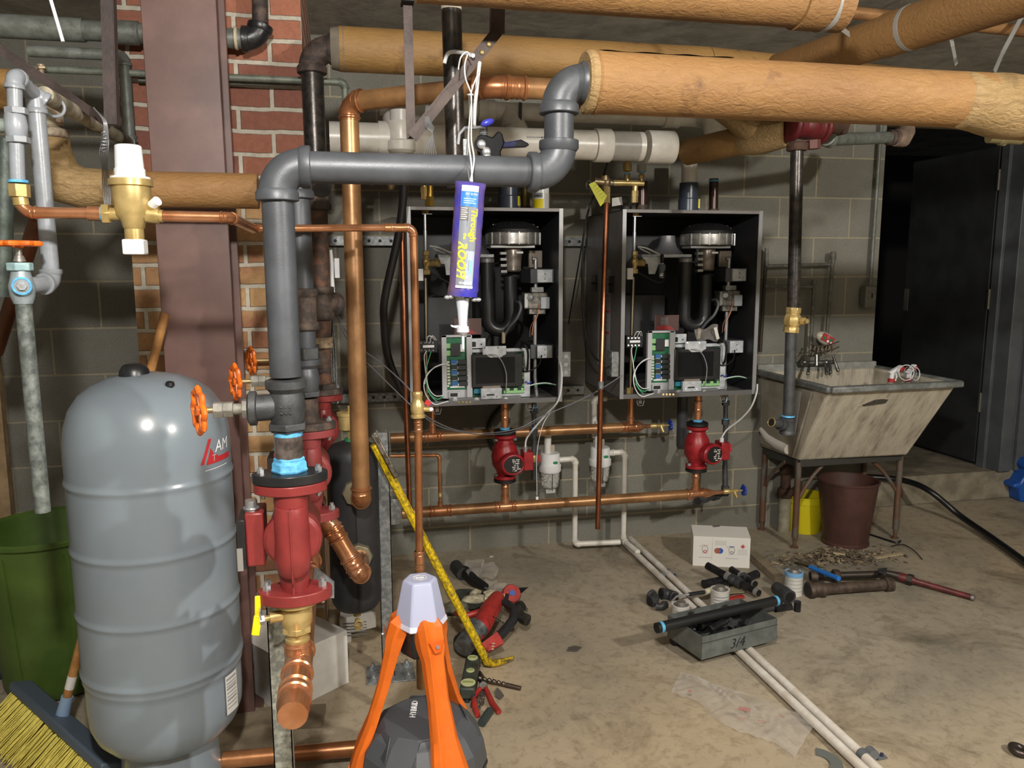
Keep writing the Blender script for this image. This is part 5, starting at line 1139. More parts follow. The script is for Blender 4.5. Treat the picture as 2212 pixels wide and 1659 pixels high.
# ================= pipes under the ceiling, right =================
yt=1.72; zc_=P(1815,3,yt).z
t=thing('insulated_ceiling_pipe','fat tan insulated pipe along the ceiling, cropped by the top of the view','pipe',tuple(P(1815,3,yt)))
x1=P(1822,5,yt).x; MB().cyl((P(900,0,yt).x,yt,zc_),(x1-.12,yt,zc_),.062,n=48).build('insulation_jacket',ins,t)
MB().lathe([(.0615,0),(.067,.001),(.067,.115),(.060,.118),(.0,.118)],(x1-.12,yt,zc_),(1,0,0),48).build('end_sleeve',ins,t)
MB().lathe([(.0678,0),(.0682,.0005),(.0682,.014),(.0678,.0145)],(x1-.055,yt,zc_),(1,.12,0),48,caps=False).build('metal_band',bandm,t)
t=thing('insulated_diagonal_pipe','tan insulated pipe running diagonally over the big one at the upper right','pipe',tuple(G(1740,130,2.08)))
d0=G(1725,140,2.06); d1=G(2175,-8,2.06); dv=(d1-d0); de=d0+dv*1.35; ds=d0-dv*.5
MB().cyl(ds,d0+dv*.52,.057,n=48).build('insulation_jacket',ins,t); MB().cyl(d0+dv*.50,de,.0605,n=48).build('insulation_sleeve',ins,t)
q=d0+dv*.60; MB().lathe([(.0608,0),(.0615,.0005),(.0615,.014),(.0608,.0145)],q,dv,40,caps=False).build('metal_band',bandm,t)
t=thing('copper_ceiling_pipe','copper pipe high along the ceiling behind the diagonal insulated one','pipe',tuple(P(2200,68,2.5)))
MB().cyl(P(1790,22,2.45),P(2260,72,2.45),W(12.5,P(2100,55,2.45))).build('pipe',copperd,t)
for lab,pts in (('perforated metal strap hanging over the copper ceiling pipe at right edge',[V((P(2235,0,2.42).x,2.42,2.42)),P(2235,0,2.42),P(2205,40,2.40),P(2165,115,2.30),P(2148,155,2.2)]),('short metal strap hanging from the ceiling behind the diagonal pipe',[V((P(2052,70,2.55).x,2.55,2.42)),P(2052,70,2.55),P(2058,100,2.56),P(2066,140,2.6)]),('bright metal strap end by the cropped insulated ceiling pipe',[V((P(1812,58,1.9).x,1.9,2.42)),P(1812,58,1.9),P(1835,75,2.0)])):
    mb=MB()
    for a,b in zip(pts[:-1],pts[1:]): mb.bar(a,b,.016,.0015,(0,1,0))
    tag(mb.build('hanger_strap',bandm),lab,'strap')
# ================= white vent piping =================
yp,zp=3.0,1.867
t=thing('white_vent_main','fat white plastic vent pipe over the boilers with coupling rings and open right end','pipe',(P(1450,318,yp).x,yp,zp))
xa,xb=P(712,295,yp).x,P(1454,318,yp).x; rp=.0555
MB().cyl((xa,yp,zp),(xb-.15,yp,zp),rp,n=48).build('pipe',pvc,t)
for u0,u1 in ((1283,1318),(1395,1454)):
    q0,q1=P(u0,312,yp).x,P(u1,315,yp).x; MB().lathe([(rp,0),(rp*1.13,.002),(rp*1.13,q1-q0-.004),(rp*1.08,q1-q0)],(q0,yp,zp),(1,0,0),48).build('coupling',pvc,t)
MB().lathe([(rp*.98,0),(rp*1.0,.003),(rp*1.0,.16)],(xb-.29,yp,zp),(1,0,0),48).build('pipe',pvc,t)
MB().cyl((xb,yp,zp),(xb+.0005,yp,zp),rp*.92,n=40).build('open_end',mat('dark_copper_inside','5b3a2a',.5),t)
for k in range(14): MB().box((P(1133,305,yp).x+k*.009,yp-rp*.975,zp+.014),(.006,.0015,.005 if k in (6,7,8,9) else .004),Matrix.Rotation(R(12),3,'Y')).build('pipe_print',inkblk if k in (6,7,8,9) else paperb,t)
tx=P(868,300,yp).x
mb=MB(); mb.lathe([(rp*1.13,0),(rp*1.13,.17)],(tx-.085,yp,zp),(1,0,0),48); mb.cyl((tx,yp-.005,zp),(tx,yp-.005,zp+.10),.042); mb.lathe([(.040,-.01),(.052,0),(.056,.03),(.050,.035),(.047,.09),(.052,.10)],(tx-.005,yp-.035,zp-.045),(0,0,1),32); mb.build('tee',pvc,t)
MB().nut((tx-.01,yp-.035,zp-.062),(tx-.01,yp-.035,zp-.045),.030).build('threaded_plug',white,t); MB().cyl((tx-.01,yp-.035,zp-.10),(tx-.01,yp-.035,zp-.062),.014).build('hose_barb',black,t)
wire([(tx-.01,yp-.035,zp-.09),P(872,400,3.0),P(862,500,3.05),P(832,640,3.1),P(830,700,3.15),P(838,770,3.2),P(870,850,3.25),P(900,900,3.35)],.0155,rubber,'condensate_hose',t,n=14)
y2,z2=3.42,P(1350,250,3.42).z
t=thing('white_vent_branch','thinner white plastic vent pipe high behind the fat one, strapped near its hanging elbow','pipe',(P(1100,240,y2).x,y2,z2))
MB().cyl((P(820,235,y2).x,y2,z2),(P(1600,248,y2).x,y2,z2),.037,n=36).build('pipe',pvc,t)
for u in (1050,1450,1560): coupling(t,(P(u,240,y2).x,y2,z2),(1,0,0),.037,pvc,'pvc',2.)
q=V((P(1105,240,y2).x,y2,z2)); MB().tube([q,q+V((.0,-.02,-.05)),q+V((.02,-.04,-.085)),q+V((-.02,-.05,-.12))],[.05,.05,.048,.045],28).build('elbow',pvc,t)
MB().bar(q+V((.03,-.042,.03)),q+V((.02,-.075,-.06)),.014,.002,(0,1,0)).build('hanger_strap',mat('dark_zinc','55585d'),t)
q=V((P(1515,262,y2).x,y2-.1,z2-.02)); MB().tube([q+V((0,.1,.02)),q,q+V((.01,-.01,-.06))],[.04,.045,.042],24).build('elbow',pvc,t)
t=thing('white_vent_elbow','white plastic wye with an upturned branch left of the arching copper pipe','pipe',tuple(P(860,250,3.1)))
MB().tube([P(985,255,3.25),P(920,240,3.22),P(870,235,3.16),P(855,262,3.1),P(858,300,3.06)],[.04,.045,.05,.05,.045],28).build('wye_body',pvc,t)
# vents on the boiler tops
ytp=BY+.30
for k,(u,lab) in enumerate(((1098,'dark plastic vent collar with yellow sticker on top of the left boiler'),(1487,'dark plastic vent collar with yellow sticker on top of the right boiler'))):
    zt_=BZ+BH; c=P(u,440,ytp); c.z=zt_
    t=thing('vent_collar',lab,'vent',tuple(c),'vent collars on the boilers')
    mb=MB(); mb.lathe([(.0,0),(.068,0),(.068,.006),(.05,.012),(.047,.014),(.047,.07),(.043,.075),(.043,.145),(.0,.145)],c,(0,0,1),36); mb.build('collar',pvcg,t)
    MB().lathe([(.069,0),(.070,.003),(.052,.016)],c,(0,0,1),36,caps=False).build('blue_base_ring',mat('dark_blue_ring','20405e',.4),t)
    MB().box(c+V((.042,-.02,.05)),(.012,.018,.042),Matrix.Rotation(R(-25),3,'Z')).build('yellow_sticker',inkyel,t)
    MB().cyl(c+V((0,0,.145)),c+V((0,0,.26)),.036,n=32).build('vent_pipe',pvc,t)
def upstub(lab,u,v0,v1,y,r,m,top=None,name='pipe_stub'):
    a=P(u,v0,y); a.z=BZ+BH; b=P(u,v1,y); t=thing(name,lab,'pipe',tuple(a)); MB().cyl(a,b,r).build('pipe',m,t)
    if top: MB().cyl(b-V((0,0,.014)),b-V((0,0,.006)),r*1.04).build('thread_tape',top,t)
    MB().cyl(a,a+V((0,0,.03)),r*1.15).build('collar',rust,t); return t
dkbrown=mat('glossy_dark_brown_pipe','40302b',.25,.5)
upstub('short dark upright pipe stub with taped rim on top of the right boiler',1542,440,386,ytp+.02,.0215,dkbrown,tape); upstub('dark upright capped pipe behind brass fittings on the right boiler',1387,440,392,BY+.16,.0245,dkbrown)
upstub('brownish upright pipe stub on top of the left boiler',1135,440,400,ytp,.02,mat('olive_brass_stub','6f6233',.4,.6))
can=P(1168,438,ytp-.12); can.z=BZ+BH; t=thing('primer_can','white can with yellow label and red cap on top of the left boiler','can',tuple(can))
MB().cyl(can,can+V((0,0,.115)),.036).build('can_body',white,t); MB().cyl(can+V((0,0,.115)),can+V((0,0,.135)),.024).build('cap',inkred,t)
mb=MB()
cl=lambda a0,a1,z0,z1,m,nm:MB().grid(lambda a,b:can+V((math.sin(a0+(a1-a0)*a)*.0365,-math.cos(a0+(a1-a0)*a)*.0365,z0+(z1-z0)*b)),10,1).build(nm,m,t)
cl(-1.3,.1,.005,.05,inkyel,'label'); cl(.3,1.3,.01,.075,paper,'label'); cl(-1.2,.0,.055,.075,mat('gray_print','8a8d90',.5),'label_print'); cl(-1.2,-.2,.06,.066,inkblk,'label_print')
# relief and air vent tree on each boiler
def vent_tree(lab,du):
    y=BY+.07; t=thing('brass_vent_tree',lab,'valve',tuple(P(1370,438,y)+V((du,0,0))))
    D=V((du,0,0)); p=lambda u,v,yy=y:P(u,v,yy)+D
    MB().nut(p(1371,438),p(1371,425),.014).cyl(p(1371,428),p(1372,402),.012).nut(p(1371,425),p(1371,412),.016).build('bottom_fitting',brassb,t)
    MB().cyl(p(1325,395),p(1390,396),.0125).build('cross_tube',brassb,t); MB().cyl(p(1318,395),p(1334,395),.0095).build('nipple',galv,t)
    MB().cyl(p(1355,393),p(1355,380),.008).nut(p(1355,386),p(1355,377),.012).lathe([(.010,0),(.018,.004),(.019,.01),(.019,.038),(.012,.046),(.006,.050),(.006,.065)],p(1355,371),(0,0,1),24).build('air_vent',brassb,t)
    MB().torus(p(1355,376),(0,0,1),.012,.003).build('thread_tape',tape,t)
    MB().cyl(p(1386,393),p(1386,372),.009).nut(p(1386,385),p(1386,378),.013).build('gauge_stem',brassb,t); MB().torus(p(1386,372),(0,0,1),.0115,.003).build('thread_tape',tape,t)
    MB().cyl(p(1386,371),p(1386,355),.020).build('pressure_gauge',mat('clear_gauge','9a9a96',.3,0),t)
    mb=MB(); mb.cyl(p(1320,395),p(1283,392),.0155).ball(p(1310,394),.021,(1,1,1.2),18).lathe([(.014,0),(.017,-.006),(.020,-.010),(.020,-.025),(.012,-.04)],p(1307,397),(0,0,1),16).cyl(p(1306,380),p(1306,390),.021); mb.build('relief_valve',mat('bronze_relief','9a8768',.4,.7,'7c6b50',40,.5,.2),t)
    MB().torus(p(1272,400),(1,.3,0),.018,.0018).build('lever_ring',chrome,t)
    return t
vent_tree('brass relief valve and air vent group on the right boiler, carrying a yellow tag',0)
vent_tree('brass relief valve and air vent group on the left boiler, behind the black pipe',-.903)
tg=thing('yellow_tag','yellow printed warning tag hanging on the relief valve ring of the right boiler','tag',tuple(P(1290,430,BY+.03)))
yy=BY+.035; MB().hexa([P(1272,398,yy),P(1284,392,yy),P(1315,427,yy),P(1297,446,yy),P(1272,398,yy-.001),P(1284,392,yy-.001),P(1315,427,yy-.001),P(1297,446,yy-.001)]).build('tag_card',mat('lime_yellow_card','c9cc3a',.6),tg)
for k in range(5): a=P(1282+k*4.2,404+k*6,yy-.0015); b=P(1290+k*4.2,398+k*6,yy-.0015); MB().bar(a,b,.0015,.0005,(0,1,0)).build('tag_print',mat('olive_print','77792a',.6),tg)
t=thing('paper_booklet','white folded paper lying on the left top of the right boiler','paper',tuple(P(1335,440,BY+.2)))
MB().hexa([P(1322,446,BY+.12),P(1345,442,BY+.16),P(1343,425,BY+.18),P(1322,428,BY+.14),P(1322,446,BY+.125),P(1345,442,BY+.165),P(1343,425,BY+.185),P(1322,428,BY+.145)]).build('page',paper,t)
t=thing('black_clamp','small black strap coil beside the brass fitting on the right boiler top','clamp',tuple(P(1353,437,BY+.12)))
c=P(1353,430,BY+.14); MB().lathe([(.022,0),(.024,.002),(.024,.022),(.022,.024)],V((c.x,c.y,BZ+BH)),(0,0,1),24,caps=False).build('strap_coil',blackm,t,solid=.002)
# left boiler fitting seen above its top
t=thing('brass_supply_fitting','dark brass fitting entering the top of the left boiler','fitting',tuple(P(928,440,BY+.07)))
MB().nut(P(928,446,BY+.07),P(928,425,BY+.07),.019).cyl(P(928,425,BY+.07),P(928,400,BY+.07),.016).build('fitting_body',mat('shaded_brass','8f7433',.4,.8),t)
t=thing('copper_vertical','thin copper discharge pipe down the left side of the right boiler','pipe',tuple(P(1290,1140,3.1)))
MB().cyl(P(1310,440,3.24),P(1298,830,3.1),.011).cyl(P(1298,830,3.1),P(1291,1142,3.1),.011).build('pipe',mat('rosy_copper','b07558',.3,.95,'8f5a40',8,.5),t); coupling(t,P(1298,832,3.1),(0,0,1),.011,galv,'copper',3.)
MB().nut(P(1310,440,3.24),P(1310,405,3.26),.016).build('brass_adapter',brassb,t)
for lab,pts in (('thin copper discharge pipe of the left boiler, behind the bright drop',[P(878,405,3.26),P(868,470,3.12),P(876,860,3.1),P(885,1100,3.12)]),):
    t=thing('copper_vertical',lab,'pipe',tuple(pts[-1])); MB().tube(pts,.0105,16).build('pipe',mat('rosy_copper','b07558'),t)
# grey capped drop and gas drops under boilers
t=thing('capped_gray_pipe','dark gray capped plastic pipe hanging under the right boiler','pipe',tuple(P(1472,975,3.58))); a=P(1474,868,3.58); a.z=BZ; e=P(1472,970,3.58)
MB().lathe([(.0,0),(.020,.003),(.026,.015),(.0265,.03),(.0265,a.z-e.z)],e,(0,0,1),28).build('pipe',pvcsmoke,t)
def gas_drop(lab,u0,v1,y,long_):
    t=thing('gas_drop',lab,'pipe',tuple(P(u0,v1,y))); a=P(u0,865,y); a.z=BZ; b=P(u0-1,v1,y)
    MB().cyl(a,b,.0115).build('pipe',iron,t)
    for f in (.22,.45): q=a+(b-a)*f; MB().nut(q-V((0,0,.012)),q+V((0,0,.012)),.019).build('union',iron,t); MB().torus(q+V((0,0,.016)),(0,0,1),.012,.0025).build('thread_tape',tape,t)
    q=a+(b-a)*.80; MB().lathe([(.013,0),(.018,.006),(.018,.03),(.013,.036)],q,(0,0,1),8).build('gas_cock',brass,t); MB().box(q+V((.022,-.012,.018)),(.012,.01,.035)).build('red_handle',inkred,t,bevel=.002)
    return b
b=gas_drop('black gas pipe with red-handled cock beside the left small red pump',1154,1035,3.50,False)
b=gas_drop('black gas pipe with red-handled cock beside the right small red pump',1567,1010,3.50,True)
t=thing('gas_drip_leg','dark gray threaded pipe stub pointing left below the right gas drop','pipe',tuple(P(1540,1070,3.45)))
MB().cyl(P(1566,1005,3.5),P(1566,1060,3.48),.013).lathe([(.016,0),(.02,.005),(.02,.045),(.015,.05)],P(1566,1070,3.48),(0,0,1),20).build('tee_body',iron,t)
MB().cyl(P(1570,1062,3.48),P(1515,1080,3.35),.0165,.0165).cyl(P(1550,1070,3.43),P(1540,1073,3.41),.021).cyl(P(1525,1077,3.37),P(1508,1082,3.33),.0195).build('nipple',iron,t); q=P(1507.5,1082,3.328); MB().cyl(q,q+(P(1507,1082.2,3.326)-q),.014).build('bore',inkblk,t)
# junction boxes on boiler sides
for lab,x in (('small gray junction box on the right outer side of the left boiler',.93),('small gray junction box on the left side of the right boiler',P(1326,785,3.22).x)):
    y=3.26 if x<1.05 else 3.21; 
    if x>1.05: x=1.138
    z=P(1222,788,3.25).z if x<1.05 else P(1325,785,3.25).z
    t=thing('junction_box',lab,'box',(x,y,z-.05)); MB().bb((x-(.018 if x>1.05 else .033),y,z-.055),(x+(.016 if x>1.05 else .022),y+.07,z+.055)).build('box_body',galv,t,bevel=.003)
    if x>1.05: [MB().cyl((x-.018,y+.02+.03*0,z-.035+k*.035),(x-.019,y+.02,z-.035+k*.035),.010,n=16).build('knockout',stainl,t) for k in range(3)]
    else: [MB().cyl((x,y,z-.035+k*.035),(x,y-.001,z-.035+k*.035),.009,n=16).build('knockout',stainl,t) for k in range(3)]
# ================= overhead pipes at left =================
yk=2.68
t=thing('galvanized_overhead_pipe','thick dull galvanized pipe high at left, going behind the brown column to a black elbow','pipe',tuple(P(300,68,yk)))
zz=P(150,64,yk).z; xe=P(555,66,yk).x
MB().cyl((P(-60,64,yk).x,yk,zz),(P(182,64,yk).x,yk,zz),.0335).cyl((P(182,64,yk).x,yk,zz),(xe-.03,yk,zz),.029).build('pipe',galvd,t)
MB().lathe([(.030,0),(.0345,.003),(.0345,.09),(.030,.094)],(P(230,66,yk).x,yk,zz),(1,0,0),28).build('coupling',galvd,t)
em,_a,_b=elbow_mb((xe,yk,zz),(1,0,0),(.25,.1,1),.029,'iron',1.6); em.build('black_elbow',mat('tarred_black','18191b',.35,0,'242526',40,.5,.6,60),t)
MB().cyl((xe+.01,yk+.005,zz+.05),(xe+.02,yk+.01,CE),.024).build('vertical_stub',rust,t); ringband(t,(xe-.062,yk,zz),(1,0,0),.029,.008,mat('pale_thread_seal','b9ab90'),'thread_tape',1.15)
t=thing('galvanized_drop','dull galvanized pipe with an elbow dropping to a tee above the brass regulator','pipe',tuple(P(283,330,yk)))
a=P(62,110,yk); b_=P(266,118,yk); c=P(282,318,yk); b_=V((c.x-.0,yk,a.z)); run(t,[V((a.x,yk,a.z)),b_,V((c.x,yk,c.z-.02))],.0165,galvd,'galv'); tee(t,(c.x,yk,c.z+.01),(0,0,1),(0,-1,0),.0165,.0165,galvd,'galv',run_l=1.5,br_l=1.2)
t=thing('galvanized_slant_pipe','beige dusty pipe running back from the gray tee at left to the farther drop','pipe',tuple(P(180,250,2.2)))
MB().cyl(P(96,205,1.87),(c.x,yk-.03,c.z+.01),.0175).build('pipe',mat('dusty_beige_pipe','a39b88',.7,.1,'6a6557',20,.5,.3,100),t)
MB().torus(P(118,232,1.93),(.1,-1,0),.019,.0035).build('pipe_hook',graypaint,t)
t=thing('thin_gray_pipe','thin dull pipe high across the chimney, ending in a small drop beside the dark riser','pipe',tuple(P(745,200,yk)))
za=P(400,163,yk).z
yq=2.72
run(t,[V((P(70,158,yk).x,yk,za)),V((P(745,178,yk).x,yk,za)),V((P(752,480,yk).x,yk,P(752,480,yk).z))],.0105,mat('greenish_old_pipe','5d655c',.55,.2,'777c70',30,.5,.3,120),'galv',Rk=1.8)
coupling(t,(P(755,420,yk).x-.006,yk,P(752,462,yk).z),(0,0,1),.0105,galvd,'galv',3.)
t=thing('brass_cock','small tarnished brass cock on the thin dull pipe at far left','valve',tuple(P(88,160,yk-.05))); MB().cyl(P(90,165,yk-.03),P(88,140,yk-.04),.008).nut(P(89,150,yk-.04),P(88,146,yk-.04),.016).ball(P(88,142,yk-.04),.012,(1,1,.6)).build('cock_body',mat('pale_old_brass','b7a58a',.4,.6),t)
zc2=P(500,181,2.71).z
tag(MB().cyl((P(300,181,2.71).x,2.71,zc2),(P(640,186,2.71).x,2.71,zc2+.005),.006).build('thin_conduit',galvd),'very thin conduit just below the dull pipe across the chimney','conduit')
# brown angle irons
brn=mat('brown_angle_iron','3c2f2d',.55,.1,'2c211f',14,.5,.3,80)
def angle(lab,p0,p1,w_,name='angle_iron',nrm=(0,1,0)):
    p0,p1=V(p0),V(p1); d=(p1-p0).normalized(); n=V(nrm); sd=n.cross(d).normalized(); mb=MB()
    mb.bar(p0,p1,w_,.004,n) ; m=mb
    mb.bar(p0-sd*(w_/2)+n*.014,p1-sd*(w_/2)+n*.014,.004,.028,n)
    o=mb.build(name,brn); return tag(o,lab,'bracket')
angle('brown angle iron hanging straight down from the ceiling left of the brown column',P(228,-60,2.05),P(238,268,2.05),.025)
q0,q1=P(-30,88,1.95),P(240,272,2.12)
angle('brown angle iron slanting down from the left edge to the hanging one',q0,q1,.018)
# second pale rods and wires
tag(MB().cyl(P(98,-40,1.6),P(136,90,1.6),.003).build('white_rod',whitew),'thin white rod dangling from the ceiling at upper left','rod')
t=thing('wire_bundle','twisted gray tie wire looped over the angle iron and around the insulated pipe','wire',tuple(P(228,400,2.02)))
for k in range(5):
    du=k*3-6; wire([P(208+du,232+k*4,2.04),P(226+du*.5,262,2.02),P(228+du,300,2.03),P(224+du*1.5,330,2.04),P(226+du,360,2.1),P(230+du*1.3,400,2.22),P(232+du,445,2.24)],.0014,leadgray,'wire_strand',t,n=5)
for k in range(6): MB().torus(P(224+rnd.random()*6,288+k*7,2.03),(rnd.random()-.5,.3,1),.007,.0012,12,5).build('wire_twist',leadgray,t)
# insulated pipe at left
yi=2.29; r_=.047
t=thing('insulated_pipe','tan insulated pipe crossing in front of the brown column, cut at the iron riser','pipe',tuple(P(560,412,yi)))
zi_=P(350,410,yi).z; xL=P(128,400,yi).x; xR=P(558,412,yi).x
MB().cyl((xL+.14,yi,zi_),(xR,yi,zi_),r_,n=44).build('insulation_jacket',ins,t); MB().cyl((xR,yi,zi_),(xR+.0006,yi,zi_),r_*.9,n=30).build('cut_end',insend,t)
MB().tube([(xL-.012,yi,P(120,300,yi).z),(xL-.012,yi,zi_+.09),(xL-.005,yi,zi_+.045),(xL+.02,yi,zi_+.012),(xL+.06,yi,zi_),(xL+.15,yi,zi_)],[.044,.048,.054,.056,.053,r_],36).build('plastered_elbow',insend,t)
up_=P(108,270,yi); MB().lathe([(.04,0),(.044,.004),(.044,.02),(.03,.026),(.034,.03),(.034,.06),(.03,.075)],(xL-.012,yi,P(120,298,yi).z),(0,0,1),28).build('old_fitting',mat('patched_old_fitting','7b5e4e',.7,0,'a39a86',50,.5,.6,60),t)
tag(MB().cyl(P(-40,190,2.3),P(28,195,2.3),.05,n=36).build('insulated_pipe_end',ins2),'short piece of tan insulated pipe at the far left edge behind the gray elbow','pipe')
t=thing('dark_vertical_pipe','dark mottled vertical pipe at the far left edge','pipe',tuple(P(8,560,2.3))); MB().cyl(P(12,300,2.3),P(2,640,2.3),.024).build('pipe',mat('dark_green_pipe','3e4744',.5,.3,'566059',30,.5,.3,120),t)
# ================= hanger irons, long vertical pipe, caulk cartridge =================
hb=mat('rusty_brown_bar','352722',.55,.1,'43342e',30,.5,.3,120)
t=thing('steel_hanger','flat steel bar bent and slanting down from the ceiling to the vertical hanger rod','hanger',tuple(P(885,300,1.9)))
A0=P(1078,-60,1.9); A1=P(1076,72,1.9); A2=P(890,297,1.9)
mb=MB(); mb.bar(A0,A1,.030,.005,(0,1,0)); mb.build('vertical_bar',hb,t); MB().bar(A1+V((.0,0,.006)),A2,.026,.005,(0,1,0)).build('slanted_bar',hb,t)
mb=MB(); mb.bar(A0+V((-.014,0.012,0)),A1+V((-.014,.012,0)),.005,.024,(0,1,0)); mb.build('bar_flange',hb,t); dd_=(A2-A1).normalized()
for k in (.10,.17): q=A1+dd_*(k*.35+.0)+V((0,-.004,0)); MB().ball(q,.006,(1,.6,1),12).build('rivet',brass,t)
t=thing('hanger_rod','brown flat hanger bar dropping straight from the ceiling beside the slanting one','hanger',tuple(P(888,300,1.93))); MB().bar(P(880,-5,1.93),P(888,300,1.93),.021,.005,(0,1,0)).build('bar',hb,t)
MB().bb(P(868,-6,1.9),P(894,8,1.92)+V((0,.03,0))).build('top_clip',blackm,t)
yb=2.10; t=thing('black_vertical_pipe','straight black pipe rising to the ceiling behind the slanting hanger','pipe',tuple(P(985,400,yb)))
MB().cyl(P(975,20,yb),P(986,405,yb),.0255,n=28).build('pipe',ironsh,t); MB().cyl(P(974,-30,yb),P(975,22,yb),.0262).build('cement_collar',mat('pale_cement','b3ad9d',.8),t)
MB().lathe([(.04,0),(.04,.01),(.028,.012)],P(974,4,yb),(0,0,1),24).build('ceiling_plate',rust,t)
# white coated hook tubes and cords
t=thing('tie_wire','white cord tied over the slanting bar, holding up the caulk cartridge','cord',tuple(P(1015,395,1.5)))
wire([P(1010,118,1.84),P(1004,140,1.83),P(1006,170,1.82),P(1018,205,1.8),P(1016,240,1.72),P(1012,300,1.6),P(1018,352,1.56),P(1020,392,1.53),P(1018,400,1.5)],.0017,whitew,'cord_strand',t)
wire([P(1035,155,1.86),P(1028,170,1.82),P(1018,200,1.8),P(1019,240,1.72),P(1018,300,1.6),P(1024,345,1.56),P(1016,392,1.53)],.0016,whitew,'cord_strand',t)
wire([P(1013,205,1.8),P(1014,260,1.70),P(1008,330,1.6),P(1014,390,1.53)],.0014,leadgray,'cord_strand',t); wire([P(990,150,1.84),P(995,125,1.86),P(1008,112,1.86),P(1016,122,1.85)],.0018,whitew,'cord_loop',t)
MB().torus(P(1016,205,1.8),(0,0,1),.006,.0016).build('knot',whitew,t)
t=thing('white_hook_rod','white bent rod hooked over the black vertical pipe','rod',tuple(P(960,135,2.0))); wire([P(960,137,2.0),P(966,118,2.0),P(978,112,2.0),P(998,114,1.95),P(1022,120,1.88)],.0048,white,'rod',t,n=10)
tag(MB().tube([P(1036,135,1.9),P(1032,170,1.88),P(1026,230,1.83),P(1024,272,1.79)],.0045,10).build('straight_rod',white),'straight white rod standing out of the spring clamp behind the white cord','rod')
t=thing('gray_wire_loops','thin gray tie wires looped on the slanting bar left of the black vertical pipe','wire',tuple(P(935,345,1.9)))
for k in range(6):
    du=(k-3)*3; wire([P(930+du,228,1.92),P(922+du*.4,250,1.9),P(930+du,275,1.88),P(934,290,1.87),P(932+du*1.6,330,1.86),P(940+du*2.5,380,1.8),P(945+du*3,398,1.75)],.0012,leadgray,'wire_strand',t,n=5)
# caulking gun / spring clamp
cg=thing('caulk_gun','black caulking gun with blue-tinted handle hung behind the black horizontal pipe','gun',tuple(P(1060,330,1.72)))
yg=1.74; p=lambda u,v,dy=0:P(u,v,yg+dy)
bk_=mat('satin_black_metal','1c1d1f',.3,.5)
mb=MB(); mb.cyl(p(1044,272),p(1044,300),.0045); [mb.torus(p(1044,276+k*4),(0,0,1),.008,.0018,16,6) for k in range(7)]; mb.build('spring_rod',chrome,cg)
poly=lambda L:[((P(u,v,yg)-P(1060,320,yg)).dot(V((1,0,0))),(P(u,v,yg)-P(1060,320,yg)).z) for u,v in L]
o=P(1060,320,yg)+V((0,-.01,0))
MB().prism(poly([(1030,296),(1040,290),(1062,298),(1075,284),(1084,290),(1088,312),(1080,330),(1086,360),(1060,366),(1040,352),(1032,330)]),o,(1,0,0),(0,0,1),-.022).build('gun_body',bk_,cg,bevel=.003)
MB().prism(poly([(1075,305),(1068,300),(1075,285),(1082,288),(1090,308),(1125,302),(1140,310),(1143,314),(1136,318),(1086,320),(1072,316)]),o+V((0,.003,0)),(1,0,0),(0,0,1),-.016).build('trigger_handle',mat('black_blue_grip','23264a',.25,0,'141416',14,.6),cg,bevel=.003)
for u,v in ((1040,312),(1051,328),(1052,340)): MB().ball(p(u,v,-.036),.010,(1,.6,1),16).build('rivet',stainl,cg)
MB().cyl(p(1040,312,-.03),p(1040,312,-.034),.016).cyl(p(1052,330,-.03),p(1052,330,-.034),.014).build('pivot_plate',bk_,cg)
mb=MB(); mb.tube([p(989,312,-.03),p(992,290,-.03),p(1004,276,-.03),p(1025,276,-.02),p(1048,274,-.02),p(1060,262,-.02)],.0035,8); mb.build('release_lever',mat('lever_steel','b0b4bb',.25,.8),cg)
MB().ball(p(1053,265,-.025),.014,(1.1,.6,.55),18,Matrix.Rotation(R(-20),3,'Y')).build('thumb_pad',mat('blue_thumb_pad','3b3fb0',.3),cg)
MB().bb(p(1001,300,-.02),p(1010,345,-.01)).build('frame_strip',chrome,cg)
# caulk cartridge
ct=thing('caulk_cartridge','blue caulk cartridge with yellow lettering hanging nozzle down in front of the left boiler','cartridge',tuple(P(1005,520,1.5)))
T1=P(1014,394,1.5); T2=P(998,640,1.5); ax=(T2-T1).normalized(); L=(T2-T1).length; rr=random.Random(8)
fx=V((1,0,0)); fx=(fx-ax*fx.dot(ax)).normalized(); fy=ax.cross(fx)
mb=MB(); prof=[]
N=30; M=26; rings=[]
for i in range(N+1):
    tt=i/N; rg=[]
    for j in range(M):
        a=2*PI*j/M; r0=.0262*(1+.015*math.sin(a*7+tt*23)+.03*(rr.random()-.5)); sx_=1.0; 
        if tt<.04: sx_=1.12-.0; r0*=.92
        if tt>.92: r0*=1.06
        c_=T1+ax*(tt*L); wing=.004*max(0,math.cos(a-.2))**6*(1 if tt<.95 else .4)
        rg.append(mb.b.verts.new(c_+fx*((r0+wing)*math.cos(a)*sx_)+fy*(r0*math.sin(a)*(.55 if tt<.03 else 1))))
    rings.append(rg)
for a,b in zip(rings[:-1],rings[1:]): mb.skin(a,b)
mb.cap(rings[0],True); mb.cap(rings[-1])
mb.build('film_sleeve',bluefilm,ct,smooth=60)
def on_tube(s0,s1,a0,a1,m,nm,off=.0290,par=None):
    "patch on the cartridge: s along it from the top, a across in metres"
    return MB().grid(lambda p_,q_:T1+ax*((s0+(s1-s0)*p_)*L)+fx*(off*math.sin((a0+(a1-a0)*q_)/off))-V((0,1,0))*(off*math.cos((a0+(a1-a0)*q_)/off)),24,10).build(nm,m,par or ct)
lg=on_tube(.04,.925,-.0185,.0155,mat('label_gray','6f747c',.4),'label',.0292)
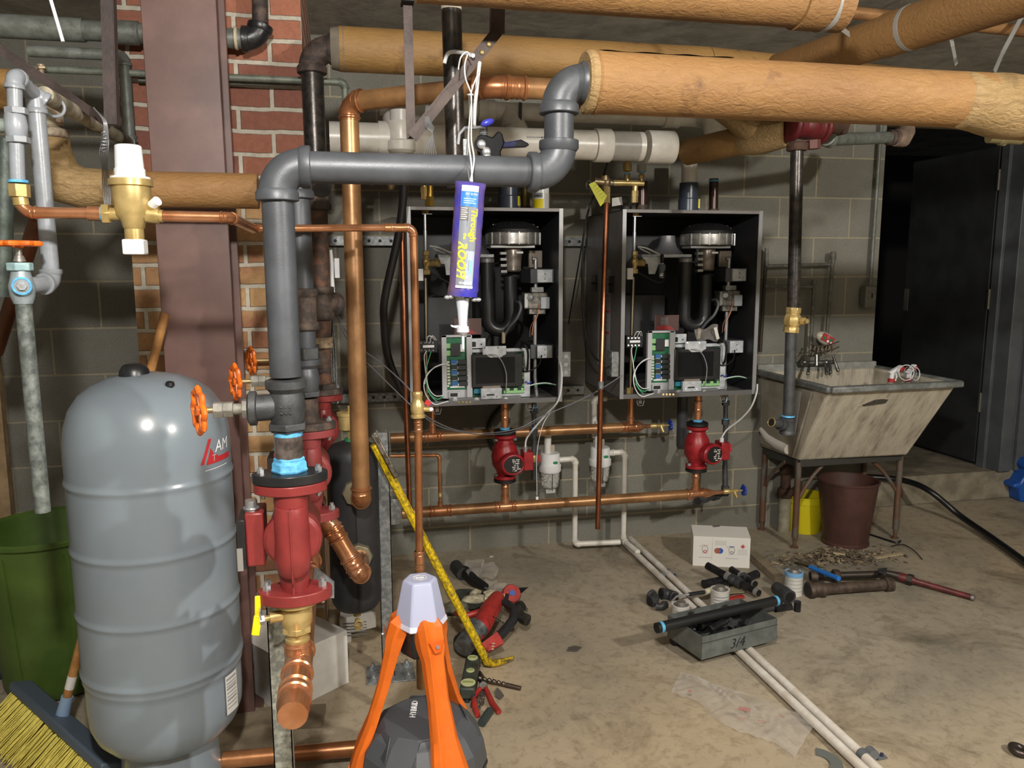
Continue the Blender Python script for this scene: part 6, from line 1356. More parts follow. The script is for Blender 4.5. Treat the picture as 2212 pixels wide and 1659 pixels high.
on_tube(.04,.09,-.018,.015,paper,'label_band',.0296,lg); on_tube(.09,.22,-.018,.015,mat('label_blue','2c6cb4',.35),'label_band',.0296,lg); on_tube(.905,.925,-.0185,.0155,inkwhite,'label_band',.0296,lg)
on_tube(.22,.34,-.018,-.002,mat('label_dark_gray','55514c',.5),'label_band',.0296,lg); on_tube(.60,.90,-.002,.015,mat('label_silver','9ba4b2',.35,.2),'label_band',.0296,lg)
def tube_text(s,size,s0,a,m,bold=.0,shear=0,rot=False):
    dn=ax; rtv=fx
    o=text(s,size,(0,0,0),(1,0,0),(0,1,0),m,'label_lettering',lg,bold=bold,shear=shear,ext=0)
    oo=V(ct['_o']); off=.0300
    for v in o.data.vertices:
        l=v.co+oo; s_=l.x; aa=a+l.y
        if rot: s_=s0*L+l.x
        else: s_=s0*L+s_
        v.co=T1+ax*s_+fx*(off*math.sin(aa/off))-V((0,1,0))*(off*math.cos(aa/off))-oo
    return o
tube_text('Through',.0175,.235,.0035,inkyel,.0005); tube_text('the',.0085,.45,-.009,inkyel,.0002); tube_text('ROOF!',.0225,.52,-.017,inkyel,.0009,.25)



def tube_across(s,size,s0,a0,m,bold=0,flip=1):
    o=text(s,size,(0,0,0),(1,0,0),(0,1,0),m,'label_lettering',lg,bold=bold,ext=0); oo=V(ct['_o']); off=.0300
    for v in o.data.vertices:
        l=v.co+oo; aa=a0+l.x*flip; s_=s0*L-l.y*flip; v.co=T1+ax*s_+fx*(off*math.sin(aa/off))-V((0,1,0))*(off*math.cos(aa/off))-oo
tube_across('sashco',.0075,.872,.008,inkwhite,.0001,-1); tube_across('10.5 FL OZ',.0050,.105,.0135,inkwhite,0,-1)
on_tube(.86,.89,.0095,.0125,inkwhite,'drop_mark',.0299,lg); on_tube(.68,.80,.006,.011,mat('cyan_ink','6fd3ee',.4),'label_print',.0299,lg); on_tube(.82,.835,-.008,.004,inkwhite,'label_print',.0299,lg)
for k in range(6): on_tube(.232+k*.018,.238+k*.018,-.0165,-.0045-(k%2)*.002,inkwhite,'label_print',.0299,lg)
for k in range(3): on_tube(.15+k*.018,.157+k*.018,-.013,.011-(k%2)*.004,mat('pale_blue_print','9cc8ea',.5),'label_print',.0299,lg)
for k,s_ in enumerate((.30,.62,.68)): on_tube(s_,s_+.09,-.004+k*.004,-.0035+k*.004,inkblk,'crack_picture',.0298,lg)
MB().lathe([(.0145,0),(.0105,.03),(.0085,.055),(.0085,.06),(.0115,.063),(.0125,.072),(.006,.078),(.003,.08),(.0025,.105)],T2+V((.001,0,.004)),(0,0,-1),20).build('nozzle',mat('clear_white_nozzle','b9bec8',.3),ct)
MB().prism([(0,0),(-.014,.004),(-.016,.008),(-.008,.006),(0,.007)],T2+V((-.007,0,-.062)),(1,0,0),(0,0,1),-.003).build('nozzle_tab',mat('clear_white_nozzle','d5d8df'),ct)
for k in range(9): MB().ball(T2+fx*((k-4)*.0075)-V((0,.012,0))+ax*(-.003+rr.random()*.008),.006,(1,.8,.7),8).build('foil_crimp',chrome,ct)
# wall thermometer-like white bracket behind the rusty riser
t=thing('white_clip_bracket','white plastic pipe clip bracket behind the rusty riser','bracket',tuple(P(718,640,3.0)))
MB().tube([P(712,540,2.95),P(716,570,2.95),P(716,600,2.95),P(718,635,2.95)],.010,10).bb(P(722,558,3.0),P(734,600,3.03)).bb(P(712,568,2.97),P(722,574,3.0)).build('bracket_body',white,t)
# hanging coax / wires beside the rusty riser
t=thing('braided_cables','three limp gray braided cables hanging down to the rear red pump','cable',tuple(P(718,860,2.85)))
for k in range(3): wire([P(712+k*2,690,2.9),P(714+k*4,730,2.88),P(716+k*5,800,2.86),P(718+k*4,840,2.85),P(715+k*3,872,2.82)],.004,mat('braided_gray','6e6f6c',.5,.2,'3f4040',200,.5),'cable_strand',t,n=8)
t=thing('loose_wires','thin gray wires swooping from the rusty riser under the left boiler to the right boiler','wire',tuple(P(1000,950,3.0)))
wire([P(722,665,2.9),P(760,735,2.75),P(830,790,2.5),P(885,842,2.3),P(905,880,2.27),P(930,905,2.4),P(990,930,2.7),P(1060,935,3.0),P(1120,925,3.1),P(1170,900,3.12),P(1240,870,3.14),P(1290,845,3.16),P(1345,810,3.17)],.0022,mat('dark_gray_wire','6b6d74',.4),'wire',t,k=6)
wire([P(722,668,2.9),P(755,742,2.75),P(825,815,2.5),P(890,878,2.3),P(915,900,2.3),P(960,925,2.5),P(1030,938,2.9),P(1100,935,3.1),P(1150,915,3.14),P(1190,888,3.16)],.0018,mat('dark_gray_wire','6b6d74'),'wire',t,k=6)
wire([P(1190,890,3.16),P(1172,920,3.15),P(1160,980,3.15),P(1160,1070,3.16)],.0015,whitew,'wire',t); MB().box(P(1160,1076,3.16),(.010,.006,.012)).build('wire_tag',white,t)
t=thing('black_boiler_cord','black power cord looping down the left side of the right boiler','cord',tuple(P(1290,770,3.4)))
wire([P(1318,330,3.2),P(1300,390,3.3),P(1280,430,3.4),P(1265,480,3.4),P(1258,560,3.38),P(1258,650,3.36),P(1265,720,3.3),P(1280,765,3.25),P(1300,783,3.2),P(1322,787,3.18)],.0042,rubber,'cord',t,n=8)
wire([P(1275,440,3.42),P(1262,500,3.42),P(1250,570,3.45),P(1238,640,3.5),P(1228,700,3.55)],.0036,rubber,'cord',t,n=8)

t=thing('black_hose_loop','black hose curling behind the left small red pump under the left boiler','hose',tuple(P(1060,930,3.74)))
wire([P(1098,872,3.743),P(1075,888,3.743),P(1058,915,3.743),P(1056,945,3.743),P(1066,968,3.743),P(1088,982,3.743)],.011,rubber,'hose',t,n=12)
t=thing('white_drop_pipe','white plastic pipe dropping between the boilers to the right condensate filter','pipe',tuple(P(1284,965,3.62)))
run(t,[V((P(1310,862,3.62).x,3.62,P(1284,862,3.62).z)),V((P(1284,862,3.62).x,3.62,P(1284,862,3.62).z)),V((P(1284,962,3.62).x,3.62,P(1284,945,3.62).z))],.0135,pvc,'pvc',Rk=1.8)
# ================= orange lantern in front =================
ln=thing('work_lantern','orange and gray tripod work lantern with frosted lens standing on the floor in front','lantern',(.158,1.84,0))
O=V((.158,1.84,0)); ya=-R(12)
def A(ang,r_,z): a=R(ang)+ya; return O+V((math.cos(a)*r_,math.sin(a)*r_,z))
def hexring_(r_,z,ph=0,n=12,wob=0): return [A(360*k/n+ph,r_*(1+wob*(1 if k%2 else -1)),z) for k in range(n)]
def loft(levels,m,name,par,bev=.0,n=12,sm=30,label=None):
    mb=MB(); last=None; first=None
    for lv in levels:
        rg=[mb.b.verts.new(p) for p in lv]
        if last: mb.skin(last,rg)
        else: first=rg
        last=rg
    mb.cap(first,True); mb.cap(last); return mb.build(name,m,par,bevel=bev,smooth=sm,label=label)
loft([hexring_(.135,.0),hexring_(.148,.012),hexring_(.157,.05),hexring_(.160,.185),hexring_(.152,.228),hexring_(.125,.268),hexring_(.098,.285),hexring_(.03,.290)],darkgray,'base_body',ln,.004,12,12,label='dark gray faceted base')
loft([hexring_(.157,.155,0),hexring_(.1625,.16,0),hexring_(.1625,.168,0),hexring_(.157,.172,0)],black,'base_band',ln)
for a0 in (215,290,20,95):
    # raised facet panels on the lid
    mb=MB(); q=[A(a0-24,.146,.232),A(a0+24,.146,.232),A(a0+17,.108,.277),A(a0-17,.108,.277)]; up3=V((0,0,.011)); mb.hexa(q+[x+up3 for x in q]); mb.build('lid_panel',mat('charcoal_panel','42464b',.45,0,'3a3e43',30,.4,.1,300),ln,bevel=.003)
# neck and lens
loft([hexring_(.048,.462,15,6),hexring_(.054,.475,15,6),hexring_(.056,.545,15,6)],black,'neck',ln,.003)
loft([hexring_(.062,.538,15,6),hexring_(.065,.545,15,6),hexring_(.062,.56,15,6),hexring_(.044,.645,15,6),hexring_(.040,.652,15,6)],dome,'frosted_lens',ln,.004,6,30)
loft([hexring_(.066,.536,15,6),hexring_(.068,.54,15,6),hexring_(.064,.552,15,6)],mat('pale_lens_rim','d3d6ea',.3),'lens_rim',ln,.002,6)
MB().lathe([(.018,0),(.019,.0008),(.016,.0012),(.016,.0)],O+V((0,0,.6525)),(0,0,1),6,caps=False).cyl(O+V((-.010,0,.6528)),O+V((.010,0,.6528)),.0012).cyl(O+V((0,-.010,.6528)),O+V((0,.010,.6528)),.0012).build('embossed_mark',mat('pale_emboss','dcd8d2',.4),ln)
def leg(ang):
    mb=MB(); rings=[]
    secs=[(.040,.552,.030,.022),(.052,.542,.036,.024),(.066,.50,.034,.022),(.072,.47,.027,.018),(.095,.38,.026,.014),(.124,.29,.034,.013),(.153,.22,.048,.014),(.172,.15,.056,.016),(.178,.09,.058,.017),(.176,.03,.044,.016),(.166,.004,.036,.014)]
    a=R(ang)+ya; rd=V((math.cos(a),math.sin(a),0)); tg=V((-math.sin(a),math.cos(a),0))
    for i,(r_,z,w_,th) in enumerate(secs):
        c=O+rd*r_+V((0,0,z)); 
        i0=max(i-1,0); i1=min(i+1,len(secs)-1); d=V((secs[i1][0]-secs[i0][0],secs[i1][1]-secs[i0][1])).normalized(); n=rd*(-d.y)+V((0,0,d.x)); n=-n if n.dot(rd)<0 else n
        w2=w_*.62
        rings.append([mb.b.verts.new(q) for q in (c-tg*w_-n*th,c-tg*w_*.95+n*th*.2,c-tg*w2+n*th,c-tg*w2*.35+n*th*.75,c+tg*w2*.35+n*th*.75,c+tg*w2+n*th,c+tg*w_*.95+n*th*.2,c+tg*w_-n*th)])
    for x,y in zip(rings[:-1],rings[1:]): mb.skin(x,y)
    mb.cap(rings[0],True); mb.cap(rings[-1]); lg=mb.build('leg',orange,ln,bevel=.0015,smooth=25)
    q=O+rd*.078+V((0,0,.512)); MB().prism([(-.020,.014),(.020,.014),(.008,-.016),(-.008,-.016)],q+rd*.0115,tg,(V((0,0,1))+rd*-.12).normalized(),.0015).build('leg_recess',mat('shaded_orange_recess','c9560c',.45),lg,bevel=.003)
    MB().cyl(q+rd*.012,q+rd*.017,.0045,n=14).build('screw',stainl,lg)
    q=O+rd*.186+V((0,0,.16)); MB().prism([(-.014,0),(.014,0),(0,-.016)],q,tg,(rd*.3+V((0,0,1))).normalized(),.003).build('arrow_mark',mat('light_orange','f58a35',.4),lg)
for a in (186,302,62): leg(a)
pt=A(228,.115,.184); text('HYBRID',.022,G(897,1550,.2905),(math.cos(ya+R(92)),math.sin(ya+R(92)),0),(-math.sin(ya+R(92)),math.cos(ya+R(92)),0),inkwhite,'lettering',ln,bold=.0003,shear=.1)
# ================= pry bar leaning =================
pb_=thing('pry_bar','long yellow chipped pry bar leaning from the strut post down to the floor','bar',tuple(G(1060,1440,0)))
b0=P(808,960,2.50); b1=P(1042,1405,2.50); b1=G(1046,1418,.05); 
bl=[b0,b0+(b1-b0)*.35,b0+(b1-b0)*.7,b1]; MB().tube(bl,.0145,8).build('bar_shaft',hull,pb_)
MB().tube([b1,b1+V((.008,.004,-.022)),b1+V((.03,.008,-.033)),b1+V((.06,.012,-.034)),b1+V((.085,.014,-.03)),b1+V((.11,.016,-.022))],[.0145,.015,.014,.012,.009,.004],8).build('hooked_tip',mat('worn_black_yellow','4b421f',.5,.3,'c7a818',60,.5,.2,100),pb_)
MB().hexa([P(800,940,2.49),P(812,932,2.49),P(862,1030,2.47),P(852,1034,2.47),P(800,940,2.51),P(812,932,2.51),P(862,1030,2.49),P(852,1034,2.49)]).build('flat_claw',mat('bare_worn_steel','8f877c',.3,.8,'5a5147',50,.5,.3),pb_,bevel=.003)
# ================= white card box under the separator =================
cb=thing('card_base','white printed card packing piece under the black separator','box',tuple(G(780,1390,0)))
c0,c1,c2,c3=G(735,1393,0),G(830,1372,0),G(828,1330,0),G(722,1345,0); hh=V((0,0,.075)); h2=V((0,0,.10))
c1=V((c1.x-.03,c1.y,0)); c2=V((c1.x,c1.y+.13,0)); c3=V((c0.x+.005,c0.y+.14,0))
MB().hexa([c0,c0+(c1-c0)*.3,c3+(c2-c3)*.3,c3,c0+h2,c0+(c1-c0)*.3+h2,c3+(c2-c3)*.3+h2,c3+h2]).hexa([x+V((0,0,.035)) for x in (c0+(c1-c0)*.3,c1,c2,c3+(c2-c3)*.3)]+[x+h2 for x in (c0+(c1-c0)*.3,c1,c2,c3+(c2-c3)*.3)]).build('card_body',paper,cb,bevel=.002)
for k in range(5): MB().bb(c0+V((.012,-.0012,.085-k*.012)),c0+V((.10,-.0006,.081-k*.012))+V((0,(c1-c0).y*0,0))).build('card_print',paperb,cb)
# ================= carton beside the gray tank =================
k0,k1=G(505,1478,0),G(612,1545,0); bx=thing('white_carton','white cardboard carton with blue printed circles between the gray tank and strut post','box',tuple(k0))
w1=(k1-k0); dpt=V((w1.y,-w1.x,0)).normalized()*-.26 if False else V((-w1.y,w1.x,0)).normalized()*.26; H_=V((0,0,.19))
MB().hexa([k0,k1,k1+dpt,k0+dpt,k0+H_,k1+H_,k1+dpt+H_,k0+dpt+H_]).build('carton_body',paper,bx,bevel=.002)
nf=V((w1.y,-w1.x,0)).normalized(); wn=w1.normalized()
for d_,m,r_ in ((.045,inkblue,.018),(.115,mat('brown_print','8c5b45',.5),.015)):
    q=k0+wn*d_+V((0,0,.11))+nf*.0012; MB().cyl(q,q+nf*.0006,r_,n=24).build('printed_circle',m,bx); MB().torus(q+nf*.0003,nf,r_*1.35,.0015,24,6).build('printed_ring',mat('brown_print','8c5b45'),bx)
for k in range(3): q=k0+wn*.03+V((0,0,.065-k*.008))+nf*.001; MB().bar(q,q+wn*.10,.0006,.0025,nf).build('print_line',paperb,bx)
# ================= copper pipe on the floor, boards =================
t=thing('floor_copper_pipe','copper pipe lying on the floor from the tank base to the lantern','pipe',tuple(G(630,1640,0)),)
f0,f1=G(482,1642,.05),G(820,1612,.05); MB().cyl(f0,f1,.0225,n=28).build('pipe',copper,t); MB().cyl(f0,f0+(f0-f1).normalized()*.002,.019).build('dark_bore',inkblk,t)
for lab,a,b in (('pale plank lying on the floor behind the floor copper pipe',G(440,1560,.012),G(700,1545,.012)),('second pale plank lying on the floor nearer the gray tank',G(430,1600,.012),G(600,1590,.012))):
    tag(MB().bar(a,b,.10,.02).build('plank',mat('dusty_plank','8e806a',.8,0,'6e6250',10,.5,.3,60)),lab,'plank')
# ================= drill and clutter =================
sm_metal=mat('scuffed_dark_metal','46443f',.4,.6,'2c2b29',40,.5,.2)
hm=thing('hammer_drill','red and gray rotary hammer drill lying on the floor by the yellow pry bar','drill',tuple(G(1060,1395,0)))
def g(u,v,z): return G(u,v,z)
redt=mat('tool_red','a8302c',.4,0,'8c2a27',30,.4,.1)
MB().tube([g(1075,1292,.10),g(1058,1318,.10),g(1042,1350,.09),g(1025,1372,.08),g(1005,1395,.06)],[.030,.038,.036,.034,.030],20).build('drill_body',redt,hm)
MB().tube([g(1035,1352,.10),g(1020,1372,.08),g(1000,1400,.06)],[.040,.040,.036],20).build('gear_case',mat('gray_gear_case','7d8184',.35,.6,'5a5d60',40,.4),hm)
MB().tube([g(1090,1300,.11),g(1112,1318,.10),g(1108,1340,.08),g(1085,1368,.06),g(1060,1392,.05)],[.016,.018,.018,.018,.02],14).build('rear_handle',mat('black_grip','232426',.5),hm)
MB().tube([g(985,1325,.07),g(1010,1330,.09),g(1040,1322,.10),g(1062,1306,.11)],[.012,.013,.014,.014],12).build('upper_handle',redt,hm)
MB().tube([g(1012,1352,.06),g(1035,1345,.10)],[.012,.014],12).build('handle_bridge',redt,hm)
mb=MB(); mb.lathe([(.03,0),(.055,.01),(.06,.03),(.05,.05),(.02,.055)],g(1008,1405,.012),(.3,-.2,1),26); mb.build('battery_pack',mat('black_battery','1d1e20',.4),hm,bevel=.002)
nb=MB().hexa([g(1040,1395,.09),g(1076,1368,.09),g(1088,1392,.07),g(1056,1412,.04),g(1038,1390,.11),g(1074,1363,.11),g(1090,1388,.09),g(1054,1408,.06)]).build('red_battery_cap',redt,hm,bevel=.003)
for k in range(3): MB().ball(g(1066-k*1.0,1390+k*6,.093),.006,(1,.8,.4),10).build('worn_print',mat('tan_worn_print','b09a80',.6),nb)
MB().cyl(g(1120,1330,.085),g(1136,1342,.075),.018).cyl(g(1128,1335,.08),g(1140,1340,.078),.022).build('chuck',sm_metal,hm)
MB().cyl(g(1093,1300,.10),g(1096,1283,.13),.008).build('switch_lever',black,hm)
for k in range(5): MB().cyl(g(1066+k*5,1332+k*3,.138),g(1067+k*5,1334+k*3,.139),.0025,n=8).build('vent_hole',inkblk,hm)
t=thing('steel_gear_cluster','small dark steel drill chuck with teeth on the floor above the red drill','chuck',tuple(G(1128,1305,0)))
mb=MB(); c=G(1122,1312,.03); mb.lathe([(.012,-.03),(.024,-.02),(.026,0),(.02,.02)],c,(.6,-.3,.6),10); 
for k in range(8): mb.cyl(c+V((.02*math.cos(k),.02*math.sin(k),0)),c+V((.032*math.cos(k),.032*math.sin(k),-.012)),.005,n=6)
mb.build('chuck_body',sm_metal,t)
t=thing('red_reel','red round measuring tape lying behind the drill','tape',tuple(G(1104,1280,0))); c=G(1104,1284,.03); MB().lathe([(.0,-.018),(.036,-.018),(.04,-.012),(.04,.012),(.036,.018),(0,.018)],c,(.1,-.8,.7),28).build('reel_body',redt,t); MB().lathe([(.012,0),(.012,.003),(0,.003)],c+V((.1,-.8,.7)).normalized()*.018,(.1,-.8,.7),16).build('blue_hub',inkblue,t)
tag(MB().hexa([G(1118,1270,.002),G(1142,1268,.002),G(1128,1280,.002),G(1124,1282,.002),G(1118,1270,.004),G(1142,1268,.004),G(1128,1280,.004),G(1124,1282,.004)]).build('black_wedge',blackm),'flat black triangular scrap on the floor behind the red measuring tape','scrap')
def crumple(fn,nu,nv,m,name,root,amp,seed,solid=0):
    r2=random.Random(seed); ph=[(r2.random()*6,r2.random()*6,3+r2.random()*9,3+r2.random()*9) for _ in range(7)]
    def f(a,b):
        p=V(fn(a,b)); h=sum(abs(math.sin(x+a*fa+b*fb)) for x,y,fa,fb in ph)/7; p.z+=amp*h; p.x+=amp*.3*math.sin(ph[0][0]+a*11+b*5); return p
    return MB().grid(f,nu,nv).build(name,m,root,smooth=180)
t=thing('plastic_bag','crumpled clear plastic bag around black hose parts by the block wall','bag',tuple(G(1040,1270,0)))
quad=lambda p00,p10,p11,p01:(lambda a,b:(G(*p00)*(1-a)*(1-b)+G(*p10)*a*(1-b)+G(*p11)*a*b+G(*p01)*(1-a)*b))
crumple(quad((1000,1225),(1062,1236),(1078,1268),(1020,1272)),18,14,film,'bag_film',t,.07,3)
MB().tube([G(985,1228,.03),G(1005,1235,.03),G(1025,1255,.03),G(1050,1268,.025)],[.022,.026,.024,.016],12).build('black_part',blackm,t); MB().cyl(G(984,1222,.03),G(1000,1240,.03),.028).build('black_part',mat('dark_hose_end','2b2c2b',.6),t)
t=thing('clear_film_scrap','crumpled clear film lying between the bag and the red drill','film',tuple(G(1075,1300,0))); crumple(quad((1050,1265),(1085,1278),(1105,1302),(1060,1306)),16,12,film,'film_sheet',t,.05,11)
t=thing('work_glove','cream and gray work glove lying among the clutter by the pry bar','glove',tuple(G(1030,1290,0)))
c=G(1032,1290,.045); gl=mat('cream_glove','bcb59a',.8,0,'928c76',30,.5,.3,100)
MB().ball(c+V((-.01,0,-.01)),.04,(1.5,.8,.5),18).build('palm',gl,t)
for k,(dx,dy,l_) in enumerate(((.05,.025,.05),(.055,.008,.06),(.052,-.010,.055),(.045,-.027,.045))): MB().tube([c+V((dx*.6,dy,0)),c+V((dx+.01,dy*1.2,.006)),c+V((dx+l_,dy*1.4-.004,-.01))],[.011,.011,.009],10).build('finger',gl,t)
MB().tube([c+V((-.02,.03,0)),c+V((.0,.05,.005)),c+V((.02,.058,-.005))],[.012,.012,.009],10).build('thumb',gl,t)
t=thing('gray_glove','dark gray work glove lying under the yellow pry bar','glove',tuple(G(985,1310,0)))
c=G(985,1312,.03); gg=mat('gray_green_glove','55584c',.8,0,'6d6a58',30,.5,.3,100); MB().ball(c,.045,(1.2,1.1,.5),16).build('palm',gg,t)
for k in range(4): MB().tube([c+V((-.02,-.02+k*.014,0)),c+V((-.06,-.035+k*.02,.004)),c+V((-.09,-.05+k*.024,-.012))],[.012,.011,.008],8).build('finger',gg,t)
MB().tube([c+V((.01,-.03,0)),c+V((.03,-.05,.004)),c+V((.05,-.055,-.008))],[.012,.012,.009],10).build('thumb',gg,t)
t=thing('black_tool_pouch','black fabric pouch lying behind the red drill body','pouch',tuple(G(1010,1318,0))); crumple(quad((985,1290),(1060,1292),(1075,1318),(1000,1330)),16,10,mat('black_fabric','222322',.8,0,'3a3b36',20,.5,.4,100),'pouch_fabric',t,.05,5)
t=thing('torpedo_level','black and green torpedo level standing tilted on the floor right of the lantern leg','level',tuple(G(1012,1480,0)))
l0,l1=G(1010,1496,.03),G(1022,1428,.03); dl=(l1-l0).normalized(); sd=V((dl.y,-dl.x,0)).normalized()
MB().bar(l0-dl*.01,l1+dl*.01,.05,.04).build('level_body',mat('dark_green_plastic','39403a',.5,0,'2a2e2b',30,.4),t,bevel=.006)
for f_,rv in ((.12,.024),(.50,.014),(.92,.018)):
    q=l0+(l1-l0)*f_+V((0,0,.0205)); vv=MB().lathe([(rv,0),(rv,.002),(0,.002)],q,(0,0,1),28).build('vial_face',mat('pale_vial_face','b9bd92',.4),t); MB().cyl(q+V((0,0,.0021))-sd*rv*.7,q+V((0,0,.0021))+sd*rv*.7,.004).build('vial_tube',mat('olive_vial','6f7a3a',.2),vv)
t=thing('drill_bit','long masonry drill bit lying right of the torpedo level','bit',tuple(G(1080,1472,0)))
d0_,d1_=G(1034,1465,.02),G(1125,1487,.008); dv_=(d1_-d0_); MB().tube([d0_+dv_*k/40+V((0,0,.002*math.sin(k*1.4))) for k in range(27)],[.0065+.0018*math.sin(k*1.4) for k in range(27)],10).build('spiral_flute',mat('bit_steel','6b6157',.35,.8),t); MB().cyl(d0_+dv_*.65,d1_,.0075).build('shank',mat('brown_bit_steel','574a40',.4,.7),t)
t=thing('screwdriver','thin screwdriver leaning on the torpedo level','screwdriver',tuple(G(1020,1520,0))); MB().cyl(G(1032,1438,.05),G(1018,1525,.012),.004).build('shaft',mat('bit_steel','6b6157'),t)
pl_=thing('pliers','pliers with two red handles lying open on the floor right of the lantern','pliers',tuple(G(1050,1500,0)))
MB().tube([G(1045,1478,.012),G(1055,1500,.014),G(1065,1522,.014),G(1078,1538,.012)],[.007,.009,.010,.009],10).build('handle',redt,pl_); MB().tube([G(1040,1485,.012),G(1022,1505,.014),G(1026,1530,.014),G(1032,1545,.012)],[.007,.009,.010,.009],10).build('handle',redt,pl_)
MB().tube([G(1046,1484,.012),G(1042,1468,.012),G(1036,1452,.01)],[.012,.012,.006],10).cyl(G(1044,1480,.002),G(1044,1480,.024),.012).build('jaws',sm_metal,pl_)
t=thing('foil_packet','crumpled silver foil packet by the pliers','packet',tuple(G(1036,1515,0))); crumple(quad((1028,1496),(1044,1494),(1046,1522),(1034,1540)),8,12,mat('silver_foil','c2c4c8',.2,.9,'8c8f94',60,.4,.4,80),'foil',t,.015,4)
t=thing('foil_packet','small crumpled silver foil scrap against the lantern leg','packet',tuple(G(1008,1510,0))); crumple(quad((1000,1500),(1014,1502),(1016,1520),(1004,1522)),6,8,mat('silver_foil','c2c4c8'),'foil',t,.012,7)
t=thing('dark_tube_end','short dark rubber tube piece poking out behind the lantern base','tube',tuple(G(1050,1548,0))); MB().cyl(G(1058,1536,.014),G(1040,1562,.014),.013).build('tube',mat('dark_teal_rubber','303a3a',.5),t)
t=thing('dark_scrap','dark pointed leaf-shaped scrap on the floor below the drill bit','scrap',tuple(G(1080,1500,0))); MB().prism([(0,0),(.018,.02),(.014,.045),(.006,.075),(-.008,.05),(-.012,.02)],G(1080,1512,.002),(1,0,0),(0,1,0),.003).build('scrap_leaf',mat('gray_scrap','55504a',.7),t)
t=thing('floor_cable_tie','thin dark scrap of slate on the floor by the lantern','scrap',tuple(G(1240,1402,0))) if False else None
for lab,u,v,sz in (('dark flat stone chip on the floor left of the metal parts box',1240,1402,.03),('tiny white scrap on the floor right of the yellow pry bar',1062,1203,.010)):
    c=G(u,v,.002); tag(MB().prism([(-sz,-.4*sz),(.2*sz,-.7*sz),(sz,.1*sz),(.3*sz,.6*sz),(-.6*sz,.4*sz)],c,(1,0,0),(0,1,0),.004).build('stone_chip' if sz>.02 else 'white_scrap',mat('dark_stone','4b463f',.8) if sz>.02 else paper),lab,'scrap')
# ================= metal box of nipples with fittings around =================
bx=thing('metal_parts_box','gray sheet-metal parts box marked 3/4 full of black pipe nipples on the drain pipes','box',tuple(G(1515,1445,0)))
zb=.036; HB=.085
q0=G(1516,1450,.0); fr=(G(1676,1385,.0)-q0); 
f0=G(1515,1447,0); f1=G(1676,1403,.035*0); bdir=(f1-f0); bdir.z=0; bw=bdir.length; bd_=bdir.normalized(); pd=V((-bd_.y,bd_.x,0)); bl=.20
lv=lambda z,i=0:[f0+bd_*i+pd*i+V((0,0,z)),f0+bd_*(bw-i)+pd*i+V((0,0,z)),f0+bd_*(bw-i)+pd*(bl-i)+V((0,0,z)),f0+bd_*i+pd*(bl-i)+V((0,0,z))]
# sits slightly raised on the two white pipes
z0=.037; mb=MB(); A_=[mb.b.verts.new(x) for x in lv(z0)];B_=[mb.b.verts.new(x) for x in lv(z0+HB)];C_=[mb.b.verts.new(x) for x in lv(z0+HB,.003)];D_=[mb.b.verts.new(x) for x in lv(z0+.004,.003)]
mb.skin(A_,B_);mb.skin(B_,C_);mb.skin(C_,D_);mb.cap(A_,True);mb.cap(D_)
bxm=mat('gray_box_steel','757a78',.45,.35,'5f6462',20,.4,.15,100); mb.build('box_body',bxm,bx)
for z_ in (z0+HB*.72,): MB().bar(f0-pd*.001+V((0,0,z_)),f1-pd*.001+V((0,0,z_)),.003,.002).build('pressed_line',mat('dark_pressed_line','4c504e',.5,.3),bx)
tt=text('3/4',.052,f0+bd_*(bw*.36)-pd*.0012+V((0,0,z0+.014)),bd_,(0,0,1),inkblk,'marker_writing',bx,shear=.25,bold=-.0006)
nip=mat('nipple_black','26262a',.3,.6,'3d3d40',40,.4,.1); 
def nipple(lab,a,b,r_=.013,m=nip,grp='black pipe nipples heaped in the parts box',name='pipe_nipple'):
    a,b=V(a),V(b); d=(b-a).normalized(); t=thing(name,lab,'nipple',tuple((a+b)/2),grp); MB().cyl(a,b,r_,n=20).build('tube',m,t)
    for q,s_ in ((a,1),(b,-1)):
        MB().lathe([(r_*.98,0),(r_*1.03,.001),(r_*1.0,.003),(r_*1.03,.005),(r_*1.0,.007),(r_*1.03,.009),(r_*1.0,.012)],q,d*s_,20,caps=False).build('thread',ironsh,t); MB().cyl(q-d*s_*.0004,q,r_*.78,n=16).build('bore',inkblk,t)
    return t
bi=lambda x,y,z:f0+bd_*(bw*x)+pd*(bl*y)+V((0,0,z0+z))
lab_in='black pipe nipple lying with others inside the gray parts box'
for a,b in ((bi(.08,.55,.05),bi(.30,.95,.07)),(bi(.12,.25,.035),bi(.50,.38,.04)),(bi(.10,.12,.02),bi(.48,.2,.02)),(bi(.25,.60,.055),bi(.62,.72,.06)),(bi(.30,.42,.055),bi(.60,.50,.07)),(bi(.55,.2,.02),bi(.90,.3,.02)),(bi(.60,.45,.03),bi(.92,.6,.03)),(bi(.55,.75,.03),bi(.9,.85,.035)),(bi(.15,.8,.03),bi(.4,.7,.03)),(bi(.62,.6,.06),bi(.75,.9,.07)),(bi(.3,.2,.05),bi(.52,.1,.045)),(bi(.05,.4,.02),bi(.2,.9,.02))): nipple(lab_in,a,b)
for k,(x,y) in enumerate(((.56,.38),(.62,.42),(.75,.30))): tag(MB().nut(bi(x,y,.05),bi(x+.03,y+.01,.068),.013).build('hex_plug',mat('shiny_dark_steel','6d6f72',.25,.8)),('steel hex plug on top of the nipples near the box middle','second steel hex plug leaning against the first in the box','steel hex plug near the right end of the parts box')[k],'plug','hex plugs in the parts box')
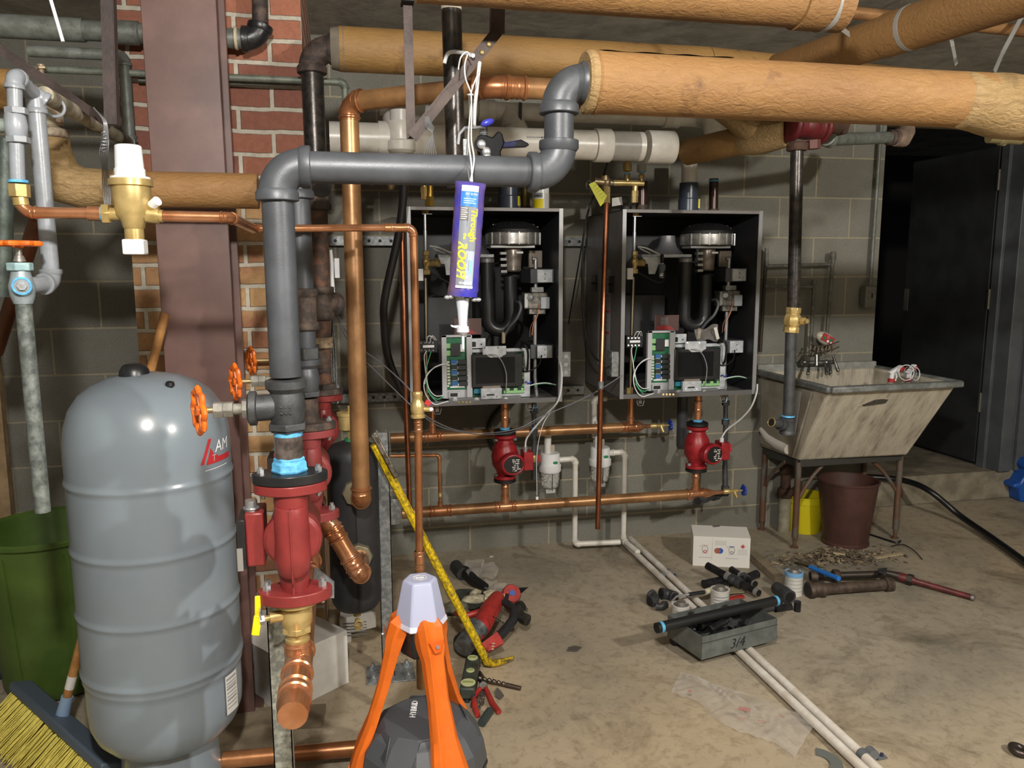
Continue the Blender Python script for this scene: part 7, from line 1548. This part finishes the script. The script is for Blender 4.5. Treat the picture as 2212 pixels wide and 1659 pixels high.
# long taped black pipe resting across the box
l0,l1=G(1418,1357,.125),G(1684,1296,.185)
t=thing('taped_black_pipe','long black pipe with blue sealant at both ends resting across the metal parts box','pipe',tuple((l0+l1)/2)); dl=(l1-l0).normalized(); rp_=.0185
l0=bi(-.30,.62,HB+.019)-V((0,0,0)); l0=G(1418,1357,z0+HB+.024); l1=G(1684,1296,z0+HB+.024)
dl=(l1-l0).normalized(); MB().cyl(l0,l1,rp_,n=28).build('tube',mat('coated_black_pipe','1f2022',.45,.2),t)
for q,s_ in ((l0,1),(l1,-1)): MB().cyl(q+dl*s_*.014,q+dl*s_*.026,rp_*1.05).build('thread_tape',tape,t); MB().cyl(q-dl*s_*.0004,q,rp_*.8).build('bore',inkblk,t)
tag(MB().cyl(G(1455,1385,.02),G(1475,1372,.02),.018).build('black_coupling',nip),'black coupling lying under the left end of the taped black pipe','coupling')
# cans
def can_(lab,u,v,r_,h,top,print_=paperb,lid=alum,body=None):
    c=G(u,v,0); t=thing('cement_can',lab,'can',tuple(c),'small round cans among the fittings'); MB().lathe([(0,0),(r_,0),(r_,h-.006),(r_*1.03,h-.004),(r_*1.03,h),(r_*.9,h),(r_*.88,h-.004)],c,(0,0,1),36).build('can_body',body or paper,t)
    MB().lathe([(r_*.9,h-.004),(r_*.6,h-.002),(r_*.55,h+.006),(r_*.5,h+.012),(0,h+.013)],c,(0,0,1),28).build('lid',lid,t)
    for k in range(4):
        z=h*.2+k*h*.16; MB().grid(lambda a,b:c+V((math.sin(-1.1+2.0*a)*(r_+.0008),-math.cos(-1.1+2.0*a)*(r_+.0008),z+.004*b)),10,1).build('label_print',print_,t)
    if top: MB().lathe([(r_*1.04,h-.016),(r_*1.05,h-.004),(r_*1.04,h+.002),(r_*.9,h+.003)],c,(0,0,1),28,caps=False).build('blue_rim',top,t)
    return c,t
can_('small white can with steel lid, left of the long taped black pipe',1470,1338,.036,.065,None)
can_('white can with steel lid standing behind the taped black pipe',1554,1312,.038,.082,None)
c_,t_=can_('white can with blue rim beside the brown pipe piece',1713,1282,.038,.10,mat('blue_can_top','6f9fca',.4),mat('faint_print','a6a9a8',.6))
# loose black pieces
def elb(lab,u,v,rot,r_=.0185,m=iron,name='pipe_elbow'):
    c=G(u,v,.02); t=thing(name,lab,'fitting',tuple(c)); a=R(rot); em,a_,b_=elbow_mb(c,(math.cos(a),math.sin(a),0),(-math.sin(a),math.cos(a),.15),r_,'iron',2.3); em.build('elbow_body',m,t)
    for q,d in ((a_,V((math.cos(a),math.sin(a),0))),(b_,V((math.sin(a),-math.cos(a),-.15)))): MB().cyl(q-d*.0006,q,r_*.9).build('bore',inkblk,t)
elb('gray iron elbow at the far left of the loose fittings',1420,1295,20); elb('second gray iron elbow behind the leftmost one',1446,1282,100); elb('gray iron elbow with open mouth nearest the small can',1432,1312,-40,.012); elb('iron elbow lying between the two white cans',1500,1322,200,.013)
def combo(lab,pts,r_,name='pipe_assembly'):
    pts=[V(p) for p in pts]; t=thing(name,lab,'pipe',tuple(pts[0])); d=(pts[1]-pts[0]).normalized(); L=(pts[1]-pts[0]).length
    MB().cyl(pts[0],pts[0]+d*L*.42,r_).build('nipple',nip,t); MB().cyl(pts[0]+d*L*.38,pts[0]+d*L*.45,r_*1.08).build('bright_ring',stainl,t); MB().lathe([(r_*1.1,0),(r_*1.3,.004),(r_*1.3,L*.08),(r_*1.15,L*.1),(r_*1.3,L*.12),(r_*1.25,L*.2)],pts[0]+d*L*.47,d,24).build('coupling',iron,t)
    MB().cyl(pts[0]+d*L*.66,pts[1],r_*.85).build('nipple',nip,t); MB().cyl(pts[1]-d*L*.08,pts[1]-d*.004,r_*.9).build('bright_ring',stainl,t)
    for q,s_ in ((pts[0],-1),(pts[1],1)): MB().cyl(q,q+d*s_*.0005,r_*.7).build('bore',inkblk,t)
combo('long black nipple and coupling piece slanting in front of the white printed box',(G(1528,1222,.06),G(1640,1282,.03)),.0175)
combo('second black nipple with coupling lying behind the first one',(G(1580,1230,.03),G(1632,1262,.02)),.016)
MBt=lambda lab,a,b,r_,m=nip:tag(MB().cyl(a,b,r_).build('pipe_nipple',m),lab,'nipple')
MBt('black nipple lying to the right under the slanting piece, behind it',G(1570,1262,.02),G(1635,1240,.02),.019); MBt('black nipple lying left under the slanting piece, its mouth to the left',G(1520,1262,.02),G(1580,1250,.02),.019)
MBt('short black nipple lying right of the taped black pipe end',G(1674,1315,.015),G(1708,1310,.015),.015); MBt('stubby dark nipple lying behind the box right corner',G(1645,1318,.014),G(1672,1312,.014),.014,iron)
c=G(1722,1320,0); MBt('short black nipple standing upright right of the box',c,c+V((0,0,.042)),.014)
t=thing('black_reducer','black bell reducer tilted between the taped pipe end and the blue-rimmed can','fitting',tuple(G(1692,1290,0))); a,b=G(1676,1268,.035),G(1706,1290,.03); MB().tube([a,a+(b-a)*.4,a+(b-a)*.6,b],[.024,.026,.030,.030],24).build('reducer_body',iron,t); MB().cyl(b,b+(b-a).normalized()*.0006,.022).build('bore',inkblk,t)
t=thing('utility_knife','bent steel pipe cutter handle with black grip lying over the left white can','tool',tuple(G(1490,1290,0))); MB().tube([G(1450,1300,.06),G(1462,1288,.068),G(1488,1284,.07)],[.004,.0045,.005],10).build('bent_rod',stainl,t); MB().tube([G(1488,1284,.07),G(1522,1279,.07)],[.008,.008],12).build('black_grip',black,t); MB().cyl(G(1522,1279,.07),G(1534,1275,.07),.012).build('cream_end',mat('cream_end','b9b39d',.6),t)
t=thing('red_folding_tool','red folding tool on the floor between the cans','tool',tuple(G(1590,1290,0))); MB().bar(G(1565,1296,.01),G(1605,1288,.01),.02,.012).build('red_handle',redt,t); MB().bar(G(1545,1280,.03),G(1600,1275,.01),.05,.004).build('cloth_scrap',mat('tan_rag','8c8168',.8),t)
t=thing('rag','tan dusty rag scrap behind the white cans','rag',tuple(G(1600,1265,0))); crumple(quad((1560,1262),(1605,1258),(1612,1284),(1575,1290)),10,8,mat('tan_rag','8c8168'),'cloth',t,.02,6)
# white printed box
wb=thing('white_printed_box','white cardboard box with red and blue printed valve pictures on the floor by the wall','box',tuple(G(1560,1225,0)))
a,b=G(1496,1222,0),G(1619,1228,0); wv=(b-a); n_=V((wv.y,-wv.x,0)).normalized(); dp=-n_*.145; Hh=V((0,0,.145)); Wd=wv.normalized(); mz=V((0,0,.05))
MB().hexa([a,b,b+dp,a+dp,a+Hh,b+Hh,b+dp+Hh,a+dp+Hh]).build('box_body',mat('white_box_card','d9d7d2',.55),wb,bevel=.0015)
MB().hexa([a+Hh+V((0,0,.0005)),b+Hh+V((0,0,.0005)),b+dp*.9+Hh+V((0,0,.012)),a+dp*.9+Hh+V((0,0,.012)),a+Hh+V((0,0,.002)),b+Hh+V((0,0,.002)),b+dp*.9+Hh+V((0,0,.0135)),a+dp*.9+Hh+V((0,0,.0135))]).build('top_flap',mat('white_box_card','d9d7d2'),wb)
fp=lambda x,z:a+Wd*x+V((0,0,z))+n_*.0008
WL=wv.length
for cx,mm in ((.21*WL,inkred),(.68*WL,inkblue)):
    MB().torus(fp(cx,.085),n_,.014,.0007,24,6).build('printed_outline',paperb,wb)
    for dx in (-.012,.012): MB().bar(fp(cx+dx,.06),fp(cx+dx,.11),.0006,.0012,n_).build('printed_outline',paperb,wb)
    MB().bar(fp(cx-.009,.104),fp(cx+.009,.104),.0006,.014 if mm==inkblue else .005,n_).build('print_block',mm if mm==inkblue else mat('rust_print','a0604c',.6),wb); MB().torus(fp(cx,.073),n_,.007,.0016,20,6).build('print_u',mm if mm==inkred else paperb,wb)
    MB().bar(fp(cx-.024,.100),fp(cx-.016,.100),.0006,.002,n_).build('print_arrow',inkblk,wb); MB().bar(fp(cx-.03,.045),fp(cx+.03,.045),.0006,.0025,n_).build('print_line',paperb,wb)
for o_,m in ((-.006,mat('rust_print','a0604c')),(.007,inkblue)): MB().cyl(fp(.45*WL+o_,.08),fp(.45*WL+o_,.08)+n_*.0005,.014,n=24).build('printed_circle',m,wb)
MB().lathe([(.011,0),(.012,.0005),(.010,.0006)],fp(.87*WL,.105),n_,4,caps=False).cyl(fp(.87*WL,.105),fp(.87*WL,.105)+n_*.0004,.006,n=16).build('red_symbol',inkred,wb)
for k in range(4): MB().bar(fp(.38*WL,.128-k*.006),fp(.58*WL,.128-k*.006),.0005,.0015,n_).build('print_line',paperb,wb); MB().bar(fp(.78*WL,.088-k*.007),fp(.95*WL,.088-k*.007),.0005,.0015,n_).build('print_line',paperb,wb)
MB().bar(fp(.335*WL,.03),fp(.335*WL,.14),.0005,.001,n_).build('print_divider',paperb,wb); MB().box(a+Wd*WL*.45+Hh+dp*.85+V((0,0,.0135)),(.035,.012,.003)).build('flap_slot',mat('dark_slot','55534f',.6),wb)
# board right of it, brown pipe pieces, wrench
tag(MB().bar(G(1622,1195,.018),G(1685,1252,.018),.045,.032).build('wooden_board',mat('gray_wood','8a7d68',.8,0,'6f6352',12,.5,.3,60)),'short gray wooden board on the floor right of the white printed box','board')
bp_=mat('old_brown_pipe','5d5046',.6,.4,'41362e',25,.5,.4,120)
t=thing('old_pipe_piece','old brown thick pipe with a flanged coupling lying behind the blue-rimmed can','pipe',tuple(G(1830,1280,0)))
a,b=G(1745,1275,.032),G(1925,1262,.028); d=(b-a).normalized(); MB().cyl(a,b,.024).build('tube',bp_,t); MB().lathe([(.034,0),(.037,.004),(.037,.02),(.031,.025),(.031,.05),(.036,.055),(.036,.07),(.026,.075)],a,d,26).build('coupling',bp_,t); MB().cyl(a-d*.0006,a,.026).build('bore',inkblk,t); MB().cyl(b-d*.035,b,.031).build('end_collar',bp_,t)
t=thing('dark_pipe_piece','second dark old pipe with collar lying behind the thick brown one','pipe',tuple(G(1830,1235,0))); a,b=G(1750,1245,.03),G(1910,1240,.045); d=(b-a).normalized(); MB().cyl(a,b,.016).build('tube',mat('dark_old_iron','3b3530',.5,.5),t); MB().lathe([(.024,0),(.028,.004),(.028,.02),(.024,.03)],a+d*.10,d,20).lathe([(.022,0),(.025,.01),(.022,.03)],a,d,20).build('collar',bp_,t)
t=thing('blue_chisel','blue-handled chisel lying on the brown pipes','chisel',tuple(G(1780,1238,.03))); MB().cyl(G(1750,1225,.055),G(1812,1250,.07),.011).build('blue_handle',mat('bright_blue_handle','2471c4',.35),t); MB().bar(G(1718,1215,.05),G(1750,1225,.055),.02,.004).build('blade',sm_metal,t)
pw=thing('pipe_wrench','pipe wrench with dark red handle lying on the floor right of the brown pipes','wrench',tuple(G(2000,1265,0)))
a,b=G(1942,1245,.03),G(2098,1290,.014); MB().tube([a,a+(b-a)*.2,a+(b-a)*.25,b],[.020,.018,.012,.0125],12).build('red_handle',mat('worn_dark_red','6d2a2c',.45,0,'4f2022',30,.5,.2),pw); MB().tube([G(1905,1235,.045),G(1925,1240,.04),a],[.010,.014,.018],10).nut(a+(b-a)*.12,a+(b-a)*.2,.024).build('jaw_and_nut',mat('dark_old_iron','3b3530'),pw)
MB().hexa([G(1896,1228,.05),G(1918,1226,.05),G(1912,1240,.05),G(1898,1238,.05),G(1896,1228,.075),G(1918,1226,.075),G(1912,1240,.075),G(1898,1238,.075)]).build('hook_jaw',mat('slate_jaw','4a4e55',.4,.5),pw,bevel=.003); MB().cyl(b,b+(b-a).normalized()*.012,.0135).build('end_ring',alum,pw)
# debris pile and chips
deb=MB(); r3_=random.Random(12)
for k in range(420):
    x,y=r3_.gauss(0,.16),r3_.gauss(0,.055); c=G(1795,1207,0)+V((x,y,0)); L=.006+r3_.random()*.028; h_=max(0,.025-abs(x)*.06-abs(y)*.1)*r3_.random(); an=r3_.random()*PI; d=V((math.cos(an),math.sin(an),(r3_.random()-.5)*.4)); c.z=.004+h_
    deb.bar(c-d*L/2,c+d*L/2,.003+r3_.random()*.008,.002+r3_.random()*.003)
o=deb.build('debris_pile',mat('debris_chips','a09178',.8,0,'544838',25,.6,.3,60)); tag(o,'scattered pile of wood chips and grit in front of the brown waste bin','debris'); o['kind']='stuff'
for lab,a,b,w_ in (('pale split wood splinter at the right end of the debris pile',G(1890,1205,.006),G(1948,1196,.006),.02),('pale short wood splinter on top of the debris pile',G(1800,1194,.03),G(1826,1198,.028),.012),('torn brown cardboard strip behind the white printed box',G(1560,1128,.01),G(1610,1150,.006),.045)):
    tag(MB().bar(a,b,w_,.006).build('wood_splinter',mat('pale_splinter','a8997b',.8)),lab,'splinter')
tag(wire([G(1925,1180,.005),G(1950,1176,.012),G(1975,1190,.012),G(1992,1208,.004)],.0025,blackm,'wire_scrap'),'thin bent black wire scrap right of the debris pile','wire')
# clear bag lying in front, gray curved scrap, ring at the corner
t=thing('long_plastic_bag','long clear plastic bag with faint red print lying on the floor before the drain pipes','bag',tuple(G(1600,1560,0)))
bg=quad((1452,1500),(1478,1458),(1780,1560),(1715,1640))
def bagf(a,b):
    A0=G(1450,1500);A1=G(1476,1460);B0=G(1712,1640);B1=G(1775,1562)
    lo=A0*(1-a)+B0*a; hi=A1*(1-a)+B1*a; lo=lo+V((.02,.0,0))*math.sin(a*9); hi=hi+V((0,.015,0))*math.sin(a*12+1); p=lo*(1-b)+hi*b; return p
def f2(a,b):
    p=bagf(a,b); e=min(b,1-b)*2; e2=min(a,1-a)*6; hh=(.012+.030*min(1,e2))*math.sqrt(max(0,e)); p.z=.003+hh*(.45+.55*abs(math.sin(a*13+b*7+math.sin(b*9+a*4)*1.3)))+.007*abs(math.sin(a*27-b*13+math.sin(a*17)*1.5)); return p
MB().grid(f2,60,22).build('bag_film',film,t,smooth=180)
for (u,v,wd,hh,r) in ((1608,1532,.035,.016,20),(1490,1493,.012,.010,30),(1645,1558,.025,.004,15),(1690,1548,.014,.005,60),(1600,1552,.025,.003,15)):
    c=G(u,v,.043); a_=R(-r-12); x_=V((math.cos(a_),math.sin(a_),0)); y_=V((-math.sin(a_),math.cos(a_),0)); MB().hexa([c-x_*wd/2-y_*hh/2,c+x_*wd/2-y_*hh/2,c+x_*wd/2+y_*hh/2,c-x_*wd/2+y_*hh/2]+[q+V((0,0,.0006)) for q in (c-x_*wd/2-y_*hh/2,c+x_*wd/2-y_*hh/2,c+x_*wd/2+y_*hh/2,c-x_*wd/2+y_*hh/2)]).build('red_print',mat('faded_red_print','b07a76',.5),t)
c=G(1795,1640,.002); poly=[(.07*math.cos(a),.07*math.sin(a)) for a in [R(-60+k*10) for k in range(13)]]+[(.035*math.cos(a)+.0,.035*math.sin(a)) for a in [R(60-k*10) for k in range(13)]]
tag(MB().prism(poly,G(1765,1648,.001),(1,0,0),(0,1,0),.004).build('curved_scrap',mat('slate_scrap','5d625f',.6)),'gray curved flat scrap at the bottom edge left of the drain pipes','scrap')
tag(MB().torus(G(2202,1620,.014),(.2,-.1,1),.020,.010,28,12).build('iron_ring',mat('worn_iron_ring','4b4340',.35,.7)),'dark iron ring lying on the floor at the lower right edge','ring')
